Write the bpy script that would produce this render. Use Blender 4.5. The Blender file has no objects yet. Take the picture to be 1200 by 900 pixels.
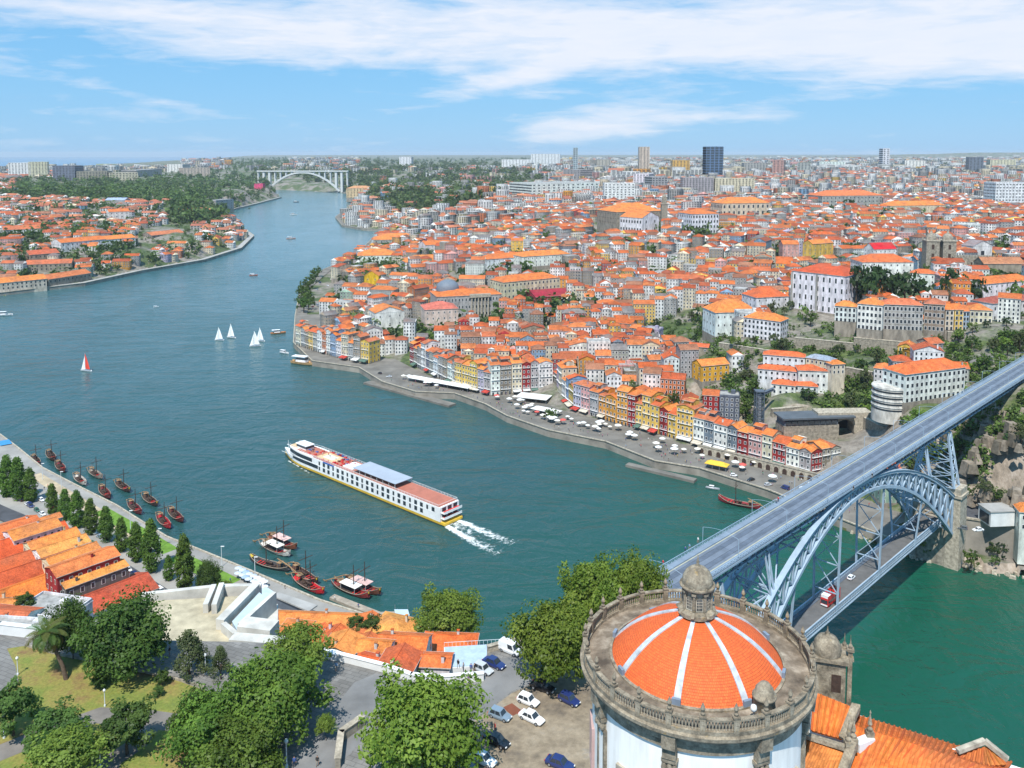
import bpy, bmesh, math, random
import numpy as np
from mathutils import Vector, Matrix
from mathutils.geometry import tessellate_polygon
SC = bpy.context.scene
COL = SC.collection
R = math.radians
random.seed(7)
RNG = np.random.default_rng(7)

# ------------------------------------------------------------------ camera, world, sun, exposure
H = 170.0
PITCH = R(5.0)
cam_d = bpy.data.cameras.new('camera')
cam = bpy.data.objects.new('camera', cam_d)
COL.objects.link(cam)
cam.location = (0, 0, H)
cam.rotation_euler = (R(90) - PITCH, 0, 0)
cam_d.sensor_fit = 'HORIZONTAL'
cam_d.sensor_width = 36.0
cam_d.lens = 30.0
cam_d.shift_y = -182.5 / 1200.0
cam_d.clip_start = 1.0
cam_d.clip_end = 200000.0
SC.camera = cam
SC.render.engine = 'CYCLES'
SC.cycles.use_denoising = True
SC.cycles.max_bounces = 6
SC.cycles.diffuse_bounces = 2
SC.cycles.glossy_bounces = 2
SC.cycles.transmission_bounces = 2
SC.cycles.volume_bounces = 0
SC.cycles.transparent_max_bounces = 6
SC.cycles.caustics_reflective = False
SC.cycles.caustics_refractive = False
SC.view_settings.view_transform = 'Standard'
SC.view_settings.look = 'None'
SC.view_settings.exposure = 0.25
SC.view_settings.gamma = 1.0

SUN_DIR = Vector((-0.16, -0.60, 1.0)).normalized()      # towards the sun: left, a little behind the camera
SUN_EL = math.asin(SUN_DIR.z)
SUN_AZ = math.atan2(SUN_DIR.x, SUN_DIR.y)
sun_d = bpy.data.lights.new('sun', 'SUN')
sun_d.energy = 5.0
sun_d.angle = R(0.53)
sun_d.color = (1.0, 0.965, 0.9)
sun = bpy.data.objects.new('sun', sun_d)
COL.objects.link(sun)
sun.location = (0, 0, 400)
sun.rotation_euler = (-SUN_DIR).to_track_quat('-Z', 'Y').to_euler()


class NT:
    """small helper for building node trees"""
    def __init__(s, tree):
        s.t = tree; s.n = tree.nodes; s.l = tree.links
    def node(s, typ, **kw):
        nd = s.n.new(typ)
        for k, v in kw.items():
            if k.startswith('_'):
                setattr(nd, k[1:], v)
        for k, v in kw.items():
            if not k.startswith('_'):
                key = int(k[1:]) if k[0] == 'i' and k[1:].isdigit() else k.replace('__', ' ')
                s.put(nd.inputs[key], v)
        return nd
    def put(s, sock, v):
        if isinstance(v, bpy.types.NodeSocket):
            s.l.new(v, sock)
        elif isinstance(v, bpy.types.Node):
            s.l.new(v.outputs[0], sock)
        else:
            sock.default_value = v
    def m(s, op, a, b=0.0, c=None, clamp=False):
        nd = s.n.new('ShaderNodeMath'); nd.operation = op; nd.use_clamp = clamp
        s.put(nd.inputs[0], a); s.put(nd.inputs[1], b)
        if c is not None: s.put(nd.inputs[2], c)
        return nd.outputs[0]
    def mix(s, f, a, b, blend='MIX'):
        nd = s.n.new('ShaderNodeMix'); nd.data_type = 'RGBA'; nd.blend_type = blend
        s.put(nd.inputs[0], f); s.put(nd.inputs[6], a); s.put(nd.inputs[7], b)
        return nd.outputs[2]
    def ramp(s, f, stops):
        nd = s.n.new('ShaderNodeValToRGB')
        cr = nd.color_ramp
        while len(cr.elements) > 1: cr.elements.remove(cr.elements[-1])
        for i, (p, c) in enumerate(stops):
            e = cr.elements[0] if i == 0 else cr.elements.new(p)
            e.position = p
            e.color = (c, c, c, 1) if isinstance(c, (int, float)) else (*c[:3], 1)
        s.put(nd.inputs[0], f)
        return nd.outputs[0]
    def noise(s, vec, scale, detail=3.0, rough=0.55, dist=0.0):
        nd = s.n.new('ShaderNodeTexNoise')
        if vec is not None: s.put(nd.inputs['Vector'], vec)
        nd.inputs['Scale'].default_value = scale
        nd.inputs['Detail'].default_value = detail
        nd.inputs['Roughness'].default_value = rough
        nd.inputs['Distortion'].default_value = dist
        return nd.outputs[0]
    def mapping(s, vec, scale=(1, 1, 1), rot=(0, 0, 0), loc=(0, 0, 0)):
        nd = s.n.new('ShaderNodeMapping')
        s.put(nd.inputs[0], vec)
        nd.inputs['Scale'].default_value = scale; nd.inputs['Rotation'].default_value = rot
        nd.inputs['Location'].default_value = loc
        return nd.outputs[0]


world = bpy.data.worlds.new('World')
SC.world = world
world.use_nodes = True
W = NT(world.node_tree)
W.n.clear()
sky = W.node('ShaderNodeTexSky')
sky.sky_type = 'NISHITA'
sky.sun_disc = False
sky.sun_elevation = SUN_EL
sky.sun_rotation = SUN_AZ
sky.altitude = 50
sky.air_density = 1.0
sky.dust_density = 0.25
sky.ozone_density = 3.0
geo = W.node('ShaderNodeTexCoord')
sx = W.node('ShaderNodeSeparateXYZ', i0=geo.outputs['Generated'])
az = W.m('ARCTAN2', sx.outputs[0], sx.outputs[1])                 # 0 straight ahead, positive right
el = W.m('ARCSINE', sx.outputs[2])
cvec = W.node('ShaderNodeCombineXYZ', i0=az, i1=W.m('MULTIPLY', el, 4.2), i2=0.0)
n1 = W.noise(cvec.outputs[0], 4.2, 10.0, 0.62, 0.35)
n2 = W.noise(W.mapping(cvec.outputs[0], scale=(1, 1.5, 1), rot=(0, 0, R(-14)), loc=(3.1, 1.7, 0)), 14.0, 8.0, 0.6, 0.5)


def blob(u, v, ru, rv, tilt, amp):
    """a soft bank of cloud: centre and half-sizes given in thousandths of a radian right of / above straight ahead"""
    a = W.m('SUBTRACT', az, math.atan((u - 600) / 1000))
    e = W.m('SUBTRACT', el, math.atan((180 - v) / 1000 * math.cos(math.atan((u - 600) / 1000))))
    c, s_ = math.cos(tilt), math.sin(tilt)
    x = W.m('ADD', W.m('MULTIPLY', a, c), W.m('MULTIPLY', e, s_))
    y = W.m('SUBTRACT', W.m('MULTIPLY', e, c), W.m('MULTIPLY', a, s_))
    q = W.m('ADD', W.m('POWER', W.m('ABSOLUTE', W.m('DIVIDE', x, ru / 1000)), 2.0),
            W.m('POWER', W.m('ABSOLUTE', W.m('DIVIDE', y, rv / 1000)), 2.0))
    return W.m('MULTIPLY', W.m('EXPONENT', W.m('MULTIPLY', q, -1.0)), amp)


blobs = [(560, 36, 340, 40, 0.0, 0.86), (980, 50, 300, 50, 0.03, 0.84), (1230, 30, 150, 45, 0.1, 0.35), (620, 88, 170, 14, 0.27, 0.52),
         (300, 60, 160, 26, -0.05, 0.46), (700, 150, 115, 22, 0.12, 0.84), (180, 117, 85, 6, -0.22, 0.34), (130, 132, 70, 10, 0.0, 0.25),
         (95, 10, 120, 15, 0.0, 0.55), (960, 118, 90, 14, 0.25, 0.26), (400, -60, 700, 45, 0.05, 0.42), (230, 172, 60, 10, 0.0, 0.2),
         (-500, 20, 260, 60, 0.1, 0.5), (1900, 60, 300, 50, -0.1, 0.5), (560, -240, 500, 60, 0.1, 0.4)]
cm = None
for b in blobs:
    g = blob(*b)
    cm = g if cm is None else W.m('ADD', cm, g)
cl = W.m('ADD', cm, W.m('ADD', W.m('MULTIPLY', W.m('SUBTRACT', n1, 0.5), 1.75), W.m('MULTIPLY', W.m('SUBTRACT', n2, 0.5), 0.9)))
alpha = W.ramp(cl, [(0.2, 0.0), (0.4, 0.26), (0.62, 0.62), (0.95, 0.9)])
hs = W.node('ShaderNodeHueSaturation', Hue=0.488, Saturation=1.12, Value=1.0, Color=sky.outputs[0])
skyc = W.mix(0.72, hs.outputs[0], (2.1, 5.6, 9.8, 1))          # evens the sky out to the photograph's light blue
ccol = W.mix(n2, (7.6, 8.3, 9.6, 1), (9.3, 9.3, 9.8, 1))
mixed = W.mix(alpha, skyc, ccol)
bg = W.node('ShaderNodeBackground', Color=mixed, Strength=0.088)
wo = W.node('ShaderNodeOutputWorld')
W.l.new(bg.outputs[0], wo.inputs[0])

# ------------------------------------------------------------------ picture <-> place
CP, SP = math.cos(PITCH), math.sin(PITCH)


def at(u, v, z=0.0):
    """the place at height z that the photograph shows at (u, v)"""
    x = (u - 600) / 1000.0; y = (267.49 - v) / 1000.0
    d = (x, CP + y * SP, -SP + y * CP)
    t = (z - H) / d[2]
    return Vector((d[0] * t, d[1] * t, z))


def pix(x, y, z):
    dy = y * CP - (z - H) * SP
    dz = y * SP + (z - H) * CP
    return 600 + 1000 * x / dy, 267.49 - 1000 * dz / dy


# ------------------------------------------------------------------ mesh building
class MB:
    def __init__(s):
        s.v = []; s.f = []; s.m = []; s.c = []; s.uv = []
    def face(s, pts, m=0, c=(1, 1, 1), uv=None):
        n = len(s.v)
        s.v.extend([tuple(p) for p in pts])
        s.f.append(list(range(n, n + len(pts))))
        s.m.append(m); s.c.append(c); s.uv.append(uv)
    def poly(s, verts, faces, m=0, c=(1, 1, 1)):
        n = len(s.v)
        s.v.extend([tuple(p) for p in verts])
        for f in faces:
            s.f.append([n + i for i in f]); s.m.append(m); s.c.append(c); s.uv.append(None)
    def box(s, c, size, rz=0.0, m=0, col=(1, 1, 1), top=1.0):
        """box centred on c in x and y, its base at c.z; top scales the upper face"""
        hx, hy, hz = size[0] / 2, size[1] / 2, size[2]
        cs, sn = math.cos(rz), math.sin(rz)
        vs = []
        for z, k in ((0, 1.0), (hz, top)):
            for x, y in ((-hx, -hy), (hx, -hy), (hx, hy), (-hx, hy)):
                x *= k; y *= k
                vs.append((c[0] + x * cs - y * sn, c[1] + x * sn + y * cs, c[2] + z))
        s.poly(vs, [(3, 2, 1, 0), (4, 5, 6, 7), (0, 1, 5, 4), (1, 2, 6, 5), (2, 3, 7, 6), (3, 0, 4, 7)], m, col)
    def beam(s, p, q, w, h=None, m=0, col=(1, 1, 1)):
        p, q = Vector(p), Vector(q); h = h or w
        d = (q - p)
        if d.length < 1e-6: return
        d.normalize()
        side = d.cross(Vector((0, 0, 1)))
        if side.length < 1e-3: side = Vector((1, 0, 0))
        side.normalize(); up = side.cross(d)
        a, b = side * w / 2, up * h / 2
        s.poly([p - a - b, p + a - b, p + a + b, p - a + b, q - a - b, q + a - b, q + a + b, q - a + b],
               [(0, 1, 2, 3), (7, 6, 5, 4), (0, 4, 5, 1), (1, 5, 6, 2), (2, 6, 7, 3), (3, 7, 4, 0)], m, col)
    def tube(s, pts, rad, n=6, m=0, col=(1, 1, 1), cap=True):
        pts = [Vector(p) for p in pts]
        rad = rad if isinstance(rad, (list, tuple)) else [rad] * len(pts)
        vs = []
        for i, p in enumerate(pts):
            d = (pts[min(i + 1, len(pts) - 1)] - pts[max(i - 1, 0)]).normalized()
            a = d.cross(Vector((0, 0, 1)))
            if a.length < 1e-2: a = Vector((1, 0, 0))
            a.normalize(); b = a.cross(d)
            for k in range(n):
                t = 2 * math.pi * k / n
                vs.append(p + (a * math.cos(t) + b * math.sin(t)) * rad[i])
        fs = []
        for i in range(len(pts) - 1):
            for k in range(n):
                fs.append((i * n + k, i * n + (k + 1) % n, (i + 1) * n + (k + 1) % n, (i + 1) * n + k))
        if cap:
            fs.append(tuple(range(n - 1, -1, -1))); fs.append(tuple((len(pts) - 1) * n + k for k in range(n)))
        s.poly(vs, fs, m, col)
    def lathe(s, prof, n=24, c=(0, 0, 0), a0=0.0, a1=2 * math.pi, m=0, col=(1, 1, 1), uvk=None):
        full = abs(a1 - a0 - 2 * math.pi) < 1e-6
        k = n if full else n + 1
        base = len(s.v)
        for r, z in prof:
            for i in range(k):
                t = a0 + (a1 - a0) * i / n
                s.v.append((c[0] + r * math.cos(t), c[1] + r * math.sin(t), c[2] + z))
        ln = [0.0]
        for (r0, z0), (r1, z1) in zip(prof, prof[1:]): ln.append(ln[-1] + math.hypot(r1 - r0, z1 - z0))
        for j in range(len(prof) - 1):
            for i in range(n):
                i2 = (i + 1) % k if full else i + 1
                s.f.append([base + j * k + i, base + j * k + i2, base + (j + 1) * k + i2, base + (j + 1) * k + i])
                s.m.append(m); s.c.append(col)
                if uvk:
                    t0, t1 = (a0 + (a1 - a0) * i / n) * uvk, (a0 + (a1 - a0) * (i + 1) / n) * uvk
                    s.uv.append([(t0, ln[j]), (t1, ln[j]), (t1, ln[j + 1]), (t0, ln[j + 1])])
                else:
                    s.uv.append(None)
    def build(s, name, mats, parent=None, smooth=False, loc=None, rz=None):
        o = bpy.data.objects.new(name, s.mesh(name, mats, smooth))
        COL.objects.link(o)
        if parent is not None: o.parent = parent
        if loc is not None: o.location = loc
        if rz is not None: o.rotation_euler = (0, 0, rz)
        return o
    def mesh(s, name, mats, smooth=False):
        me = bpy.data.meshes.new(name)
        me.from_pydata(s.v, [], s.f)
        for m in (mats if isinstance(mats, (list, tuple)) else [mats]): me.materials.append(m)
        tot = np.array([len(f) for f in s.f])
        if any(s.m): me.polygons.foreach_set('material_index', s.m)
        if smooth: me.polygons.foreach_set('use_smooth', [True] * len(s.f))
        ca = me.color_attributes.new('Col', 'FLOAT_COLOR', 'CORNER')
        cc = np.ones((len(s.f), 4), dtype=np.float32); cc[:, :3] = np.array(s.c, dtype=np.float32).reshape(-1, 3)
        ca.data.foreach_set('color', np.repeat(cc, tot, axis=0).ravel())
        if any(u is not None for u in s.uv):
            ul = me.uv_layers.new(name='UVMap')
            fl = []
            for f, u in zip(s.f, s.uv):
                for k in range(len(f)): fl.extend(u[k] if u is not None else (0, 0))
            ul.data.foreach_set('uv', fl)
        me.update()
        return me


def array_mesh(name, verts, quads, tris, qm, tm, qc, tc, mats, quv=None, smooth=False):
    """one mesh from numpy arrays"""
    me = bpy.data.meshes.new(name)
    nq, nt = len(quads), len(tris)
    me.vertices.add(len(verts)); me.vertices.foreach_set('co', np.asarray(verts, dtype=np.float32).ravel())
    nl = nq * 4 + nt * 3
    me.loops.add(nl)
    idx = np.concatenate([np.asarray(quads, dtype=np.int32).ravel(), np.asarray(tris, dtype=np.int32).ravel()]) if nt else np.asarray(quads, dtype=np.int32).ravel()
    me.loops.foreach_set('vertex_index', idx)
    me.polygons.add(nq + nt)
    me.polygons.foreach_set('loop_start', np.concatenate([np.arange(nq) * 4, nq * 4 + np.arange(nt) * 3]).astype(np.int32))
    me.polygons.foreach_set('loop_total', np.concatenate([np.full(nq, 4), np.full(nt, 3)]).astype(np.int32))
    for m in mats: me.materials.append(m)
    me.polygons.foreach_set('material_index', np.concatenate([qm, tm]).astype(np.int32))
    if smooth: me.polygons.foreach_set('use_smooth', np.ones(nq + nt, dtype=bool))
    ca = me.color_attributes.new('Col', 'FLOAT_COLOR', 'CORNER')
    cq = np.ones((nq, 4), dtype=np.float32); cq[:, :3] = qc
    ct = np.ones((nt, 4), dtype=np.float32)
    if nt: ct[:, :3] = tc
    ca.data.foreach_set('color', np.concatenate([np.repeat(cq, 4, axis=0), np.repeat(ct, 3, axis=0)]).ravel())
    if quv is not None:
        ul = me.uv_layers.new(name='UVMap')
        uv = np.zeros((nl, 2), dtype=np.float32); uv[:nq * 4] = np.asarray(quv, dtype=np.float32).reshape(-1, 2)
        ul.data.foreach_set('uv', uv.ravel())
    me.update(calc_edges=True)
    me.validate()
    return me


def link(name, me, parent=None, loc=None, rz=None):
    o = bpy.data.objects.new(name, me); COL.objects.link(o)
    if parent is not None: o.parent = parent
    if loc is not None: o.location = loc
    if rz is not None: o.rotation_euler = (0, 0, rz)
    return o


def empty(name, loc, rz=0.0):
    o = bpy.data.objects.new(name, None); COL.objects.link(o)
    o.empty_display_size = 0.5
    o.location = loc; o.rotation_euler = (0, 0, rz)
    return o


def tag(o, label=None, cat=None, group=None, kind=None):
    if label: o['label'] = label
    if cat: o['category'] = cat
    if group: o['group'] = group
    if kind: o['kind'] = kind
    return o


CHILD = {}


def copy_tree(o, loc=None, rz=None, parent=None, color=None, scale=None):
    """a copy of a thing with copies of its parts and sub-parts"""
    c = o.copy(); COL.objects.link(c); c.parent = parent
    if loc is not None: c.location = loc
    if rz is not None: c.rotation_euler = (0, 0, rz)
    if scale is not None: c.scale = scale if isinstance(scale, tuple) else (scale,) * 3
    if color is not None: c.color = (*color[:3], 1)
    if o.name not in CHILD: CHILD[o.name] = list(o.children)
    for ch in CHILD[o.name]: copy_tree(ch, parent=c, color=color)
    return c


def set_color(o, color):
    o.color = (*color[:3], 1)
    for ch in o.children: set_color(ch, color)


def sheet(name, pts, mat, parent=None, skirt=0.0, kind='structure'):
    """a filled outline (list of 3-D points) with an optional wall hanging from its edge"""
    mb = MB()
    pts = [Vector(p) for p in pts]
    tr = tessellate_polygon([pts])
    fs = []
    for t in tr:
        a, b, c = (pts[i] for i in t)
        fs.append(t if (b - a).cross(c - a).z > 0 else (t[0], t[2], t[1]))
    mb.poly(pts, fs)
    if skirt:
        area = sum(p.x * q.y - q.x * p.y for p, q in zip(pts, pts[1:] + pts[:1]))
        for p, q in zip(pts, pts[1:] + pts[:1]):
            if area < 0: p, q = q, p
            mb.face([p - Vector((0, 0, skirt)), q - Vector((0, 0, skirt)), q, p])
    o = mb.build(name, mat, parent)
    if kind: o['kind'] = kind
    return o


# ------------------------------------------------------------------ materials
def mat(name):
    m = bpy.data.materials.new(name); m.use_nodes = True
    t = NT(m.node_tree)
    b = m.node_tree.nodes['Principled BSDF']
    return m, t, b


def plain(name, col, rough=0.7, metal=0.0, var=0.18, scale=0.6, bump=0.0, bscale=6.0, spec=0.3):
    """a painted or stone surface with soft blotches of wear"""
    m, t, b = mat(name)
    co = t.node('ShaderNodeTexCoord').outputs['Object']
    n = t.noise(co, scale, 5.0, 0.6)
    c2 = tuple(x * (1 - var) for x in col[:3]); c1 = tuple(min(1, x * (1 + var * 0.6)) for x in col[:3])
    t.put(b.inputs['Base Color'], t.ramp(n, [(0.3, c2), (0.7, c1)]))
    b.inputs['Roughness'].default_value = rough
    b.inputs['Metallic'].default_value = metal
    b.inputs['Specular IOR Level'].default_value = spec
    if bump:
        bp = t.node('ShaderNodeBump', Strength=bump, Distance=0.1, Height=t.noise(co, bscale, 4.0))
        t.put(b.inputs['Normal'], bp)
    return m


def wall_mat():
    m, t, b = mat('house_wall')
    col = t.node('ShaderNodeVertexColor', _layer_name='Col').outputs[0]
    co = t.node('ShaderNodeNewGeometry').outputs['Position']
    n = t.noise(t.mapping(co, scale=(1, 1, 0.35)), 0.35, 6.0, 0.65)
    n2 = t.noise(co, 2.2, 3.0)
    k = t.m('ADD', t.ramp(n, [(0.34, 0.5), (0.62, 1.0)]), t.m('MULTIPLY', t.m('SUBTRACT', n2, 0.5), 0.16))
    t.put(b.inputs['Base Color'], t.mix(1.0, col, k, 'MULTIPLY'))
    b.inputs['Roughness'].default_value = 0.85
    b.inputs['Specular IOR Level'].default_value = 0.2
    return m


def roof_mat():
    m, t, b = mat('roof_tile')
    col = t.node('ShaderNodeVertexColor', _layer_name='Col').outputs[0]
    co = t.node('ShaderNodeNewGeometry').outputs['Position']
    uv = t.node('ShaderNodeUVMap', _uv_map='UVMap').outputs[0]
    n = t.noise(co, 0.28, 6.0, 0.7)
    n2 = t.noise(co, 1.6, 4.0, 0.7)
    n3 = t.noise(co, 0.09, 3.0, 0.6)
    c = t.mix(t.ramp(n, [(0.4, 0.0), (0.7, 0.85)]), col, t.mix(1.0, col, (0.42, 0.4, 0.4, 1), 'MULTIPLY'))
    c = t.mix(t.ramp(n2, [(0.52, 0.0), (0.7, 0.45)]), c, t.mix(1.0, col, (1.25, 1.35, 1.4, 1), 'MULTIPLY'))
    c = t.mix(t.ramp(n3, [(0.46, 0.0), (0.72, 0.5)]), c, (0.24, 0.1, 0.06, 1))
    su = t.node('ShaderNodeSeparateXYZ', i0=uv)
    # curved tiles: ridges down the slope, courses across it
    rid = t.m('ABSOLUTE', t.m('SINE', t.m('MULTIPLY', su.outputs[0], math.pi / 0.36)))
    crs = t.m('FRACT', t.m('DIVIDE', su.outputs[1], 0.42))
    cell = t.node('ShaderNodeTexWhiteNoise', _noise_dimensions='2D')
    t.put(cell.inputs['Vector'], t.node('ShaderNodeCombineXYZ', i0=t.m('FLOOR', t.m('DIVIDE', su.outputs[0], 0.36)), i1=t.m('FLOOR', t.m('DIVIDE', su.outputs[1], 0.42)), i2=0.0).outputs[0])
    c = t.mix(0.55, c, t.mix(1.0, c, t.ramp(cell.outputs[0], [(0.0, 0.62), (1.0, 1.3)]), 'MULTIPLY'))
    c = t.mix(0.6, c, t.mix(1.0, c, t.ramp(rid, [(0.0, 0.5), (0.5, 1.1)]), 'MULTIPLY'))
    t.put(b.inputs['Base Color'], c)
    hgt = t.m('ADD', t.m('MULTIPLY', rid, 0.6), t.m('MULTIPLY', crs, 0.4))
    bp = t.node('ShaderNodeBump', Strength=0.55, Distance=0.09, Height=hgt)
    t.put(b.inputs['Normal'], bp)
    b.inputs['Roughness'].default_value = 0.8
    b.inputs['Specular IOR Level'].default_value = 0.2
    return m


def leaf_mat():
    m, t, b = mat('leaf')
    col = t.node('ShaderNodeVertexColor', _layer_name='Col').outputs[0]
    t.n.remove(b)
    oi = t.node('ShaderNodeObjectInfo')
    hv = t.node('ShaderNodeHueSaturation', Hue=t.m('ADD', 0.488, t.m('MULTIPLY', oi.outputs['Random'], 0.024)), Saturation=1.0,
                Value=t.m('ADD', 1.2, t.m('MULTIPLY', oi.outputs['Random'], 0.5)), Color=col)
    d = t.node('ShaderNodeBsdfDiffuse', Color=hv.outputs[0], Roughness=0.6)
    tr = t.node('ShaderNodeBsdfTranslucent', Color=t.mix(1.0, hv.outputs[0], (1.1, 1.25, 0.6, 1), 'MULTIPLY'))
    g = t.node('ShaderNodeBsdfGlossy', Color=(1, 1, 1, 1), Roughness=0.45)
    ms = t.node('ShaderNodeMixShader', i0=0.3, i1=d.outputs[0], i2=tr.outputs[0])
    ms2 = t.node('ShaderNodeMixShader', i0=0.008, i1=ms.outputs[0], i2=g.outputs[0])
    t.l.new(ms2.outputs[0], t.n['Material Output'].inputs[0])
    return m


def obj_color_mat(name, rough=0.35, var=0.08, coat=0.0, metal=0.0):
    m, t, b = mat(name)
    oi = t.node('ShaderNodeObjectInfo')
    co = t.node('ShaderNodeTexCoord').outputs['Object']
    k = t.ramp(t.noise(co, 1.5, 4.0), [(0.3, 1 - var * 2), (0.7, 1 + var)])
    t.put(b.inputs['Base Color'], t.mix(1.0, oi.outputs['Color'], k, 'MULTIPLY'))
    b.inputs['Roughness'].default_value = rough
    b.inputs['Coat Weight'].default_value = coat
    b.inputs['Metallic'].default_value = metal
    return m


M_WALL = wall_mat()
M_ROOF = roof_mat()
M_LEAF = leaf_mat()
M_PAINT = obj_color_mat('car_paint', 0.3, 0.03, 0.6)
M_HULL = obj_color_mat('boat_paint', 0.5, 0.15)
M_CLOTH = obj_color_mat('cloth', 0.9, 0.1)
M_BARK = plain('bark', (0.12, 0.085, 0.06), 0.9, var=0.4, scale=3, bump=0.6)
M_GLASS = plain('window_glass', (0.035, 0.045, 0.055), 0.12, var=0.4, scale=0.3, spec=0.6)
M_WHITE = plain('white_paint', (0.8, 0.8, 0.79), 0.5, var=0.12, scale=0.4)
M_PLASTER = plain('white_plaster', (0.70, 0.695, 0.68), 0.8, var=0.16, scale=0.22)
M_GRANITE = plain('granite', (0.30, 0.265, 0.21), 0.9, var=0.55, scale=0.7, bump=0.5, bscale=3)
M_GRANITE_L = plain('pale_granite', (0.42, 0.37, 0.29), 0.9, var=0.5, scale=0.9, bump=0.4, bscale=4)
M_QUAY = plain('quay_stone', (0.29, 0.26, 0.22), 0.9, var=0.4, scale=0.12, bump=0.4, bscale=1.2)
M_QUAYTOP = plain('quay_paving', (0.185, 0.17, 0.148), 0.9, var=0.35, scale=0.09, bump=0.15)
M_CONCRETE = plain('concrete', (0.36, 0.35, 0.33), 0.85, var=0.25, scale=0.15)
M_ASPHALT = plain('asphalt', (0.075, 0.077, 0.085), 0.85, var=0.3, scale=0.2)
M_STEEL = plain('blue_grey_steel', (0.34, 0.435, 0.53), 0.5, var=0.2, scale=0.3)
M_STEEL_D = plain('dark_steel', (0.10, 0.12, 0.15), 0.55, var=0.2, scale=0.5)
M_BLACK = plain('black_rubber', (0.02, 0.02, 0.022), 0.8)
M_DARK = plain('dark_wood', (0.065, 0.04, 0.03), 0.7, var=0.4, scale=2)
M_WOOD = plain('wood', (0.33, 0.2, 0.1), 0.7, var=0.35, scale=2)
M_GREYMETAL = plain('grey_metal', (0.4, 0.42, 0.45), 0.4, metal=0.5)
M_YELLOW = plain('yellow_paint', (0.75, 0.47, 0.05), 0.5)
M_RED = plain('red_paint', (0.6, 0.03, 0.025), 0.4)
M_BLUE = plain('blue_paint', (0.03, 0.12, 0.42), 0.4)
M_SAIL = plain('sail_cloth', (0.85, 0.85, 0.83), 0.8, var=0.05)
M_CANVAS = plain('white_canvas', (0.66, 0.65, 0.62), 0.85, var=0.1)
M_LIGHTPIPE = plain('pale_pole', (0.62, 0.66, 0.68), 0.5, var=0.1)
M_LAMP = plain('lamp_glass', (0.75, 0.76, 0.74), 0.2, var=0.05)
M_TAN = plain('tan_deck', (0.62, 0.44, 0.25), 0.7, var=0.15, scale=0.4)
M_REDDECK = plain('red_brown_deck', (0.42, 0.15, 0.1), 0.75, var=0.18, scale=0.3)
# ------------------------------------------------------------------ river, sea and land
def ring(pts): return [tuple(at(u, v, 0)[:2]) for u, v in pts]


SHORE_R = ring([(1450, 690), (1200, 678), (1120, 664), (1072, 654), (985, 619), (900, 584), (820, 558), (767, 549), (710, 526), (642, 512), (594, 495),
                (569, 481), (533, 468), (487, 466), (448, 454), (421, 437), (366, 429), (344, 407), (346, 374), (352, 341), (379, 319), (415, 303),
                (437, 281), (459, 272), (425, 270), (401, 266), (393, 256), (410, 242), (426, 232), (400, 226)])
SHORE_L = ring([(318, 222), (330, 232), (300, 240), (267, 248), (264, 258), (278, 266), (292, 274), (298, 278), (283, 293), (240, 307), (167, 320),
                (100, 335), (0, 347), (-150, 366), (-400, 392)])
RIVER = SHORE_R + SHORE_L + [(-900, 200), (600, 120), (600, 250)]
SEA = [((u - 600) / 1000 * y, y) for u, y in [(-500, 5200), (-100, 5600), (100, 6300), (170, 8200), (250, 13000), (318, 60000), (-700, 60000)]]


def inside(poly, x, y):
    x = np.asarray(x, float); y = np.asarray(y, float)
    r = np.zeros(x.shape, bool)
    n = len(poly)
    for i in range(n):
        x0, y0 = poly[i]; x1, y1 = poly[(i + 1) % n]
        if y0 == y1: continue
        c = ((y0 > y) != (y1 > y)) & (x < (x1 - x0) * (y - y0) / (y1 - y0) + x0)
        r ^= c
    return r


def dist_line(pts, x, y):
    x = np.asarray(x, float); y = np.asarray(y, float)
    d = np.full(x.shape, 1e9)
    for (x0, y0), (x1, y1) in zip(pts, pts[1:]):
        dx, dy = x1 - x0, y1 - y0
        t = np.clip(((x - x0) * dx + (y - y0) * dy) / (dx * dx + dy * dy + 1e-9), 0, 1)
        d = np.minimum(d, np.hypot(x - x0 - t * dx, y - y0 - t * dy))
    return d


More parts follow.
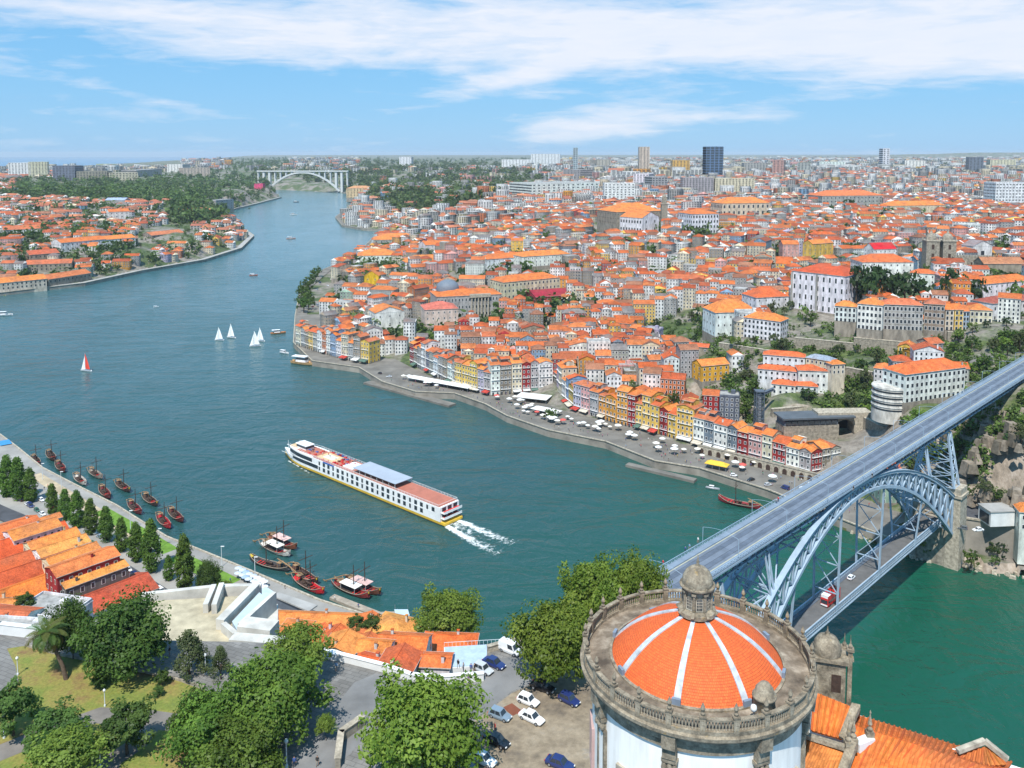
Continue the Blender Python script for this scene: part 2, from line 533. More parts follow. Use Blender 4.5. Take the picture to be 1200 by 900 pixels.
CTRL = """360,400,5 430,428,5 500,450,5 600,475,5 700,500,5 800,535,5 900,562,6 980,592,10 480,395,9 420,380,7 560,420,9 650,430,10 740,450,12 800,480,9 860,505,10
520,370,16 600,380,16 420,340,8 420,310,6 480,300,8 450,285,6 640,385,14 700,400,15 760,420,20 820,440,26 870,455,27 930,460,31 930,500,17 975,515,15 1000,540,14
880,400,40 930,400,42 960,362,50 1000,390,48 1040,420,44 1090,440,46 1160,420,56 1050,345,60 1100,320,68 1180,345,64 1180,380,62 1080,470,43 1060,500,22 1100,560,18
1150,515,42 1200,490,52 1200,450,57 1120,605,17 1200,632,17 1300,640,20 1300,520,60 1300,420,66 1160,575,24 1200,585,28
700,330,32 620,320,34 560,310,30 500,270,24 540,255,40 600,280,42 690,280,52 760,290,55 820,270,62 880,300,52 940,290,55 800,340,30 860,345,40 870,320,44
600,235,55 660,226,68 500,225,48 460,245,20 430,262,8 410,248,6 440,215,40 560,205,65 720,250,62 800,240,70 900,240,74 1000,240,76 1100,260,74 1200,270,76 1350,270,78
500,200,78 640,200,82 800,205,82 1000,205,84 1200,205,86 1400,205,86 400,196,75 450,190,92 700,190,92 1000,190,92 1250,190,94 500,185,105 900,185,105 1250,185,112
600,182.2,120 900,182.2,118 1190,181.2,136
0,335,6 60,325,8 120,318,8 200,302,8 270,285,8 280,275,10 0,305,25 80,300,25 160,290,25 230,272,25 250,262,28 0,275,42 100,275,40 180,265,42 230,252,42
280,240,25 310,232,15 0,250,55 100,245,58 180,240,58 0,225,68 100,225,66 200,225,62 260,220,55 300,215,45 0,209,70 100,210,70 200,207,74 280,200,75 330,205,60
345,215,30 370,215,30 390,218,20 50,204,68 150,203,68 240,192,86 330,188,95 380,190,90 -200,320,15 -200,290,28 -200,250,55 -200,210,78"""
CP_ = []
for s_ in CTRL.split():
    u, v, z = map(float, s_.split(','))
    p = at(u, v, z); CP_.append((p.x / p.y, math.log(p.y), z))
CP_ = np.array(CP_)


def terrain(x, y):
    """height of the land (the river bed is -4)"""
    x = np.atleast_1d(np.asarray(x, float)); y = np.atleast_1d(np.asarray(y, float))
    yy = np.maximum(y, 50)
    a = x / yy; b = np.log(yy)
    num = np.zeros(x.shape); den = np.zeros(x.shape)
    for ca, cb, cz in CP_:
        w = 1.0 / ((a - ca) ** 2 + (b - cb) ** 2 + 4e-4) ** 1.7
        num += w * cz; den += w
    z = num / den
    dr = dist_line(SHORE_R + SHORE_L[:1], x, y); dl = dist_line(SHORE_L, x, y)
    d = np.minimum(dr, dl)
    t = np.clip((d - np.where(dl > dr, 24, 10)) / 34, 0, 1); t = t * t * (3 - 2 * t)
    z = 3.2 + (z - 3.2) * t
    wet = inside(RIVER, x, y) | inside(SEA, x, y)
    dq = np.minimum(dist_line(SHORE_R[3:], x, y), dist_line(SHORE_L[1:14], x, y))
    return np.where(wet | (dq < 5.5), -4.0, z)


def tz(x, y): return float(terrain([x], [y])[0])


def ground(u, v):
    """where the sight line through (u, v) meets the land"""
    z = 20.0
    for _ in range(10):
        p = at(u, v, z); z = 0.5 * z + 0.5 * max(3.0, tz(p.x, p.y))
    p = at(u, v, z)
    return Vector((p.x, p.y, z))


us = np.arange(-300, 1500.1, 5.0)
ys = 330 * 1.0165 ** np.arange(300)
gx = ((us[None, :] - 600) / 1000) * ys[:, None]
gy = np.repeat(ys[:, None], len(us), axis=1)
gz = terrain(gx.ravel(), gy.ravel())
nr, nc = gx.shape
ii = np.arange(nr * nc).reshape(nr, nc)
q = np.stack([ii[:-1, :-1], ii[:-1, 1:], ii[1:, 1:], ii[1:, :-1]], axis=-1).reshape(-1, 4)
keep = (gz[q] > -3.9).any(axis=1)
q = q[keep]
m_land, t, b = mat('hillside')
co = t.node('ShaderNodeNewGeometry')
n = t.noise(co.outputs['Position'], 0.02, 7.0, 0.65)
n2 = t.noise(co.outputs['Position'], 0.25, 5.0, 0.65)
green = t.ramp(n2, [(0.3, (0.03, 0.05, 0.016)), (0.5, (0.06, 0.09, 0.025)), (0.7, (0.12, 0.15, 0.045))])
stone = t.ramp(n2, [(0.3, (0.14, 0.12, 0.1)), (0.7, (0.3, 0.27, 0.23))])
c = t.mix(t.ramp(n, [(0.44, 0.0), (0.54, 1.0)]), stone, green)
nz = t.node('ShaderNodeSeparateXYZ', i0=co.outputs['True Normal']).outputs[2]
rn = t.noise(t.mapping(co.outputs['Position'], scale=(1, 1, 0.4)), 0.22, 8.0, 0.7)
rock = t.ramp(rn, [(0.3, (0.09, 0.075, 0.055)), (0.5, (0.27, 0.22, 0.17)), (0.66, (0.42, 0.36, 0.3)), (0.72, (0.1, 0.11, 0.04))])
c = t.mix(t.ramp(t.m('ADD', nz, t.m('MULTIPLY', t.m('SUBTRACT', n2, 0.5), 0.25)), [(0.68, 1.0), (0.82, 0.0)]), c, rock)
t.put(b.inputs['Base Color'], c)
b.inputs['Roughness'].default_value = 0.95
t.put(b.inputs['Normal'], t.node('ShaderNodeBump', Strength=0.9, Distance=1.2, Height=rn))
me = array_mesh('hillside', np.stack([gx.ravel(), gy.ravel(), gz], axis=1), q, np.zeros((0, 3), int), np.zeros(len(q), int), np.zeros(0, int), (1, 1, 1), (1, 1, 1), [m_land], smooth=True)
tag(link('hillside', me), kind='structure')

mb = MB(); rr = random.Random(2); xs = [6000 + 150 * i for i in range(60)]
hz_ = [118 + 84 * math.sin(math.pi * i / 59) ** .5 + 5 * math.sin(i * .7) + rr.uniform(-2, 2) for i in range(60)]
for i in range(59):
    mb.face([(xs[i], 13600 - xs[i] * .02, 60), (xs[i + 1], 13600 - xs[i + 1] * .02, 60), (xs[i + 1], 14300, hz_[i + 1]), (xs[i], 14300, hz_[i])]); mb.face([(xs[i], 14300, hz_[i]), (xs[i + 1], 14300, hz_[i + 1]), (xs[i + 1], 15600, 60), (xs[i], 15600, 60)])
tag(mb.build('hills', m_land), kind='structure')
# water
m_wat, t, b = mat('river_water')
pos = t.node('ShaderNodeNewGeometry').outputs['Position']
big = t.noise(t.mapping(pos, scale=(1, 0.45, 1), rot=(0, 0, R(35))), 0.004, 4.0, 0.55, 0.6)
sep = t.node('ShaderNodeSeparateXYZ', i0=pos)
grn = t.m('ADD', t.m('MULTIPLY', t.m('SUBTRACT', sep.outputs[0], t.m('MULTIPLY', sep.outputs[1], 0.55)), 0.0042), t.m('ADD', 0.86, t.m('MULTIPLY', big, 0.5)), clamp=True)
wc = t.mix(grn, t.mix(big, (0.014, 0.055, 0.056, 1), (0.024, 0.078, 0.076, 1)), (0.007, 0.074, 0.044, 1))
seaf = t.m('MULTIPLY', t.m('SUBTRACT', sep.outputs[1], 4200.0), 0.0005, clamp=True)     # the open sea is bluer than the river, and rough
farf = t.m('MULTIPLY', t.m('SUBTRACT', sep.outputs[1], 430.0), 0.0009, clamp=True)      # far water paler: sky reflection put into its base colour
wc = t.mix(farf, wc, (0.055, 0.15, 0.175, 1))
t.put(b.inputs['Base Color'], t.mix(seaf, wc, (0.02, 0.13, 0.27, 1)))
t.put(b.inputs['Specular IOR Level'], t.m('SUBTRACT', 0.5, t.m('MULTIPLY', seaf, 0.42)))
b.inputs['IOR'].default_value = 1.333
b.inputs['Roughness'].default_value = 0.16
rp = t.mapping(pos, scale=(1.0, 0.42, 1), rot=(0, 0, R(28)))
w1 = t.noise(rp, 0.26, 4.0, 0.55, 0.5)
w2 = t.noise(t.mapping(pos, scale=(0.45, 1.0, 1), rot=(0, 0, R(-12))), 0.075, 4.0, 0.55, 1.1)
w3 = t.noise(pos, 1.1, 3.0, 0.6)
patch = t.ramp(t.noise(t.mapping(pos, scale=(1, 0.5, 1)), 0.011, 4.0, 0.6, 0.8), [(0.3, 0.35), (0.65, 1.0)])
hgt = t.m('MULTIPLY', t.m('ADD', t.m('ADD', t.m('MULTIPLY', w1, 1.0), t.m('MULTIPLY', w2, 2.3)), t.m('MULTIPLY', w3, 0.16)), t.m('MULTIPLY', patch, t.m('SUBTRACT', 1.0, t.m('MULTIPLY', farf, 0.55))))
t.put(b.inputs['Normal'], t.node('ShaderNodeBump', Strength=0.85, Distance=1.2, Height=hgt))
mb = MB()
mb.face([(-45000, -60, 0), (45000, -60, 0), (45000, 45000, 0), (-45000, 45000, 0)])
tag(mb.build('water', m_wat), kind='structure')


def offset_line(pts, d):
    """a line moved sideways by d (positive to the left of its run)"""
    out = []
    for i, p in enumerate(pts):
        a = Vector(pts[max(i - 1, 0)]); c = Vector(pts[min(i + 1, len(pts) - 1)])
        n0 = (Vector(p) - a); n1_ = (c - Vector(p))
        if n0.length < 1e-6: n0 = n1_
        if n1_.length < 1e-6: n1_ = n0
        nn = (Vector((-n0.y, n0.x)).normalized() + Vector((-n1_.y, n1_.x)).normalized())
        nn = nn.normalized() if nn.length > 1e-3 else Vector((-n1_.y, n1_.x)).normalized()
        out.append((p[0] + nn.x * d, p[1] + nn.y * d))
    return out


def quay(name, line, width, ztop, mw=None, mt=None, zbot=-3.0, step=None):
    """a stone quay along the water: wall, coping and paved top"""
    inner = offset_line(line, width)
    mb = MB()
    for (a, b_, c_, d_) in zip(line, line[1:], inner[1:], inner):
        mb.face([(*a, ztop), (*b_, ztop), (*c_, ztop), (*d_, ztop)] if width > 0 else [(*d_, ztop), (*c_, ztop), (*b_, ztop), (*a, ztop)], 1)
        mb.face([(*a, zbot), (*b_, zbot), (*b_, ztop), (*a, ztop)] if width > 0 else [(*a, ztop), (*b_, ztop), (*b_, zbot), (*a, zbot)], 0)
        mb.beam((*a, ztop + 0.12), (*b_, ztop + 0.12), 0.8, 0.5, 2)
    return tag(mb.build(name, [mw or M_QUAY, mt or M_QUAYTOP, M_GRANITE_L]), kind='structure')


rb = SHORE_R[3:19]                       # from the bridge down to the river bend
rb_rev = rb[::-1]
quay('quay', rb, -36.0, 4.4)
quay('quay', SHORE_R[18:24], -12.0, 4.0)
quay('quay', SHORE_R[23:30], -10.0, 4.0)
quay('quay', SHORE_L[1:14], -9.0, 4.0, mt=M_CONCRETE)
# lower landing stages in front of the promenade
for (u0, v0, u1, v1, wd) in [(430, 447, 530, 474, 7), (735, 543, 815, 562, 4)]:
    a, b_ = at(u0, v0, 1.4), at(u1, v1, 1.4)
    mb = MB(); mid = (a + b_) / 2; d = b_ - a
    mb.box((mid.x, mid.y, -2), (d.length, wd, 3.4), math.atan2(d.y, d.x))
    tag(mb.build('landing_stage', M_QUAYTOP), kind='structure')
# retaining wall and rocky foot beyond the bridge on the right
wl = offset_line(SHORE_R[:4], -9.0)
mb = MB()
for a, b_ in zip(wl, wl[1:]):
    n_ = max(2, int((Vector(a) - Vector(b_)).length / 5))
    mb.face([(*b_, 17.6), (*a, 17.6), (*a, -2), (*b_, -2)], 0)
    mb.beam((*a, 17.9), (*b_, 17.9), 0.9, 0.8, 1)
inner = offset_line(SHORE_R[:4], -30.0)
for a, b_, c_, d_ in zip(wl, wl[1:], inner[1:], inner):
    mb.face([(*d_, 17.6), (*c_, 17.6), (*b_, 17.6), (*a, 17.6)], 2)
tag(mb.build('embankment_wall', [M_QUAY, M_GRANITE_L, M_ASPHALT]), kind='structure')
mb = MB()
rr = random.Random(3)
for a, b_ in zip(SHORE_R[:4], SHORE_R[1:5]):
    L_ = (Vector(b_) - Vector(a)).length
    nrm = Vector((-(b_[1] - a[1]), b_[0] - a[0])).normalized() * -1
    for k in range(int(L_ * 2.2)):
        f = rr.random(); w = rr.uniform(-1.5, 10)
        p = Vector(a).lerp(Vector(b_), f) + nrm * w
        s_ = rr.uniform(0.8, 2.6)
        mb.box((p.x, p.y, -0.9 + max(w, 0) * 0.18 * rr.random()), (s_ * rr.uniform(0.7, 1.4), s_, s_ * rr.uniform(0.5, 1.0) + 0.5), rr.uniform(0, 3), rr.choice((0, 0, 1)), top=rr.uniform(0.3, 0.8))
tag(mb.build('shore_rocks', [M_GRANITE_L, plain('mossy_rock', (0.09, 0.1, 0.04), 0.9)]), kind='stuff')
# ------------------------------------------------------------------ double-deck arch bridge
M_GIRD = plain('dark_girder_steel', (0.13, 0.16, 0.2), 0.6, var=0.3, scale=0.3)  # girder lattice and cross beams, darker than the other bridge steel
ZD = 60.5                                     # top of the upper deck
ZL = 19.7                                     # top of the lower deck
pA, pB = at(803, 673, ZD), at(1200, 430, ZD)
BR_ANG = math.atan2(pB.y - pA.y, pB.x - pA.x)
bridge = empty('bridge', (pA.x, pA.y, 0), BR_ANG)
tag(bridge, 'blue grey iron arch bridge carrying two decks over the river', 'bridge')
BW = 5.9                                      # half width of the upper deck
S0, S1 = -22.0, 390.0


def bridge_pt(s, off, z):
    c, s_ = math.cos(BR_ANG), math.sin(BR_ANG)
    return Vector((pA.x + s * c - off * s_, pA.y + s * s_ + off * c, z))


mb = MB(); mb.box(((S0 + S1) / 2, 0, ZD - 0.55), (S1 - S0, 2 * BW, 0.5))
m_deck = plain('deck_paving', (0.16, 0.19, 0.235), 0.75, var=0.25, scale=0.25)
mb.build('upper_deck', m_deck, bridge)
for sgn in (-1, 1):
    mb = MB(); mb.box(((S0 + S1) / 2, sgn * (BW - 0.95), ZD - 0.045), (S1 - S0, 1.7, 0.2))
    mb.build('footway', plain('footway_paving', (0.2, 0.255, 0.32), 0.7, var=0.15, scale=0.4), bridge)
    for off in (1.0, 2.5):
        mb = MB(); mb.box(((S0 + S1) / 2, sgn * off, ZD - 0.046), (S1 - S0, 0.14, 0.06)); mb.build('tram_rail', M_STEEL_D, bridge)
    mb = MB(); mb.box(((S0 + S1) / 2, sgn * 1.75, ZD - 0.046), (S1 - S0, 1.1, 0.012)); mb.build('track_bed', plain('track_bed', (0.11, 0.135, 0.175), 0.8, var=0.3, scale=0.3), bridge)
    mb = MB(); mb.box(((S0 + S1) / 2, sgn * 3.75, ZD - 0.046), (S1 - S0, 0.32, 0.02)); mb.build('edge_strip', plain('pale_strip', (0.42, 0.41, 0.3), 0.7), bridge)
    # railing: posts, rails and close lattice
    rl = MB(); y = sgn * (BW - 0.08)
    rl.beam((S0, y, ZD + 1.2), (S1, y, ZD + 1.2), 0.12); rl.beam((S0, y, ZD + 0.25), (S1, y, ZD + 0.25), 0.08)
    x = S0
    while x < S1:
        rl.beam((x, y, ZD), (x, y, ZD + 1.2), 0.09)
        rl.beam((x, y, ZD + 0.25), (x + 1.6, y, ZD + 1.2), 0.045); rl.beam((x, y, ZD + 1.2), (x + 1.6, y, ZD + 0.25), 0.045)
        x += 1.6
    tag(rl.build('railing', M_STEEL, bridge), kind='stuff')
    # side girder
    y = sgn * 3.5
    g = MB(); g.beam((S0, y, ZD - 0.85), (S1, y, ZD - 0.85), 0.6, 0.6); g.build('girder_chord', M_STEEL, bridge)
    g = MB(); g.beam((S0, y, ZD - 4.2), (S1, y, ZD - 4.2), 0.7, 0.5); g.build('girder_chord', M_STEEL, bridge)
    g = MB(); x = S0
    while x < S1:
        g.beam((x, y, ZD - 4.2), (x, y, ZD - 0.8), 0.2)
        g.beam((x, y, ZD - 4.2), (x + 3.6, y, ZD - 0.8), 0.16); g.beam((x, y, ZD - 0.8), (x + 3.6, y, ZD - 4.2), 0.16)
        g.beam((x, sgn * BW, ZD - 0.6), (x, y, ZD - 2.2), 0.16)
        x += 3.6
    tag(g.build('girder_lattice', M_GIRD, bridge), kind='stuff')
    fa = MB(); fa.beam((S0, sgn * (BW + 0.02), ZD - 0.42), (S1, sgn * (BW + 0.02), ZD - 0.42), 0.1, 0.6); fa.build('fascia', M_STEEL, bridge)
g = MB(); x = S0
while x < S1:
    g.beam((x, -4.3, ZD - 0.9), (x, 4.3, ZD - 0.9), 0.35); g.beam((x, -4.3, ZD - 4.2), (x, 4.3, ZD - 4.2), 0.25)
    g.beam((x, -4.3, ZD - 4.2), (x + 5.2, 4.3, ZD - 4.2), 0.16)
    x += 5.2
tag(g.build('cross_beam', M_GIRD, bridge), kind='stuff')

# arch
SC_, HS = 97.0, 85.0                          # middle and half span


def ext(s): return 58.4 - 27.7 * abs((s - SC_) / HS) ** 2.15
def itr(s): return 54.6 - 39.6 * abs((s - SC_) / HS) ** 2.0
def hwid(s): return 4.3 + 3.6 * abs((s - SC_) / HS) ** 1.5


NP = 28
st = [SC_ - HS + 2 * HS * i / NP for i in range(NP + 1)]
for sgn in (-1, 1):
    for fn in (ext, itr):
        c = MB()
        for a, b_ in zip(st, st[1:]):
            c.beam((a, sgn * hwid(a), fn(a)), (b_ + 0.15, sgn * hwid(b_), fn(b_)), 1.25, 1.1)
            if fn is ext: c.beam((a, sgn * hwid(a), fn(a) + 0.5), (b_, sgn * hwid(b_), fn(b_) + 0.58), 1.8, 0.12)
        c.build('arch_chord', M_STEEL, bridge)
    for i, s in enumerate(st):
        y = sgn * hwid(s)
        p = MB(); p.beam((s, y, itr(s)), (s, y, ext(s)), 0.6); p.build('arch_post', M_STEEL, bridge)
        if i < NP:
            s2 = st[i + 1]; y2 = sgn * hwid(s2)
            p = MB(); p.beam((s, y, itr(s)), (s2, y2, ext(s2)), 0.46); p.build('arch_brace', M_STEEL, bridge)
            p = MB(); p.beam((s, y, ext(s)), (s2, y2, itr(s2)), 0.46); p.build('arch_brace', M_STEEL, bridge)
for fn, nm in ((ext, 'upper'), (itr, 'lower')):
    for i in range(0, NP, 4):
        s, s2 = st[i], st[i + 4]
        p = MB()
        p.beam((s, -hwid(s), fn(s)), (s, hwid(s), fn(s)), 0.5)
        p.build('wind_strut', M_STEEL, bridge)
        p = MB()
        p.beam((s, -hwid(s), fn(s)), (s2, hwid(s2), fn(s2)), 0.4); p.beam((s, hwid(s), fn(s)), (s2, -hwid(s2), fn(s2)), 0.4)
        p.build('wind_brace', M_STEEL, bridge)
for i in range(0, NP + 1, 4):
    s = st[i]; y = hwid(s); p = MB()
    p.beam((s, -y, itr(s)), (s, y, ext(s)), 0.34); p.beam((s, y, itr(s)), (s, -y, ext(s)), 0.34)
    p.build('sway_brace', M_STEEL, bridge)


def tower(s, z0, z1, w0, w1, l0, l1, n):
    """lattice pier under the upper deck: four legs with bracing"""
    for sx in (-1, 1):
        for sy in (-1, 1):
            p = MB(); p.beam((s + sx * l0, sy * w0, z0), (s + sx * l1, sy * w1, z1), 0.75 if n > 1 else 0.4); p.build('pier_leg', M_STEEL, bridge)
    p = MB()
    for k in range(n):
        f, g_ = k / n, (k + 1) / n
        for t0, t1 in ((f, g_),):
            za, zb = z0 + (z1 - z0) * t0, z0 + (z1 - z0) * t1
            wa, wb = w0 + (w1 - w0) * t0, w0 + (w1 - w0) * t1
            la, lb = l0 + (l1 - l0) * t0, l0 + (l1 - l0) * t1
            for q_ in (-1, 1):
                p.beam((s + q_ * la, -wa, za), (s + q_ * lb, wb, zb), 0.26); p.beam((s + q_ * la, wa, za), (s + q_ * lb, -wb, zb), 0.26)
                p.beam((s - la, q_ * wa, za), (s + lb, q_ * wb, zb), 0.24); p.beam((s + la, q_ * wa, za), (s - lb, q_ * wb, zb), 0.24)
                p.beam((s + q_ * la, -wa, za), (s + q_ * la, wa, za), 0.24); p.beam((s - la, q_ * wa, za), (s + la, q_ * wa, za), 0.24)
    tag(p.build('pier_lattice', M_STEEL, bridge), kind='stuff')


tower(SC_ + HS + 3.0, 34.0, ZD - 4.4, 8.2, 4.4, 3.0, 1.6, 4)
tower(SC_ - HS - 3.0, 34.0, ZD - 4.4, 8.2, 4.4, 3.0, 1.6, 4)
tower(SC_ + HS * 0.73, ext(SC_ + HS * 0.73), ZD - 4.4, hwid(SC_ + HS * 0.73), 4.3, 1.0, 1.0, 1)
tower(SC_ - HS * 0.73, ext(SC_ - HS * 0.73), ZD - 4.4, hwid(SC_ - HS * 0.73), 4.3, 1.0, 1.0, 1)
# lower deck hung from the arch
LW = 4.1
L0, L1 = SC_ - HS - 8, SC_ + HS + 1
mb = MB(); mb.box(((L0 + L1) / 2, 0, ZL - 0.6), (L1 - L0, 2 * LW, 0.6)); mb.build('lower_deck', plain('bridge_asphalt', (0.125, 0.12, 0.115), 0.85, var=0.25, scale=0.3), bridge)
for sgn in (-1, 1):
    y = sgn * LW
    g = MB()
    for z in (ZL - 1.9, ZL - 0.6, ZL + 1.35): g.beam((L0, y, z), (L1, y, z), 0.34, 0.3)
    g.build('parapet_rail', M_STEEL, bridge)
    g = MB(); x = L0
    while x < L1 - 0.5:
        g.beam((x, y, ZL - 1.9), (x, y, ZL + 1.35), 0.14)
        g.beam((x, y, ZL - 0.5), (x + 1.3, y, ZL + 1.3), 0.09); g.beam((x, y, ZL + 1.3), (x + 1.3, y, ZL - 0.5), 0.09)
        g.beam((x, y, ZL - 1.9), (x + 1.3, y, ZL - 0.6), 0.12)
        x += 1.3
    tag(g.build('parapet_lattice', M_STEEL, bridge), kind='stuff')
    mb = MB(); mb.box(((L0 + L1) / 2, sgn * (LW - 0.75), ZL), (L1 - L0, 1.2, 0.14)); mb.build('footway', M_STEEL_D if sgn > 0 else M_CONCRETE, bridge)
for s in (SC_ - 47, SC_ - 13, SC_ + 21, SC_ + 55):
    zt = itr(s) + 0.3; yt = hwid(s)
    for sgn in (-1, 1):
        for dx in (-0.45, 0.45):
            p = MB(); p.beam((s + dx, sgn * LW, ZL - 1.5), (s + dx, sgn * yt, zt), 0.32); p.build('hanger', M_STEEL, bridge)
    n_ = max(1, int((zt - ZL - 5) / 7.5)); z0 = ZL + 5.0
    for k in range(n_):
        za, zb = z0 + (zt - z0) * k / n_, z0 + (zt - z0) * (k + 1) / n_
        p = MB()
        p.beam((s, -LW, za), (s, LW, zb), 0.24); p.beam((s, LW, za), (s, -LW, zb), 0.24); p.beam((s, -LW, za), (s, LW, za), 0.3)
        p.build('hanger_brace', M_STEEL, bridge)
# portals that carry the tram wires
for s in range(-10, 380, 27):
    p = MB()
    for sgn in (-1, 1):
        p.beam((s, sgn * (BW - 0.3), ZD), (s, sgn * (BW - 0.3), ZD + 5.6), 0.11)
    pts = [(s, BW - 0.3 - (2 * BW - 0.6) * k / 8, ZD + 5.6 + 0.9 * math.sin(math.pi * k / 8)) for k in range(9)]
    p.tube(pts, 0.05, 5)
    p.build('wire_portal', M_STEEL, bridge)
# masonry piers at the arch feet
for s, lab in ((SC_ + HS + 4.5, 'tall granite pier at the far foot of the iron arch'), (SC_ - HS - 4.5, 'granite pier at the near foot of the iron arch')):
    pr = empty('bridge_pier', bridge_pt(s, 0, 0), BR_ANG)
    tag(pr, lab, 'bridge pier', 'masonry piers of the arch bridge')
    for sgn in (-1, 1):
        p = MB(); p.box((0, sgn * 8.2, -3), (8.5, 5.4, 33.2), top=0.93); p.build('shaft', M_GRANITE_L, pr)
        p = MB(); p.box((0, sgn * 8.2, 30.2), (9.0, 6.0, 1.2)); p.box((0, sgn * 8.2, 31.4), (7.6, 4.8, 2.6)); p.build('cap', M_GRANITE_L, pr)
    p = MB(); p.box((0, 0, -3), (8.0, 11.0, 20.5)); p.build('base', M_GRANITE, pr)

# ------------------------------------------------------------------ round church
RW = 12.35                                    # wall radius
pc = at(816, 752, 111.6)
CX, CY = pc.x, pc.y
church = empty('church', (CX, CY, 0))
tag(church, 'round white church with orange segmented dome and stone balustrade', 'church')
FRONT = math.atan2(-CY, -CX)                  # towards the camera
ZB, ZT = 76.0, 107.4


def cang(deg): return FRONT + R(deg)          # positive = to the right in the photograph
A8 = [cang(-11.5 + 45 * k) for k in range(8)]
m_dtile, t, b = mat('dome_tile')
uv = t.node('ShaderNodeUVMap', _uv_map='UVMap').outputs[0]
br = t.node('ShaderNodeTexBrick', _offset=0.5, Color1=(0.76, 0.135, 0.024, 1), Color2=(0.62, 0.095, 0.018, 1), Mortar=(0.4, 0.07, 0.016, 1), Scale=1.0,
            Mortar__Size=0.022, Brick__Width=0.24, Row__Height=0.3, Mortar__Smooth=0.4, Bias=-0.1)
t.put(br.inputs['Vector'], uv)
co = t.node('ShaderNodeTexCoord').outputs['Object']
st_ = t.noise(t.mapping(co, scale=(1, 1, 0.5)), 0.9, 6.0, 0.7)
c = t.mix(t.ramp(st_, [(0.58, 0.0), (0.75, 0.5)]), br.outputs[0], (0.2, 0.055, 0.022, 1))
c = t.mix(t.ramp(t.noise(co, 2.5, 3.0), [(0.5, 0.0), (0.75, 0.35)]), c, (0.8, 0.2, 0.045, 1))
t.put(b.inputs['Base Color'], c); b.inputs['Roughness'].default_value = 0.75
su = t.node('ShaderNodeSeparateXYZ', i0=uv)
saw = t.m('FRACT', t.m('DIVIDE', su.outputs[1], 0.3))
t.put(b.inputs['Normal'], t.node('ShaderNodeBump', Strength=0.6, Distance=0.05, Height=t.m('SUBTRACT', t.m('MULTIPLY', br.outputs[1], -1.0), t.m('MULTIPLY', saw, 0.8))))
m_lead = plain('lead_rib', (0.47, 0.5, 0.53), 0.6, var=0.35, scale=1.2)
m_lich, t, b = mat('lichened_stone')
co = t.node('ShaderNodeTexCoord').outputs['Object']
a_ = t.noise(co, 0.8, 7.0, 0.68); b2 = t.noise(co, 4.0, 5.0, 0.65)
c = t.ramp(a_, [(0.32, (0.09, 0.074, 0.052)), (0.5, (0.27, 0.222, 0.158)), (0.7, (0.45, 0.385, 0.285))])
c = t.mix(t.ramp(b2, [(0.42, 0.0), (0.7, 0.6)]), c, (0.1, 0.085, 0.062, 1))
c = t.mix(t.ramp(t.noise(co, 1.3, 4.0, 0.6), [(0.62, 0.0), (0.74, 0.5)]), c, (0.42, 0.26, 0.06, 1))
t.put(b.inputs['Base Color'], c); b.inputs['Roughness'].default_value = 0.95
t.put(b.inputs['Normal'], t.node('ShaderNodeBump', Strength=0.6, Distance=0.12, Height=b2))
m_gut, t, b = mat('stained_terrace')
co = t.node('ShaderNodeTexCoord').outputs['Object']
a_ = t.noise(co, 0.35, 7.0, 0.65)
c = t.ramp(a_, [(0.34, (0.07, 0.052, 0.036)), (0.52, (0.2, 0.155, 0.11)), (0.7, (0.42, 0.35, 0.27))])
t.put(b.inputs['Base Color'], c); b.inputs['Roughness'].default_value = 0.9

mb = MB(); mb.lathe([(RW, ZB), (RW, ZT)], 96)
m_cw, t, b = mat('church_plaster')
co = t.node('ShaderNodeTexCoord').outputs['Object']
a_ = t.noise(t.mapping(co, scale=(1, 1, 0.12)), 0.9, 6.0, 0.6); b2 = t.noise(co, 0.25, 4.0)
c = t.mix(t.ramp(t.m('ADD', a_, t.m('MULTIPLY', b2, 0.4)), [(0.6, 0.0), (0.95, 0.55)]), (0.85, 0.83, 0.785, 1), (0.5, 0.48, 0.44, 1))
t.put(b.inputs['Base Color'], c); b.inputs['Roughness'].default_value = 0.8
mb.build('drum', m_cw, church, smooth=True)
# entablature and cornice
mb = MB(); mb.lathe([(RW - 0.1, 106.4), (RW + 0.28, 106.42), (RW + 0.3, 107.3), (RW + 0.55, 107.45), (RW + 0.62, 108.0), (RW + 1.15, 108.5), (RW + 1.5, 108.75), (RW + 1.55, 109.15), (RW + 1.25, 109.3), (RW + 0.2, 109.35)], 96)
mb.build('cornice', m_lich, church, smooth=False)
mb = MB(); mb.lathe([(RW + 0.9, 109.36), (RW + 0.2, 109.4), (10.1, 109.75), (9.5, 109.8)], 96)
mb.build('roof_terrace', m_gut, church, smooth=True)
# dome in eight segments, ribs between them
DR, DZ0, DRISE = 10.0, 109.85, 5.3


def dprof(n=16, lift=0.0, r_in=2.05):
    out = []
    for i in range(n + 1):
        f = i / n
        r = DR * (1 - f) + 1.9 * f                      # a flattish cap that steepens towards its foot
        q_ = (r - 1.9) / (DR - 1.9)
        z = DRISE * (1 - 0.55 * q_ - 0.45 * q_ ** 3)
        out.append((r + lift * 0.5, DZ0 + z + lift * 0.86))
    return out


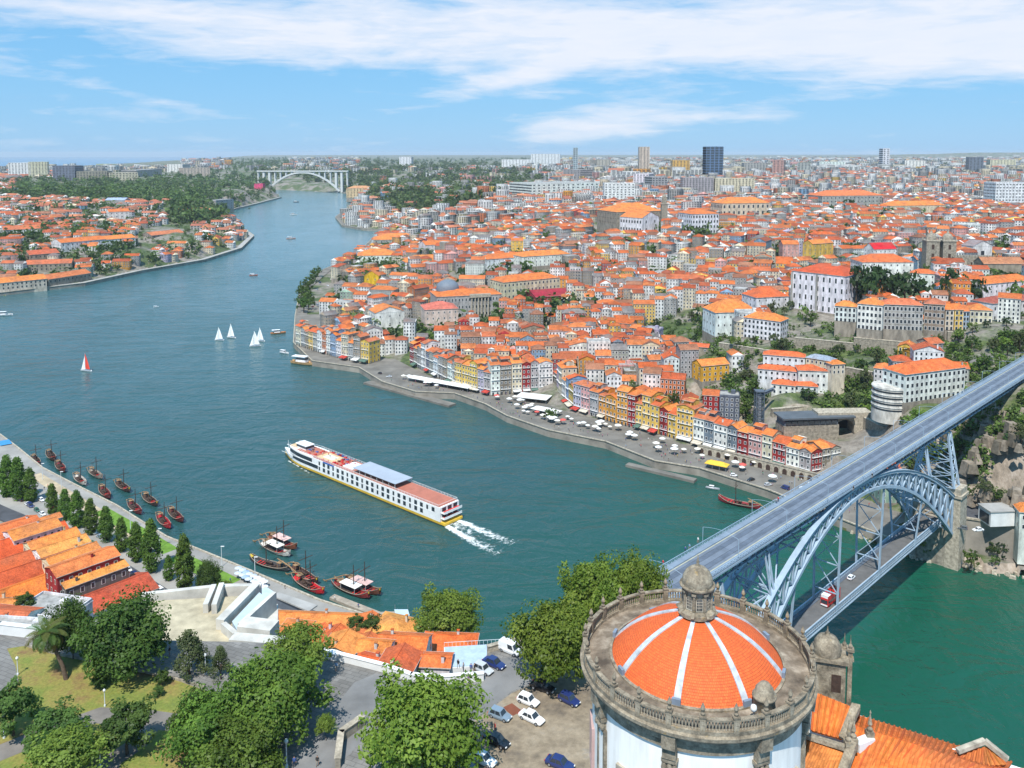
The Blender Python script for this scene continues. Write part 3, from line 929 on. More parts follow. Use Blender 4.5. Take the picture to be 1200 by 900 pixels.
prof = [p for p in dprof(18) if p[0] > 1.8]
for k in range(8):
    a0 = A8[k]
    mb = MB(); mb.lathe(prof, 12, a0=a0, a1=a0 + R(45), uvk=DR * 0.8)
    mb.build('dome_segment', m_dtile, church, smooth=True)
    mb = MB()
    pr_ = [p for p in dprof(18, 0.14) if p[0] > 1.9]
    for (r0, z0), (r1, z1) in zip(pr_, pr_[1:]):
        ca, sa = math.cos(a0), math.sin(a0)
        w0, w1 = 0.20 + 0.02 * r0, 0.20 + 0.02 * r1
        L0_, R0_ = (r0 * ca - w0 * sa, r0 * sa + w0 * ca, z0), (r0 * ca + w0 * sa, r0 * sa - w0 * ca, z0)
        L1_, R1_ = (r1 * ca - w1 * sa, r1 * sa + w1 * ca, z1), (r1 * ca + w1 * sa, r1 * sa - w1 * ca, z1)
        dn = lambda p: (p[0] * 0.985, p[1] * 0.985, p[2] - 0.26)
        mb.face([R0_, L0_, L1_, R1_]); mb.face([L0_, dn(L0_), dn(L1_), L1_]); mb.face([dn(R0_), R0_, R1_, dn(R1_)])
    ca, sa = math.cos(a0), math.sin(a0)
    o = mb.build('dome_rib', m_lead, church)
    mb = MB(); mb.box(((DR + 0.12) * ca, (DR + 0.12) * sa, DZ0 - 0.1), (0.35, 1.0, 0.85), a0); mb.build('foot_flashing', plain('slate_flashing', (0.2, 0.25, 0.32), 0.5), o)
mb = MB(); mb.lathe([(DR + 0.35, DZ0 - 0.15), (DR + 0.35, DZ0 + 0.05), (DR + 0.02, DZ0 + 0.12)], 96); mb.build('dome_kerb', m_lich, church)
# lantern
lan = empty('lantern', (0, 0, 0)); lan.parent = church
LZ = 115.3
lan.scale = (.87, .87, .78); lan.location.z = 115.75 - .78 * LZ
mb = MB(); mb.lathe([(2.55, LZ - 0.5), (2.55, LZ + 0.1), (2.3, LZ + 0.3), (2.0, LZ + 0.45), (1.75, LZ + 0.5), (1.75, LZ + 3.3), (1.95, LZ + 3.4), (2.05, LZ + 3.65), (2.4, LZ + 3.8), (2.42, LZ + 4.0), (1.9, LZ + 4.1)], 40)
mb.build('lantern_drum', m_lich, lan)
mb = MB(); mb.lathe([(2.08, LZ + 4.05), (2.1, LZ + 4.6), (1.98, LZ + 5.2), (1.65, LZ + 5.95), (1.1, LZ + 6.5), (0.45, LZ + 6.8), (0.3, LZ + 6.85), (0.34, LZ + 7.0), (0.14, LZ + 7.2), (0.24, LZ + 7.5), (0.12, LZ + 7.75), (0.03, LZ + 8.6)], 32)
mb.build('cupola', m_lich, lan, smooth=True)
for k in range(8):
    a = A8[k] + R(22.5)
    ca, sa = math.cos(a), math.sin(a)
    mb = MB()
    for dz, w in ((0.75, 0.78), (2.1, 0.78)):
        pass
    n_ = 8
    pts = [(-0.36, 0.75), (0.36, 0.75), (0.36, 2.35)] + [(0.36 * math.cos(math.pi * j / n_), 2.35 + 0.36 * math.sin(math.pi * j / n_)) for j in range(1, n_)] + [(-0.36, 2.35)]
    mb.face([(1.80 * ca - x * sa, 1.80 * sa + x * ca, LZ + z) for x, z in pts])
    w_ = mb.build('lantern_window', M_GLASS, lan)
    mb = MB()
    for x in (-0.18, 0.0, 0.18): mb.beam((1.83 * ca - x * sa, 1.83 * sa + x * ca, LZ + 0.75), (1.83 * ca - x * sa, 1.83 * sa + x * ca, LZ + 2.6), 0.05)
    for z in (1.2, 1.65, 2.1): mb.beam((1.83 * ca + 0.36 * sa, 1.83 * sa - 0.36 * ca, LZ + z), (1.83 * ca - 0.36 * sa, 1.83 * sa + 0.36 * ca, LZ + z), 0.05)
    mb.poly([(1.86 * ca - x * sa * 1.35, 1.86 * sa + x * ca * 1.35, LZ + 0.55 + (z - 0.75) * 1.07) for x, z in pts] + [(1.86 * ca - x * sa, 1.86 * sa + x * ca, LZ + z) for x, z in pts],
            [(j, (j + 1) % len(pts), len(pts) + (j + 1) % len(pts), len(pts) + j) for j in range(len(pts))])
    mb.build('window_grille', M_GRANITE_L, lan)
    a = A8[k]; ca, sa = math.cos(a), math.sin(a)
    mb = MB(); mb.tube([(1.92 * ca, 1.92 * sa, LZ + 0.45), (1.92 * ca, 1.92 * sa, LZ + 3.4)], 0.22, 8); mb.box((1.95 * ca, 1.95 * sa, LZ + 3.1), (0.6, 0.6, 0.35), a)
    mb.build('lantern_column', m_lich, lan)
    mb = MB(); mb.beam((2.05 * ca, 2.05 * sa, LZ + 0.35), (2.75 * ca, 2.75 * sa, LZ - 0.2), 0.4, 0.5); mb.build('lantern_scroll', m_lich, lan)
    mb = MB(); mb.lathe([(0.16, 0), (0.2, 0.2), (0.05, 0.5)], 8, (2.2 * ca, 2.2 * sa, LZ + 3.9)); mb.build('lantern_urn', m_lich, lan)
# balustrade: plinth, rail, balusters, pedestals with finials
bal = empty('balustrade', (0, 0, 0)); bal.parent = church
RB = RW + 0.95
mb = MB(); mb.lathe([(RB - 0.3, 109.3), (RB - 0.3, 109.75), (RB + 0.3, 109.75), (RB + 0.3, 109.25)], 96); mb.build('plinth', m_lich, bal)
mb = MB(); mb.lathe([(RB - 0.26, 110.85), (RB - 0.27, 111.05), (RB + 0.27, 111.05), (RB + 0.26, 110.85), (RB - 0.26, 110.85)], 96); mb.build('top_rail', m_lich, bal)
mbal = MB(); mbal.lathe([(0.13, 109.74), (0.13, 109.9), (0.07, 110.0), (0.14, 110.3), (0.07, 110.65), (0.12, 110.75), (0.12, 110.86)], 8)
me_bal = mbal.mesh('baluster', m_lich, True)
mped = MB(); mped.box((0, 0, 109.3), (0.6, 0.6, 1.95)); mped.box((0, 0, 111.2), (0.74, 0.74, 0.16))
mped.lathe([(0.2, 111.4), (0.26, 111.6), (0.12, 111.75), (0.26, 112.1), (0.2, 112.35), (0.05, 112.75)], 10)
me_ped = mped.mesh('pedestal', m_lich)
NB = 24
for k in range(NB):
    a = A8[0] + 2 * math.pi * k / NB
    link('pedestal', me_ped, bal, (RB * math.cos(a), RB * math.sin(a), 0), a)
    for j in range(1, 10):
        a2 = a + 2 * math.pi / NB * j / 10
        link('baluster', me_bal, bal, (RB * math.cos(a2), RB * math.sin(a2), 0), a2)
# pilasters with capitals, windows
for k in range(8):
    a = A8[k]; ca, sa = math.cos(a), math.sin(a)
    P = lambda r, x: (r * ca - x * sa, r * sa + x * ca)
    pl = MB()
    for x in (-0.72, 0.72): pl.box((*P(RW + 0.1, x), ZB), (0.5, 0.36, 27.9), a)
    o = pl.build('pilaster', m_lich, church)
    pl = MB(); pl.box((*P(RW + 0.06, 0), ZB), (0.42, 1.1, 27.6), a); pl.build('pilaster_panel', m_cw, o)
    cp = MB()
    cp.box((*P(RW + 0.15, 0), ZB + 27.7), (0.55, 1.6, 0.3), a); cp.box((*P(RW + 0.2, 0), ZB + 28.05), (0.5, 1.35, 0.9), a)
    cp.box((*P(RW + 0.32, 0), ZB + 29.05), (0.75, 1.75, 0.4), a); cp.box((*P(RW + 0.4, 0), ZB + 29.55), (0.8, 1.5, 1.5), a); cp.box((*P(RW + 0.75, 0), ZB + 31.0), (1.1, 1.5, 1.6), a)
    for x in (-0.62, 0, 0.62): cp.lathe([(0.24, 0), (0.3, 0.3), (0.18, 0.8)], 8, (*P(RW + 0.5, x), ZB + 28.15))
    cp.build('capital', m_lich, o)
    # upper window with deep stone surround between pilasters
    a = A8[k] + R(22.5); ca, sa = math.cos(a), math.sin(a)
    wn = empty('window', (0, 0, 0)); wn.parent = church
    zt = 101.2; zb = 96.0; hw = 1.55
    Q = lambda r, x, z: (r * ca - x * sa, r * sa + x * ca, z)
    f_ = MB(); ro, ri = RW + 0.22, RW + 0.02
    o4 = [(-hw - .35, zb - .35), (hw + .35, zb - .35), (hw + .35, zt + .35), (-hw - .35, zt + .35)]
    i4 = [(-hw, zb), (hw, zb), (hw, zt), (-hw, zt)]
    f_.poly([Q(ro, *p) for p in o4] + [Q(ro, *p) for p in i4] + [Q(RW - 0.3, *p) for p in o4] + [Q(RW + 0.03, p[0] * .55, zb + (p[1] - zb) * .8 + .5) for p in i4],
            [(j, (j + 1) % 4, 4 + (j + 1) % 4, 4 + j) for j in range(4)] + [((j + 1) % 4, j, 8 + j, 8 + (j + 1) % 4) for j in range(4)] + [(4 + j, 4 + (j + 1) % 4, 12 + (j + 1) % 4, 12 + j) for j in range(4)])
    f_.build('window_surround', M_GRANITE_L if k % 3 else plain('pink_stone', (0.5, 0.33, 0.3), 0.8, var=0.2), wn)
    f_ = MB(); f_.face([Q(RW + 0.05, p[0] * .56, zb + (p[1] - zb) * .8 + .48) for p in i4]); f_.build('pane', M_GLASS, wn)
    f_ = MB()
    for x in (-0.4, 0, 0.4): f_.beam(Q(RW + 0.08, x, zb + .5), Q(RW + 0.08, x, zb + 4.6), 0.06)
    for j in range(1, 6): f_.beam(Q(RW + 0.08, -.85, zb + .5 + j * .7), Q(RW + 0.08, .85, zb + .5 + j * .7), 0.06)
    f_.build('glazing_bar', M_GRANITE_L, wn)
# small domed stair turret on the terrace, at the right, and a round floodlight next to it
a = cang(40); tx, ty = 11.35 * math.cos(a), 11.35 * math.sin(a)
mb = MB(); mb.lathe([(1.15, 109.4), (1.15, 111.3), (1.3, 111.4), (1.3, 111.65), (1.12, 111.7), (0.95, 112.4), (0.5, 112.95), (0.02, 113.1)], 20, (tx, ty, 0)); mb.build('stair_turret', m_lich, church, smooth=True)
a = cang(30); tx, ty = 12.2 * math.cos(a), 12.2 * math.sin(a)
fl = empty('floodlight', (CX + tx, CY + ty, 109.4)); tag(fl, 'small round white floodlight on the church roof terrace', 'floodlight')
mb = MB(); mb.tube([(0, 0, 0), (0, 0, 1.4)], 0.05, 6); mb.build('post', M_GREYMETAL, fl)
mb = MB(); mb.lathe([(0.02, 1.3), (0.28, 1.45), (0.36, 1.75), (0.28, 2.05), (0.02, 2.2)], 12); mb.build('lamp_head', M_LAMP, fl, smooth=True)
# annexe roofs to the right, bell turret behind


def roof_slab(name, pts, parent, th=0.35, m=M_ROOF, col=(0.66, 0.17, 0.04)):
    """a tiled roof plane: pts = eave left, eave right, ridge right, ridge left"""
    p = [Vector(x) for x in pts]
    n = (p[1] - p[0]).cross(p[3] - p[0]).normalized()
    if n.z < 0: n = -n
    lo = [x - n * th for x in p]
    mb = MB()
    w = (p[1] - p[0]).length; h = ((p[3] - p[0]).length + (p[2] - p[1]).length) / 2
    mb.face(p, 0, col, [(0, 0), (w, 0), (w, h), (0, h)])
    for i in range(4):
        j = (i + 1) % 4
        mb.face([lo[i], lo[j], p[j], p[i]], 0, tuple(x * 0.8 for x in col))
    o = mb.build(name, m, parent)
    k_ = max(2, int(w / .55)); mb = MB()
    for i in range(k_ + 1):
        f = i / k_; a, b_ = p[0].lerp(p[1], f) + n * .03, p[3].lerp(p[2], f) + n * .03
        mb.tube([a, b_], .14, 6, col=tuple(min(1, x * random.uniform(.8, 1.12)) for x in col))
    tag(mb.build('tile_row', m, o), kind='stuff')
    return o
# ------------------------------------------------------------------ buildings
ROOFC = [(0.66, 0.17, 0.045), (0.60, 0.14, 0.04), (0.72, 0.24, 0.075), (0.52, 0.12, 0.045), (0.68, 0.2, 0.06), (0.44, 0.115, 0.05), (0.58, 0.17, 0.07)]
WALLC = dict(white=(0.78, 0.78, 0.76), cream=(0.68, 0.6, 0.44), yellow=(0.76, 0.5, 0.11), ochre=(0.68, 0.33, 0.06), grey=(0.4, 0.39, 0.37), stone=(0.33, 0.28, 0.22),
             pink=(0.68, 0.36, 0.33), terracotta=(0.58, 0.2, 0.09), blue=(0.22, 0.36, 0.52), lilac=(0.47, 0.42, 0.56), red=(0.36, 0.035, 0.035), green=(0.3, 0.42, 0.33), orange=(0.8, 0.34, 0.04), slate=(0.16, 0.19, 0.23))
MATS_H = [M_WALL, M_ROOF, M_GLASS, M_WHITE]


def roof_mesh(mb, w, d, h, rise, kind, col, over=0.4, wcol=None, x0=0.0):
    """a tiled roof over a w x d plan, its ridge along local x ('gable', 'hip') or along y ('gabley', 'hipy')"""
    alongy = kind.endswith('y'); k = kind.rstrip('y') if alongy else kind
    W_, D_ = (d, w) if alongy else (w, d)
    hx, hy = W_ / 2 + over, D_ / 2 + over
    ins = min(hx - 0.3, hy * 0.92) if k == 'hip' else 0.0
    e = [(-hx, -hy, h), (hx, -hy, h), (hx, hy, h), (-hx, hy, h)]
    r = [(-hx + ins, 0, h + rise), (hx - ins, 0, h + rise)]
    T = (lambda p: (-p[1] + x0, p[0], p[2])) if alongy else (lambda p: (p[0] + x0, p[1], p[2]))
    sl = math.hypot(hy, rise)
    mb.face([T(e[0]), T(e[1]), T(r[1]), T(r[0])], 1, col, [(0, 0), (2 * hx, 0), (2 * hx - ins, sl), (ins, sl)])
    c2 = tuple(min(1, x * random.uniform(0.92, 1.06)) for x in col)
    mb.face([T(e[2]), T(e[3]), T(r[0]), T(r[1])], 1, c2, [(0, 0), (2 * hx, 0), (2 * hx - ins, sl), (ins, sl)])
    for a, b_, c in ((1, 2, 1), (3, 0, 0)):
        if k == 'hip':
            mb.face([T(e[a]), T(e[b_]), T(r[c])], 1, col, [(0, 0), (2 * hy, 0), (hy, sl)])
        else:
            mb.face([T((math.copysign(W_ / 2, e[a][0]), e[a][1], h)), T((math.copysign(W_ / 2, e[b_][0]), e[b_][1], h)), T((math.copysign(W_ / 2, r[c][0]), 0, h + rise))], 0, wcol or col)
    # eaves board and ridge tiles
    for i in range(4):
        p, q_ = e[i], e[(i + 1) % 4]
        if k != 'hip' and i in (1, 3): continue
        mb.beam(T((p[0], p[1], h - 0.1)), T((q_[0], q_[1], h - 0.1)), 0.12, 0.22, 0, (0.55, 0.5, 0.44))
    mb.beam(T(r[0]), T(r[1]), 0.3, 0.2, 1, tuple(min(1, x * 1.12) for x in col))


def win_quads(mb, w, d, h, floors, nx, ny, ww=1.0, wh=1.55, frame=True, z0=0.0, sides='fblr', top_gap=0.7, gl=2, fc=(0.8, 0.8, 0.78)):
    """windows standing a little proud of the four walls of a box: f = front (local -y), b, l, r"""
    fh = (h - z0) / floors
    faces = []
    if 'f' in sides: faces.append((lambda x, z, o: (x, -d / 2 - o, z), w, nx))
    if 'b' in sides: faces.append((lambda x, z, o: (-x, d / 2 + o, z), w, nx))
    if 'l' in sides: faces.append((lambda x, z, o: (-w / 2 - o, -x, z), d, ny))
    if 'r' in sides: faces.append((lambda x, z, o: (w / 2 + o, x, z), d, ny))
    for F, L_, n in faces:
        for i in range(n):
            cx = -L_ / 2 + L_ * (i + 0.5) / n
            for f in range(floors):
                zc = z0 + fh * (f + 0.5)
                a, b_ = ww / 2, min(wh / 2, fh * 0.4)
                if frame:
                    g = 0.16
                    mb.face([F(cx - a - g, zc - b_ - g, .04), F(cx + a + g, zc - b_ - g, .04), F(cx + a + g, zc + b_ + g, .04), F(cx - a - g, zc + b_ + g, .04)], 3, fc)
                mb.face([F(cx - a, zc - b_, .07), F(cx + a, zc - b_, .07), F(cx + a, zc + b_, .07), F(cx - a, zc + b_, .07)], gl)


LABELS = []                       # (object, base label, anchor) - told apart at the end
ANCH = {}


def house(name, base, cat, loc, rz, w, d, h, floors, roof='gable', rise=None, wall='white', rcol=None, group=None, nx=None, ny=None, chim=1, deep=8.0, ww=1.0, wh=1.55, frame=True,
          anchor=None, dormer=0, sides='fblr', wins_apart=False, attic=False, label=None):
    """a house as a thing: wall, roof (> chimney, dormer), window"""
    rcol = rcol or random.choice(ROOFC)
    wc = WALLC[wall] if isinstance(wall, str) else wall
    wc = tuple(min(0.85, x * random.uniform(0.94, 1.05)) for x in wc)
    t = empty(name, loc, rz)
    if label: tag(t, label, cat, group)
    else:
        tag(t, None, cat, group); LABELS.append((t, base, anchor))
    mb = MB(); mb.box((0, 0, -deep), (w, d, h + deep), 0, 0, wc)
    mb.box((0, 0, h - 0.35), (w + 0.3, d + 0.3, 0.3), 0, 0, tuple(x * 0.9 for x in wc))
    if floors > 2: mb.box((0, 0, -deep), (w + 0.08, d + 0.08, deep + 0.9), 0, 0, (0.33, 0.29, 0.24))
    mb.build('wall', MATS_H, t)
    nx = nx if nx is not None else max(1, int(w / 2.4)); ny = ny if ny is not None else max(1, int(d / 3.4))
    if roof == 'flat':
        mb = MB(); mb.box((0, 0, h), (w - 0.5, d - 0.5, 0.12), 0, 0, (0.4, 0.39, 0.37))
        for sx_, sy_, a, b_ in ((0, -1, w, .3), (0, 1, w, .3), (-1, 0, .3, d), (1, 0, .3, d)):
            mb.box((sx_ * (w / 2 - .15), sy_ * (d / 2 - .15), h), (a + .02 * abs(sy_), b_, 0.8), 0, 0, wc)
        mb.box((w * 0.2, d * 0.1, h + .1), (2.4, 2.6, 2.2), 0, 0, wc)
        ro = mb.build('roof', MATS_H, t)
    else:
        rise = rise or min(w, d) * 0.24
        mb = MB(); roof_mesh(mb, w, d, h, rise, roof, rcol, wcol=wc); ro = mb.build('roof', MATS_H, t)
        for k in range(chim):
            c = MB(); cx, cy = random.uniform(-.36, .36) * w, random.choice((-.3, .3, .12)) * d
            c.box((cx, cy, h), (0.7, 0.7, rise + 0.8), 0, 0, wc); c.box((cx, cy, h + rise + 0.8), (0.9, 0.9, 0.2), 0, 1, rcol)
            c.build('chimney', MATS_H, ro)
        for k in range(dormer):
            c = MB(); cx = -w / 2 + w * (k + .5) / dormer
            c.box((cx, -d * .24, h + 0.2), (1.7, 2.2, rise * .55 + 1.0), 0, 0, (.75, .75, .73)); roof_mesh(c, 1.7, 2.4, 0, .5, 'gabley', rcol, .15, x0=0)
            n_ = len(c.v)
            c.face([(cx - .5, -d * .24 - 1.13, h + .7), (cx + .5, -d * .24 - 1.13, h + .7), (cx + .5, -d * .24 - 1.13, h + 1.7), (cx - .5, -d * .24 - 1.13, h + 1.7)], 2)
            # move the little roof onto its dormer
            for j in range(8, n_):
                x, y, z = c.v[j]; c.v[j] = (x + cx, y - d * .24, z + h + rise * .55 + 1.2)
            c.build('dormer', MATS_H, ro)
        if attic:
            c = MB(); c.box((0, d * .1, h), (w * .62, d * .5, rise + 1.6), 0, 0, wc); c2 = MB()
            roof_mesh(c, w * .62, d * .5, h + rise + 1.6, .8, 'gable', rcol, .25, wcol=wc)
            c.build('attic', MATS_H, ro)
    if wins_apart:
        for F in sides:
            m_ = MB(); win_quads(m_, w, d, h - .6, floors, nx, ny, ww, wh, frame, sides=F)
            st2 = 2 if frame else 1
            for i in range(0, len(m_.f), st2):
                p = MB()
                for j in range(st2): p.face([m_.v[k] for k in m_.f[i + j]], m_.m[i + j], m_.c[i + j])
                p.build('window', MATS_H, t)
    else:
        mb = MB(); win_quads(mb, w, d, h - .4, floors, nx, ny, ww, wh, frame, sides=sides)
        if mb.f: tag(mb.build('window', MATS_H, t), kind='stuff')
    return t


def bld(base, a, b_, depth, h, floors, z=None, cat='house', name='house', **kw):
    """a building whose front foot runs from pixel a to pixel b of the photograph (left to right), at height z or on the land"""
    A = at(*a, z) if z is not None else ground(*a)
    B = at(*b_, z) if z is not None else ground(*b_)
    z0 = min(A.z, B.z)
    d = Vector((B.x - A.x, B.y - A.y)); L_ = d.length; ang = math.atan2(d.y, d.x)
    mid = (A + B) / 2
    n = Vector((-d.y, d.x)).normalized()
    loc = (mid.x + n.x * depth / 2, mid.y + n.y * depth / 2, z0)
    FOOT.append((loc[0], loc[1], ang, L_, depth))
    return house(name, base, cat, loc, ang, L_, depth, h, floors, **kw)


FOOT = []                         # footprints already taken

# ------------------------------------------------------------------ plants


def crown_arrays(n_clump, n_leaf, rx, ry, rz, zc, leaf, seed, shape='round', col=((0.035, 0.06, 0.018), (0.09, 0.13, 0.035)), rc=None, bottom=-0.75):
    g = np.random.default_rng(seed)
    d = g.normal(size=(n_clump * 3, 3)); d /= np.linalg.norm(d, axis=1)[:, None]
    d = d[d[:, 2] > bottom][:n_clump]; n_clump = len(d)
    rad = g.uniform(0.45, 1.04, n_clump)[:, None]
    lump = 1 + 0.26 * np.sin(3 * np.arctan2(d[:, 1], d[:, 0]) + seed)[:, None] * np.cos(2.3 * d[:, 2] + seed)[:, None]
    c = d * rad * lump * np.array([rx, ry, rz])
    if shape == 'poplar':
        zz = g.uniform(-1, 1, n_clump); prof = np.sqrt(np.clip(1 - np.abs(zz) ** 2.6, 0, 1)) * (1 - 0.25 * zz)
        th = g.uniform(0, 2 * np.pi, n_clump); rr = np.sqrt(g.uniform(0.3, 1, n_clump)) * prof * np.where(zz > 0, 1 - .45 * zz, 1)
        c = np.stack([rx * rr * np.cos(th), ry * rr * np.sin(th), rz * zz], axis=1)
    if shape == 'cone':
        zz = g.uniform(0, 1, n_clump); th = g.uniform(0, 2 * np.pi, n_clump); rr = np.sqrt(g.uniform(0.35, 1, n_clump)) * (1 - zz) ** 0.8
        c = np.stack([rx * rr * np.cos(th), ry * rr * np.sin(th), rz * (zz * 2 - 1)], axis=1)
    rc = rc or (rx * ry * rz) ** (1 / 3) * 0.30
    k = g.integers(0, n_clump, n_leaf)
    ld = g.normal(size=(n_leaf, 3)); ld /= np.linalg.norm(ld, axis=1)[:, None]
    sz = g.uniform(0.55, 1.35, n_clump)
    p = c[k] + ld * (rc * sz[k] * g.uniform(0.35, 1.0, n_leaf) ** 0.5)[:, None] * np.array([1.05, 1.05, 0.8])
    out = p / np.array([rx, ry, rz]) ** 2
    out /= np.linalg.norm(out, axis=1)[:, None] + 1e-9
    nrm = ld * 0.55 + out * 0.35 + np.array([0, 0, 0.35]) + g.normal(size=(n_leaf, 3)) * 0.45
    nrm /= np.linalg.norm(nrm, axis=1)[:, None]
    a = np.cross(nrm, g.normal(size=(n_leaf, 3))); a /= np.linalg.norm(a, axis=1)[:, None] + 1e-9
    b_ = np.cross(nrm, a)
    s = (leaf * g.uniform(0.45, 1.35, n_leaf))[:, None]
    p[:, 2] += zc
    v = np.stack([p - a * s * .5, p - b_ * s * .32, p + a * s * .5, p + b_ * s * .32], axis=1).reshape(-1, 3)
    q = np.arange(n_leaf * 4).reshape(-1, 4)
    lo, hi = np.array(col[0]), np.array(col[1])
    f = np.clip(g.uniform(-.15, 1.15, n_clump)[k] * 0.65 + g.uniform(0, 1, n_leaf) * 0.35, -.1, 1.15)[:, None]
    return v, q, lo + (hi - lo) * f


def crown_mesh(name, *a, **k):
    v, q, c = crown_arrays(*a, **k)
    return array_mesh(name, v, q, np.zeros((0, 3), int), np.zeros(len(q), int), np.zeros(0, int), c, (1, 1, 1), [M_LEAF])


def trunk_mesh(h, r, limbs=6, spread=3.0, seed=0, split=0.5, name='trunk'):
    g = random.Random(seed); mb = MB()
    pts = [(0, 0, -0.6), (g.uniform(-.1, .1), g.uniform(-.1, .1), h * .3), (g.uniform(-.3, .3), g.uniform(-.3, .3), h * .65), (g.uniform(-.5, .5), g.uniform(-.5, .5), h)]
    mb.tube(pts, [r * 1.25, r, r * .75, r * .3], 8)
    for i in range(limbs):
        a = 2 * math.pi * i / limbs + g.uniform(-.4, .4); z = h * g.uniform(split, .8); s = spread * g.uniform(.6, 1)
        mb.tube([(0, 0, z), (s * .45 * math.cos(a), s * .45 * math.sin(a), z + s * .35), (s * math.cos(a), s * math.sin(a), z + s * .6)], [r * .5, r * .32, r * .1], 6)
    return mb.mesh(name, M_BARK, True)


def tree(name, label, loc, tm, cm, sc=1.0, rz=None, group=None, cat='tree', anchor=None):
    t = empty(name, loc, random.uniform(0, 6.28) if rz is None else rz)
    t.scale = sc if isinstance(sc, tuple) else (sc, sc, sc)
    tag(t, label if anchor is None else None, cat, group)
    if anchor is not None: LABELS.append((t, label, anchor))
    link('trunk', tm, t); link('crown', cm, t)
    return t


G_DARK = ((0.012, 0.026, 0.012), (0.045, 0.075, 0.024))
G_MID = ((0.026, 0.05, 0.012), (0.085, 0.13, 0.028))
G_LIGHT = ((0.045, 0.085, 0.014), (0.15, 0.21, 0.04))
G_OLIVE = ((0.03, 0.045, 0.018), (0.085, 0.1, 0.042))

# ------------------------------------------------------------------ the near hill: church square, road and garden
ZP = 78.0
EDGE_PX = [(-260, 730), (-150, 735), (0, 741), (100, 753), (180, 750), (270, 752), (330, 754), (395, 773), (450, 787), (482, 798), (512, 801), (566, 796), (571, 764), (612, 752), (700, 742), (800, 736)]
edge = [at(u, v, ZP) for u, v in EDGE_PX]
plat = edge + [Vector((46, 160, ZP)), Vector((62, 120, ZP)), Vector((62, 55, ZP)), Vector((-190, 55, ZP))]
m_pave = plain('hill_paving', (0.25, 0.24, 0.225), 0.9, var=0.3, scale=0.12, bump=0.2, bscale=1.5)
t = NT(m_pave.node_tree); b = t.n['Principled BSDF']      # stone setts and patched asphalt joints
lk = b.inputs['Base Color'].links[0].from_socket; co = t.node('ShaderNodeNewGeometry').outputs['Position']
br = t.node('ShaderNodeTexBrick', Color1=(1, 1, 1, 1), Color2=(.8, .8, .8, 1), Mortar=(.55, .55, .55, 1), Scale=1.0, Mortar__Size=.05, Brick__Width=1.8, Row__Height=.9)
t.put(br.inputs['Vector'], t.mapping(co, rot=(0, 0, R(24))))
pt = t.ramp(t.noise(co, .045, 4.0, .6), [(.46, .78), (.5, 1.0)])
t.put(b.inputs['Base Color'], t.mix(1.0, t.mix(1.0, lk, br.outputs[0], 'MULTIPLY'), pt, 'MULTIPLY'))
sheet('church_square', plat, m_pave, skirt=34)
SHORE_C = ring([(-260, 430), (-100, 470), (0, 515), (20, 530), (50, 555), (82, 572), (137, 600), (160, 615), (195, 637), (232, 652), (275, 670), (322, 690), (375, 713), (430, 731), (485, 741), (575, 772)]) + [(40, 262), (75, 245), (100, 232), (170, 218)]
EDGE2 = [(p.x, p.y) for p in edge] + [(46, 160), (62, 120), (62, 55)]
gxx, gyy = np.meshgrid(np.arange(-420, 175, 4.0), np.arange(56, 640, 4.0))
ds = dist_line(SHORE_C, gxx.ravel(), gyy.ravel()); de = dist_line(EDGE2, gxx.ravel(), gyy.ravel())
polyC = SHORE_C + [(170, 40), (-430, 40)]
ins = inside(polyC, gxx.ravel(), gyy.ravel())
tt = np.clip((ds - 58) / (np.clip(ds - 58, 0, None) + np.clip(de - 2, 0.01, None)), 0, 1)
zc_ = np.where(ins, 2.6 + 56 * tt ** 1.6, -4.0)
inpl = inside([(p.x, p.y) for p in plat], gxx.ravel(), gyy.ravel())
zc_ = np.where(inpl, 50.0, zc_)
ii = np.arange(gxx.size).reshape(gxx.shape)
q = np.stack([ii[:-1, :-1], ii[:-1, 1:], ii[1:, 1:], ii[1:, :-1]], axis=-1).reshape(-1, 4)
q = q[(zc_[q] > -3.9).any(axis=1)]
me = array_mesh('near_hillside', np.stack([gxx.ravel(), gyy.ravel(), zc_], axis=1), q, np.zeros((0, 3), int), np.zeros(len(q), int), np.zeros(0, int), (1, 1, 1), (1, 1, 1), [m_land], smooth=True)
tag(link('hillside', me), kind='structure')
quay('quay', SHORE_C[1:16], -40.0, 3.2, mt=plain('boulevard_paving', (0.3, 0.285, 0.26), 0.9, var=0.3, scale=0.08))


def ribbon(name, px, z, width, m, kind='structure'):
    pts = [at(u, v, z) for u, v in px]
    l2 = [(p.x, p.y) for p in pts]
    a, b_ = offset_line(l2, width / 2), offset_line(l2, -width / 2)
    mb = MB()
    for i in range(len(l2) - 1): mb.face([(*b_[i], z), (*b_[i + 1], z), (*a[i + 1], z), (*a[i], z)])
    return tag(mb.build(name, m), kind=kind)


# boulevard behind the boats: road with lane marks, lawn strips
ribbon('road', [(-120, 545), (0, 600), (60, 625), (120, 655), (190, 700), (260, 745)], 3.21, 9.0, M_ASPHALT)
m_grass, t, b = mat('lawn')
co = t.node('ShaderNodeNewGeometry').outputs['Position']
a_ = t.noise(co, 0.13, 6.0, 0.65); b2 = t.noise(co, 2.0, 4.0, 0.7)
c = t.ramp(a_, [(0.3, (0.12, 0.16, 0.03)), (0.44, (0.17, 0.2, 0.035)), (0.54, (0.24, 0.21, 0.05)), (0.64, (0.2, 0.12, 0.05))])
t.put(b.inputs['Base Color'], t.mix(1.0, c, t.ramp(b2, [(0.25, 0.6), (0.75, 1.25)]), 'MULTIPLY')); b.inputs['Roughness'].default_value = 0.95
t.put(b.inputs['Normal'], t.node('ShaderNodeBump', Strength=0.5, Distance=0.1, Height=b2))
m_glawn = plain('green_lawn', (0.13, 0.24, 0.03), 0.95, var=0.3, scale=0.3)
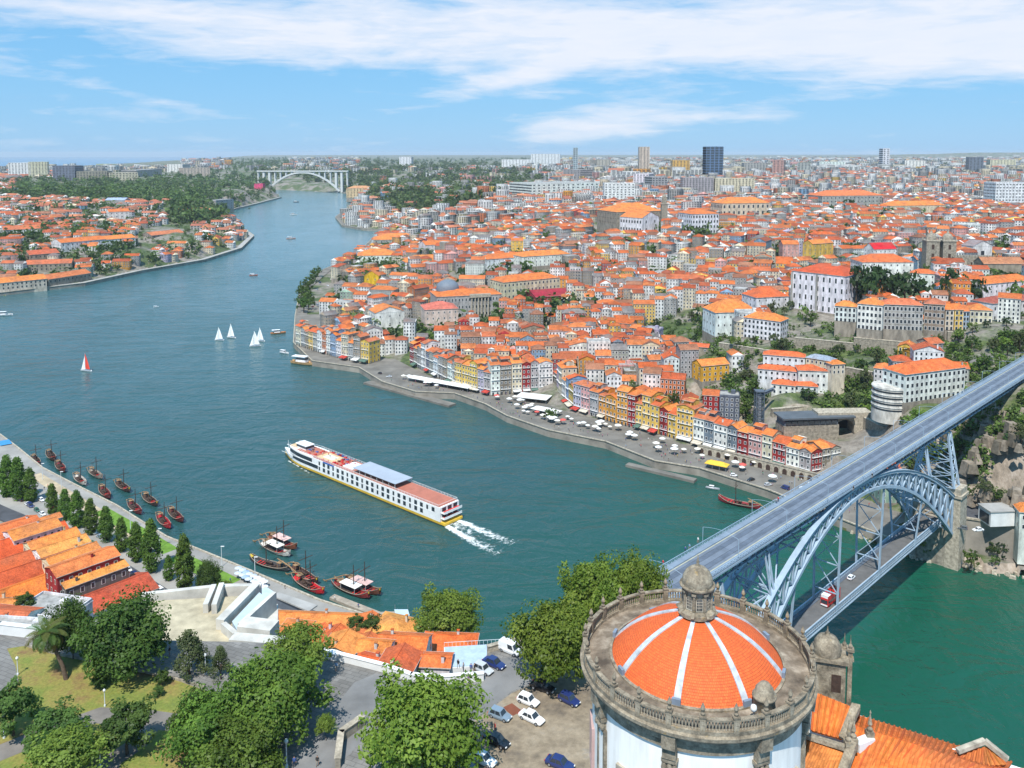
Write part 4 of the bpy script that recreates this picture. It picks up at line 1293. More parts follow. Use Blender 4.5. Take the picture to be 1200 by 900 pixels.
for px_, w_ in (([(118, 598), (160, 622), (200, 646)], 7), ([(205, 652), (240, 668), (272, 684)], 8)):
    ribbon('lawn', px_, 3.22, w_, m_glawn)
m_sand = plain('quay_sand', (0.45, 0.36, 0.24), 0.9, var=0.3, scale=0.2)
ribbon('path', [(40, 556), (80, 580), (118, 603), (160, 628)], 3.216, 6, m_sand)
# garden
sheet('garden_lawn', [at(u, v, ZP + 0.03) for u, v in [(8, 760), (28, 757), (70, 768), (140, 782), (200, 795), (232, 806), (300, 830), (330, 900), (330, 960), (-80, 960), (-80, 830), (0, 812), (22, 800), (18, 780)]], m_grass)
m_path = plain('garden_path', (0.2, 0.18, 0.16), 0.95, var=0.3, scale=0.25, bump=0.2)
ribbon('path', [(-60, 905), (0, 882), (60, 858), (115, 838), (170, 842), (230, 850)], ZP + 0.036, 4.2, m_path)
ribbon('path', [(178, 848), (160, 872), (130, 892), (110, 930)], ZP + 0.042, 3.6, m_path)
mb = MB(); pts = [at(u, v, ZP) for u, v in [(30, 757), (70, 768), (140, 782), (200, 795), (240, 806)]]
for a, b_ in zip(pts, pts[1:]): mb.beam(a + Vector((0, 0, .15)), b_ + Vector((0, 0, .15)), .35, .5)
tag(mb.build('kerb', M_GRANITE), kind='structure')
m_hroad = plain('worn_asphalt', (0.2, 0.198, 0.195), 0.9, var=0.3, scale=0.15)
sheet('road', [at(u, v, ZP + 0.012) for u, v in [(335, 960), (338, 900), (375, 850), (415, 800), (440, 789), (482, 800), (512, 803), (560, 799), (585, 772), (640, 762), (660, 785), (600, 810), (560, 840), (500, 835), (440, 850), (395, 900), (385, 960)]], m_hroad)
m_park, t, b = mat('car_park_paving')
co = t.node('ShaderNodeNewGeometry').outputs['Position']
a_ = t.noise(co, 0.16, 6.0, 0.65); b2 = t.noise(co, 0.9, 5.0, 0.7)
c = t.ramp(a_, [(0.32, (0.13, 0.105, 0.08)), (0.46, (0.24, 0.19, 0.13)), (0.58, (0.31, 0.25, 0.175)), (0.7, (0.26, 0.24, 0.215))])
t.put(b.inputs['Base Color'], t.mix(1.0, c, t.ramp(b2, [(0.3, 0.72), (0.7, 1.15)]), 'MULTIPLY')); b.inputs['Roughness'].default_value = 0.95
sheet('car_park', [at(u, v, ZP + 0.02) for u, v in [(560, 842), (600, 812), (662, 786), (720, 780), (760, 960), (520, 960), (500, 880)]], m_park)
sheet('car_park_patch', [at(u, v, ZP + 0.03) for u, v in [(589, 829), (600, 824), (612, 833), (601, 839)]], plain('red_earth', (0.2, 0.07, 0.04), 0.95))
mb = MB(); pts = [at(u, v, ZP) for u, v in [(396, 872), (440, 838), (492, 803)]]
for a, b_ in zip(pts, pts[1:]): mb.beam(a + Vector((0, 0, .12)), b_ + Vector((0, 0, .12)), .3, .3)
tag(mb.build('kerb', M_GRANITE_L), kind='structure')
# parapet walls along the edge of the hill
def parapet(px, h, th, label, m=M_PLASTER, z=ZP, cap=True, deep=0.0):
    t = empty('parapet_wall', at(*px[0], z)); o = t.location
    tag(t, label, 'wall')
    for a, b_ in zip(px, px[1:]):
        A, B = at(*a, z) - o, at(*b_, z) - o
        mb = MB(); mid = (A + B) / 2; d = B - A
        mb.box((mid.x, mid.y, -deep), (d.length + th * .4, th, h + deep), math.atan2(d.y, d.x)); w_ = mb.build('wall', m, t)
        if cap:
            mb = MB(); mb.box((mid.x, mid.y, h), (d.length + th * .5, th + .25, .14), math.atan2(d.y, d.x)); mb.build('coping', M_WHITE if m is M_PLASTER else M_GRANITE_L, w_)
    return t
parapet([(395, 773), (450, 787), (482, 798), (512, 801), (566, 797)], 1.3, .6, 'white parapet curving round the road above the orange roofs', deep=14)
parapet([(330, 755), (395, 773)], 1.2, 1.0, 'white parapet climbing beside the light green tree', deep=14)
parapet([(572, 764), (612, 752), (700, 743)], 1.1, .6, 'low stone parapet behind the white van at the end of the car park', M_GRANITE_L, deep=12)
parapet([(-150, 736), (0, 742), (100, 754), (180, 751)], 2.0, .8, 'long white wall at the back of the garden', deep=16)
parapet([(396, 900), (400, 868), (425, 850)], 1.6, .8, 'short brown stone wall at the corner of the car park', M_GRANITE)
# church annexe: stone gable turret and tiled roofs on the right
an = empty('church_annexe', (0, 0, 0)); tag(an, 'church wing of low orange tiled roofs with stone copings right of the dome', 'church wing')
OR = (0.70, 0.17, 0.035)
E = lambda u, v, z: at(u, v, z)
roof_slab('tiled_roof', [E(951, 856, 98), E(986, 866, 98), E(1000, 829, 100.5), E(955, 811, 100.5)], an, col=OR)
roof_slab('tiled_roof', [E(915, 905, 97), E(985, 905, 97), E(996, 877, 99), E(936, 862, 99)], an, col=(0.6, 0.2, 0.05))
roof_slab('tiled_roof', [E(985, 905, 96.5), E(1120, 935, 96.5), E(1175, 905, 99), E(1003, 851, 99)], an, col=OR)
roof_slab('tiled_roof', [E(1003, 851, 99), E(1175, 905, 99), E(1185, 893, 96.5), E(1006, 838, 96.5)], an, col=OR)
roof_slab('tiled_roof', [E(1118, 889, 98.5), E(1150, 899, 98.5), E(1152, 876, 99.4), E(1127, 877, 99.3)], an, col=(0.74, 0.2, 0.04))
roof_slab('tiled_roof', [E(1150, 899, 98.5), E(1179, 896, 98.5), E(1160, 875, 99.4), E(1152, 876, 99.4)], an, col=(0.74, 0.24, 0.05))
mb = MB(); mb.box((*E(1146, 890, 98.5)[:2], 76), (5.0, 5.0, 21.6), R(-20)); mb.build('wall', m_cw, an)
mb = MB(); c_ = (E(985, 866, 98) + E(1000, 829, 100)) / 2
mb.box((52, 94, 76), (34, 16, 19.8), R(-32)); mb.box((34, 97, 76), (16, 14, 20.5), R(-20)); mb.build('wall', m_cw, an)
mb = MB(); mb.beam(E(988, 866, 98.4), E(1003, 828, 101), 1.0, .7); mb.beam(E(1003, 828, 101), E(1003, 838, 97), 1.0, .7); mb.build('gable_coping', m_lich, an)
mb = MB(); mb.beam(E(985, 912, 97), E(1000, 870, 99.6), 1.0, .8); mb.build('gable_coping', m_lich, an)
mb = MB(); mb.beam(E(900, 912, 97.3), E(938, 860, 99.3), .8, .6); mb.beam(E(938, 860, 99.3), E(990, 876, 99.3), .7, .5); mb.build('gable_coping', m_lich, an)
mb = MB(); mb.beam(E(1122, 880, 99.5), E(1154, 868, 100.2), .6, .5); mb.beam(E(1154, 868, 100.2), E(1181, 890, 98.9), .6, .5); mb.build('gable_coping', M_GRANITE_L, an)
for u, v, z in ((1000, 868, 99.5), (1019, 860, 99), (994, 872, 99.5)):
    p = E(u, v, z); mb = MB(); mb.box((p.x, p.y, z - 1.2), (.9, .9, 1.6)); mb.lathe([(.3, .4), (.36, .7), (.12, 1.0), (.28, 1.3), (.05, 2.6), (.12, 2.75), (.02, 3.1)], 10, tuple(p)); mb.build('pinnacle', m_lich, an)
p = E(1012, 868, 98.6); mb = MB(); mb.box((p.x, p.y, 97), (2.6, 1.2, 1.8), R(25)); mb.build('white_parapet', M_PLASTER, an)
# bell gable and stone cupola behind
bg = empty('bell_turret', (0, 0, 0)); tag(bg, 'stone bell turret with small cupola and pilasters behind the dome', 'turret')
p = E(972, 806, 99)
ox, oy = p.x, p.y
ra = math.atan2(-oy, -ox) + R(95)
mb = MB(); mb.box((ox, oy, 76), (3.6, 3.2, 27.5), ra); mb.build('shaft', m_lich, bg)
mb = MB(); mb.box((ox, oy, 103.5), (4.3, 3.9, .5), ra); mb.build('cornice', m_lich, bg)
mb = MB(); mb.lathe([(1.75, 104), (1.85, 104.5), (1.65, 105.4), (1.2, 106.1), (.5, 106.5), (.2, 106.6), (.3, 106.8), (.1, 107), (.05, 107.6)], 20, (ox - .5, oy, 0)); mb.build('cupola', m_lich, bg, smooth=True)
for dx, dy, hh in ((2.2, -1.0, 107), (2.3, 1.2, 106), (2.7, .2, 105)):
    mb = MB(); q0 = (ox + dx, oy + dy)
    mb.box((*q0, 76), (.55, .55, hh - 78), ra); mb.box((*q0, hh - 2.2), (.9, .9, .35), ra); mb.lathe([(.22, hh - 1.9), (.28, hh - 1.5), (.1, hh - 1.2), (.02, hh)], 8, (*q0, 0)); mb.build('pilaster', m_lich, bg)
mb = MB(); mb.box((ox + .2, oy - 1.65, 99.5), (1.2, .2, 2.4), ra); mb.build('niche', M_DARK, bg)

# near trees (shared crowns)
cm_a = crown_mesh('crown_plane', 170, 21000, 9.4, 9.4, 7.4, 9.2, .8, 11, col=((.045, .085, .01), (.15, .205, .035)))
cm_b = crown_mesh('crown_dark', 150, 17000, 7.2, 7.0, 6.2, 6.9, .62, 12, col=((0.02, 0.048, 0.012), (0.075, 0.125, 0.026)))
cm_c = crown_mesh('crown_mid', 150, 17000, 7.7, 7.4, 6.6, 7.6, .66, 13, col=((.03, .062, .01), (.11, .17, .03)))
cm_d = crown_mesh('crown_small', 55, 5200, 3.3, 3.2, 3.0, 4.6, .46, 14, col=((0.02, 0.044, 0.012), (0.08, 0.125, 0.03)))
cm_e = crown_mesh('crown_conifer', 60, 4200, 3.4, 3.4, 3.6, 4.6, .4, 15, shape='cone', col=G_OLIVE)
cm_l = crown_mesh('crown_light', 80, 9000, 5.2, 5.0, 4.4, 6.4, .55, 16, col=((0.06, 0.1, 0.016), (0.17, 0.23, 0.045)))
tm_a = trunk_mesh(9.5, .55, 8, 6, 1, .35); tm_b = trunk_mesh(7, .45, 7, 4.5, 2, .3); tm_d = trunk_mesh(4.6, .2, 5, 1.8, 3)


def gat(u, v, z=ZP): return at(u, v, z)
tree('plane_tree', 'broad bright green plane tree filling the middle of the car park edge', gat(498, 914), tm_a, cm_a, (.83, .83, .9))
tree('plane_tree', 'tall bright green plane tree beside the church balustrade', gat(651, 799), tm_a, cm_a, (.7, .7, .82), 2.1)
tree('plane_tree', 'rounded green plane tree at the near end of the upper bridge deck', (16.5, 163, 75), tm_a, cm_a, (.62, .62, .86), 4.0)
tree('plane_tree', 'small green tree top showing just behind the church balustrade', (25.5, 166, 75), tm_a, cm_a, (.5, .5, .82), 5.0)
tree('shade_tree', 'large dense dark green tree behind the garden lawn beside the palm', gat(147, 788), tm_b, cm_b, (1.0, 1.0, .98), 1.0)
tree('shade_tree', 'smaller dark tree half hidden between palm and large dense tree', gat(86, 772), tm_b, cm_b, (.52, .5, .84), 3.0)
tree('shade_tree', 'dark broad tree at the lower left of the road bend', gat(252, 893), tm_b, cm_c, (.8, .8, .72), 1.4)
tree('shade_tree', 'large olive green tree overhanging the road with a dark understorey', gat(318, 868), tm_b, cm_c, (1.0, 1.0, .92), 2.4)
tree('shade_tree', 'light green feathery tree by the white parapet above the orange roofs', gat(350, 806), tm_b, cm_l, (.92, .92, 1.0), .4)
tree('shade_tree', 'dark round tree at the bottom edge right of the garden path', gat(286, 925), tm_b, cm_c, (.75, .75, .7), 5.4)
tree('shade_tree', 'dark tree between garden path and road bend', gat(232, 868), tm_b, cm_b, (.55, .55, .6), 5.4)
tree('small_tree', 'dark cone shaped tree on the grey pavement beside the large dense tree', gat(222, 790), tm_d, cm_e, (1.02, 1.02, .95))
tree('small_tree', 'slim dark sapling on the grey pavement next to a cone shaped tree', gat(259, 796), tm_d, cm_e, (.62, .62, .72), 2)
tree('small_tree', 'round dark tree at the left edge of the garden by a lamp post', gat(16, 862), tm_d, cm_d, (1.05, 1.05, 1.1), .5)
tree('small_tree', 'round dark tree beside the garden path fork with a clear shadow', gat(149, 884), tm_d, cm_d, (1.15, 1.15, 1.05), 1.5)
tree('small_tree', 'low dark tree left of the garden path above a paler bush', gat(64, 880), tm_d, cm_d, (1.25, 1.25, .8), 2.5)
tree('small_tree', 'wide grey green tree at the bottom edge of the garden', gat(80, 915), tm_d, cm_l, (.95, .95, .72), 3.5)
tree('small_tree', 'yellow green sapling at the road edge under the olive green tree', gat(382, 868), tm_d, cm_l, (.26, .26, .42), 3.5)
tree('bush', 'low bright bush at the bottom edge left of a lamp post', gat(318, 903), tm_d, cm_l, (.32, .32, .28), 1.0, cat='bush')
tree('bush', 'small dark bush on the lawn above the garden lamp', gat(117, 806), tm_d, cm_d, (.42, .42, .3), 1.0, cat='bush')
tree('bush', 'tiny olive shrub on the brownish lawn under the dark trees', gat(190, 803), tm_d, cm_d, (.36, .36, .34), 2.0, cat='bush')
tree('bush', 'tiny reddish shrub alone on the lawn right of the garden lamp', gat(185, 816), tm_d, cm_d, (.28, .28, .22), 3.0, cat='bush')
tree('shade_tree', 'big round green tree on the river bank below the parapet', at(526, 752, 14), tm_a, cm_a, (.98, .98, .98), 3.3)
# palm
pl = empty('palm_tree', gat(78, 796)); tag(pl, 'date palm with arching fronds and orange fruit on the garden lawn', 'palm tree')
mb = MB(); cx_, cy_ = at(60, 738, 86).x - pl.location.x, 0.5
mb.tube([(0, 0, -.4), (cx_ * .2, .1, 2.5), (cx_ * .6, .3, 5.5), (cx_, cy_, 8.0)], [.42, .34, .32, .36], 9); mb.build('trunk', M_BARK, pl)
g = random.Random(5)
for k in range(46):
    a = 2 * math.pi * k * .381966; e0 = R(75 - 95 * (k / 46)); L_ = g.uniform(3.6, 4.5)
    pts = []; x = z = 0.0; e = e0
    for j in range(8):
        pts.append((x, z)); x += L_ / 7 * math.cos(e); z += L_ / 7 * math.sin(e); e -= R(13 + 4 * (k / 46) * 2)
    mb = MB(); ca, sa = math.cos(a), math.sin(a)
    cc = (g.uniform(.05, .1), g.uniform(.09, .13), .03) if k < 36 else (.2, .16, .05)
    for j in range(7):
        (x0, z0), (x1, z1) = pts[j], pts[j + 1]
        for s_ in (-1, 1):
            for q_ in range(3):
                f0 = q_ / 3; xa, za = x0 + (x1 - x0) * f0, z0 + (z1 - z0) * f0; xb, zb_ = x0 + (x1 - x0) * (f0 + .22), z0 + (z1 - z0) * (f0 + .22)
                w = .62 * math.sin(math.pi * min(.97, (j + f0 + .8) / 8)) + .08
                P = lambda x, y, z: (cx_ + x * ca - y * sa, cy_ + x * sa + y * ca, 8.0 + z)
                mb.face([P(xa, 0, za), P(xb, 0, zb_), P(xb + .28, s_ * w, zb_ - .28 * w), P(xa + .28, s_ * w, za - .3 * w)], 0, cc)
    mb.build('frond', M_LEAF, pl)
for k in range(3):
    mb = MB(); a = k * 2.1; mb.lathe([(.03, -1.1), (.3, -.8), (.34, -.5), (.1, 0)], 8, (cx_ + .6 * math.cos(a), cy_ + .6 * math.sin(a), 7.9)); mb.build('fruit_cluster', plain('date_fruit', (.6, .2, .03), .7), pl)

# garden lamps
lp = empty('lamp_post', gat(123, 828)); tag(lp, 'white garden lamp post at the edge of the path in the lawn', 'lamp post', 'lamp posts of the garden')
mb = MB(); mb.tube([(0, 0, 0), (0, 0, 2.6)], [.08, .06], 7); mb.lathe([(.16, 0), (.16, .3), (.08, .4)], 8); mb.build('pole', M_LIGHTPIPE, lp)
mb = MB(); mb.lathe([(.02, 2.55), (.2, 2.7), (.24, 2.95), (.02, 3.15)], 10); mb.build('lamp_head', M_LAMP, lp, smooth=True)
for u, v, s_, lab in ((21, 791, 1.1, 'white garden lamp post at the left end of the lawn by the pale path'), (5, 865, 1.3, 'white garden lamp post under the dark tree at the left edge'), (118, 905, 1.3, 'white garden lamp post at the bottom edge beside the grey green tree'),
                     (241, 790, 1.25, 'pale lamp post on the pavement between two small dark trees'), (336, 900, 1.5, 'tall pale lamp post at the road bend by the bottom edge')):
    o = copy_tree(lp, gat(u, v), scale=s_); o['label'] = lab
# ------------------------------------------------------------------ cars, bus, people
def car_proto(kind):
    L_, Wd, Ht, bon = dict(hatch=(3.9, 1.7, 1.48, .32), sedan=(4.5, 1.76, 1.45, .3), van=(4.6, 1.85, 1.95, .2))[kind]
    t = empty('parked_car' if kind != 'van' else 'parked_van', (0, 0, -200))
    hb = .78 if kind != 'van' else .95
    # body from cross sections along x: (x, half width, sill z, shoulder z)
    secs = [(-L_ / 2, .70, .42, hb - .12), (-L_ / 2 + .12, .8, .26, hb + .02), (-L_ / 2 + .9, Wd / 2, .2, hb + .04), (0, Wd / 2, .18, hb + .02), (L_ / 2 - .9, Wd / 2, .2, hb - .04), (L_ / 2 - .2, .76, .25, hb - .16), (L_ / 2, .6, .4, hb - .3)]
    mb = MB(); vs = []
    for x, w, z0, z1 in secs: vs += [(x, -w * .92, z0), (x, -w, (z0 + z1) * .52), (x, -w * .93, z1), (x, 0, z1 + .04), (x, w * .93, z1), (x, w, (z0 + z1) * .52), (x, w * .92, z0)]
    fs = []
    for i in range(len(secs) - 1):
        for k in range(6): fs.append((i * 7 + k, (i + 1) * 7 + k, (i + 1) * 7 + k + 1, i * 7 + k + 1))
        fs.append((i * 7 + 6, (i + 1) * 7 + 6, (i + 1) * 7, i * 7))
    fs += [tuple(range(7)), tuple(range((len(secs) - 1) * 7 + 6, (len(secs) - 1) * 7 - 1, -1))]
    mb.poly(vs, fs); mb.build('body', M_PAINT, t, smooth=False)
    if kind == 'hatch': xs = (-L_ / 2 + .1, -L_ / 2 + .5, .35, L_ / 2 - 1.15)
    elif kind == 'sedan': xs = (-L_ / 2 + .55, -L_ / 2 + 1.25, .35, L_ / 2 - 1.25)
    else: xs = (-L_ / 2 + .06, -L_ / 2 + .18, 1.0, L_ / 2 - .85)
    w0, w1 = Wd / 2 * .92, Wd / 2 * .74 if kind != 'van' else Wd / 2 * .86
    z0, z1 = hb, Ht
    A = [(xs[0], -w0, z0), (xs[3], -w0, z0), (xs[3], w0, z0), (xs[0], w0, z0)]
    B = [(xs[1], -w1, z1), (xs[2], -w1, z1), (xs[2], w1, z1), (xs[1], w1, z1)]
    mb = MB(); mb.poly(A + B, [(4, 5, 6, 7), (0, 1, 5, 4), (1, 2, 6, 5), (2, 3, 7, 6), (3, 0, 4, 7)])
    cab = mb.build('cabin', M_PAINT, t)

    def pane(i, j, a, b_, c, d, nm):
        """a glass pane on the quad i,j of the cabin side, inset"""
        P = [Vector(p) for p in (A[i], A[j], B[j], B[i])]
        n = (P[1] - P[0]).cross(P[3] - P[0]).normalized()
        f = lambda s_, t_: (P[0] * (1 - s_) + P[1] * s_) * (1 - t_) + (P[3] * (1 - s_) + P[2] * s_) * t_ + n * .015
        m_ = MB(); m_.face([f(a, c), f(b_, c), f(b_, d), f(a, d)]); m_.build(nm, M_GLASS, cab)
    if kind == 'van': pane(0, 1, .62, .94, .12, .9, 'side_window'); pane(2, 3, .06, .38, .12, .9, 'side_window')
    else:
        for a, b_ in ((.1, .48), (.52, .9)): pane(0, 1, a, b_, .12, .88, 'side_window'); pane(2, 3, a, b_, .12, .88, 'side_window')
    pane(1, 2, .06, .94, .08, .92, 'windscreen')
    pane(3, 0, .1, .9, .15, .9, 'rear_window')
    mw_ = MB(); mw_.lathe([(.02, -.1), (.3, -.1), (.32, -.06), (.32, .06), (.3, .1), (.02, .1)], 12)
    for v_ in range(len(mw_.v)): x, y, z = mw_.v[v_]; mw_.v[v_] = (x, z, y)
    me_w = mw_.mesh('wheel', M_BLACK)
    mh = MB(); mh.lathe([(.0, .0), (.19, .0), (.2, .02)], 8)
    for v_ in range(len(mh.v)): x, y, z = mh.v[v_]; mh.v[v_] = (x, z, y)
    me_h = mh.mesh('rim', M_GREYMETAL)
    for sx_ in (-1, 1):
        for sy_ in (-1, 1):
            w_ = link('wheel', me_w, t, (sx_ * L_ * .31, sy_ * (Wd / 2 - .1), .32)); link('rim', me_h, w_, (0, sy_ * .105, 0))
    for sy_ in (-1, 1):
        mb = MB(); mb.box((L_ / 2 - .09, sy_ * .52, hb - .34), (.2, .34, .13)); mb.build('headlight', M_LAMP, t)
        mb = MB(); mb.box((-L_ / 2 + .05, sy_ * .62, hb - .2), (.12, .24, .16)); mb.build('tail_light', M_RED, t)
    return t


CARS = {k: car_proto(k) for k in ('hatch', 'sedan', 'van')}
USED = set()


def car(kind, loc, rz, color, label, group, cat='car'):
    if kind not in USED:
        t = CARS[kind]; USED.add(kind); t.location = loc; t.rotation_euler = (0, 0, rz); set_color(t, color)
    else: t = copy_tree(CARS[kind], loc, rz, color=color)
    tag(t, label, cat, group); return t


CC = dict(white=(.8, .8, .8), navy=(.02, .035, .14), silver=(.5, .52, .54), black=(.012, .012, .015), greyblue=(.2, .27, .34), grey=(.12, .13, .14), red=(.5, .02, .02), blue=(.03, .1, .35), green=(.03, .12, .08))
for kind, u, v, h_, c, lab in [
    ('van', 598, 764, -36, 'white', 'white van parked by the parapet at the far end of the car park'),
    ('sedan', 579, 780, -36, 'navy', 'dark blue car parked next to the white van'),
    ('hatch', 566, 787, -36, 'silver', 'pale silver car parked left of the dark blue car, partly under the plane tree'),
    ('sedan', 636, 808, -30, 'black', 'black car at the foot of the tall plane tree'),
    ('hatch', 619, 824, -33, 'white', 'white hatchback parked below the black car and left of the plane tree trunk'),
    ('sedan', 623, 844, -36, 'white', 'white saloon car beside the red earth patch in the car park'),
    ('hatch', 586, 841, -30, 'greyblue', 'blue grey hatchback next to the red earth patch under the plane tree'),
    ('sedan', 582, 871, -35, 'black', 'black saloon car below the blue grey hatchback'),
    ('sedan', 566, 893, -33, 'white', 'white car at the bottom edge of the car park'),
    ('hatch', 543, 899, -30, 'grey', 'dark grey car half under the plane tree at the bottom edge'),
    ('sedan', 656, 898, -28, 'navy', 'dark blue car near the church wall at the bottom edge'),
    ('hatch', 667, 823, -40, 'navy', 'dark blue car in shade against the church wall')]:
    car(kind, gat(u, v, ZP + .02), R(h_), CC[c], lab, 'cars in the church car park')
# on the lower bridge deck
car('hatch', bridge_pt((at(1012, 680, ZL) - pA).xy.length - 2, 1.3, ZL), BR_ANG, CC['white'], 'white car driving over the lower bridge deck', 'vehicles on the bridge')
bus = empty('tour_bus', bridge_pt((at(967, 703, ZL) - pA).xy.length, -.5, ZL), BR_ANG + math.pi); tag(bus, 'red open top double decker bus on the lower bridge deck', 'bus', 'vehicles on the bridge')
mb = MB(); mb.box((0, 0, .4), (9.6, 2.5, 2.2), top=.99); mb.box((0, 0, 2.62), (9.4, 2.46, .5)); mb.build('body', M_RED, bus)
mb = MB(); mb.box((0, 0, 3.13), (9.0, 2.1, .05)); mb.build('upper_floor', M_BLACK, bus)
for sgn in (-1, 1):
    mb = MB(); mb.box((0, sgn * 1.22, 3.1), (9.4, .08, .75)); mb.build('side_screen', M_RED, bus)
    for k in range(6):
        mb = MB(); mb.box((-3.6 + 1.45 * k, sgn * 1.25, 1.35), (1.25, .06, .95)); mb.build('window', M_GLASS, bus)
mb = MB(); mb.box((4.78, 0, 1.2), (.1, 2.2, 1.3)); mb.build('windscreen', M_GLASS, bus)
mb = MB(); mb.box((4.6, 0, 3.1), (.1, 2.3, 1.1)); mb.build('upper_screen', M_WHITE, bus)
mb = MB(); mb.box((3.4, 0, 3.9), (2.6, 2.4, .1)); mb.build('front_canopy', M_WHITE, bus)
mb = MB(); mb.box((4.86, 0, .5), (.06, 2.3, .5)); mb.build('bumper', M_WHITE, bus)
for k in range(6):
    for sgn in (-.6, .6):
        mb = MB(); mb.box((-3.8 + k * 1.1, sgn, 3.18), (.5, .9, .45)); mb.box((-4.05 + k * 1.1, sgn, 3.6), (.12, .9, .55)); mb.build('seat', M_RED if k % 2 else M_DARK, bus)
for sx_ in (-3, 3.1):
    for sgn in (-1, 1):
        mb = MB(); mb.lathe([(.02, -.14), (.48, -.14), (.48, .14), (.02, .14)], 14); mb.v = [(x + sx_, z + sgn * 1.15, y + .48) for x, y, z in mb.v]; mb.build('wheel', M_BLACK, bus)


def person_mesh(pose):
    """one continuous body grown along a skeleton"""
    me = bpy.data.meshes.new('body')
    s = .16 if pose else .05
    V = [(0, 0, .95), (0, 0, 1.2), (0, .01, 1.42), (0, .0, 1.52), (0, .03, 1.66), (0, .02, 1.76),
         (.1, 0, .9), (.12, s, .5), (.12, s * .9 - .06, .08), (.12, s + .12, .03), (-.1, 0, .9), (-.12, -s, .5), (-.12, -s - .1, .08), (-.12, -s + .08, .03),
         (.2, 0, 1.4), (.26, -.04, 1.12), (.27, .06 - s, .86), (.28, .08 - s, .76), (-.2, 0, 1.4), (-.26, -.02, 1.12), (-.27, .06 + s, .88), (-.28, .1 + s, .78)]
    Ed = [(0, 1), (1, 2), (2, 3), (3, 4), (4, 5), (0, 6), (6, 7), (7, 8), (8, 9), (0, 10), (10, 11), (11, 12), (12, 13), (2, 14), (14, 15), (15, 16), (16, 17), (2, 18), (18, 19), (19, 20), (20, 21)]
    rad = [.16, .15, .15, .07, .105, .07, .1, .075, .05, .04, .1, .075, .05, .04, .075, .05, .04, .035, .075, .05, .04, .035]
    me.from_pydata(V, Ed, [])
    o = bpy.data.objects.new('body', me); COL.objects.link(o)
    sk = o.modifiers.new('skin', 'SKIN'); o.modifiers.new('sub', 'SUBSURF').levels = 1
    for v_, r_ in zip(me.skin_vertices[0].data, rad): v_.radius = (r_, r_ * .85)
    me.skin_vertices[0].data[0].use_root = True
    dg = bpy.context.evaluated_depsgraph_get()
    out = bpy.data.meshes.new_from_object(o.evaluated_get(dg))
    bpy.data.objects.remove(o)
    out.name = 'body'
    skin = plain('skin', (.5, .28, .19), .6); hair = plain('hair', (.05, .03, .02), .7); tr = [plain('trousers', (.03, .04, .08), .9), plain('shorts', (.3, .26, .2), .9)][pose]
    out.materials.clear()
    for m_ in (M_CLOTH, tr, skin, hair): out.materials.append(m_)
    for p in out.polygons:
        c = p.center
        if c.z > 1.7 or (c.z > 1.58 and c.y < -.02): i = 3
        elif c.z > 1.49 or (abs(c.x) > .2 and c.z < .98): i = 2
        elif c.z > .93 or abs(c.x) > .21: i = 0
        elif c.z > (.06 if pose == 0 else .45): i = 1
        else: i = 2 if c.z > .1 else 3
        p.material_index = i
        p.use_smooth = True
    return out


PM = [person_mesh(0), person_mesh(1)]
SHIRT = [(.6, .04, .04), (.75, .75, .75), (.05, .1, .3), (.03, .03, .03), (.2, .35, .55), (.7, .5, .1), (.4, .4, .42), (.5, .15, .3), (.1, .3, .2), (.35, .2, .4)]
SHN = ['red', 'white', 'navy blue', 'black', 'pale blue', 'yellow', 'grey', 'dark pink', 'dark green', 'purple']


def person(loc, rz, label, ci, group=None, s_=1.0):
    o = link('person', PM[ci % 2 if ci < 2 else (ci * 7 // 3) % 2], None, loc, rz)
    o.color = (*SHIRT[ci], 1); o.scale = (s_,) * 3
    return tag(o, label, 'person', group)


for u, v, ci, lab in [(537, 783, 3, 'person in black walking beside the white parapet, leftmost of the group'), (543, 787, 6, 'person in grey by the parapet in the middle of the walkers'), (552, 788, 2, 'person in navy blue standing at the parapet, left one of a pair'),
                      (556, 788, 3, 'person in black standing at the parapet, right one of a pair'), (549, 800, 9, 'person in purple walking on the grey road'), (550, 806, 1, 'person in white on the grey road behind one in purple'),
                      (199, 768, 3, 'person in black on the grey pavement beside the large dense tree'), (394, 786, 4, 'person in pale blue at the end of the white parapet'), (580, 858, 0, 'person in red behind the black saloon car'),
                      (372, 898, 3, 'person in black at the bottom edge of the road'), (345, 899, 2, 'person in navy blue beside the tall lamp post')]:
    p = gat(u, v, ZP + .02)
    person(p, random.uniform(0, 6), lab, ci, 'people on the church square')
for u, v, ci, lab in [(777, 663, 0, 'person in red standing at the left railing of the upper bridge deck'), (803, 647, 2, 'person in navy blue on the upper bridge deck beyond the one in red'), (808, 644, 4, 'person in pale blue on the upper deck beside one in navy'), (818, 636, 1, 'person in white on the upper bridge deck by the left railing'), (1000, 575, 3, 'person in black walking along the right footway of the upper deck'),
                      (1022, 560, 3, 'person in black alone near the crown of the upper deck'), (910, 590, 6, 'person in grey at the left railing of the upper deck'), (912, 588, 0, 'person in red beside one in grey at the upper deck railing')]:
    p = at(u, v, ZD + .15); person(p, BR_ANG - 1.57, lab, ci, 'people crossing the upper bridge deck')
# ------------------------------------------------------------------ houses and lodges below the hill, on the near quay
def rh(base, u, v, ze, w, d, rdeg, wall='white', roof='gable', h=None, floors=2, rise=None, rcol=None, zb=None, label=None, **kw):
    """a house found by the middle of its roof at (u, v), eaves at height ze; w runs along the local x axis turned by rdeg"""
    rise = rise or min(w, d) * .22
    p = at(u, v, ze + rise * .5)
    h = h or max(4.0, ze - 3.0)
    return house('house', base, 'house', (p.x, p.y, ze - h), R(rdeg), w, d, h, floors, roof, rise, wall, rcol or random.choice(ROOFC), 'houses below the church hill', deep=12, label=label, **kw)


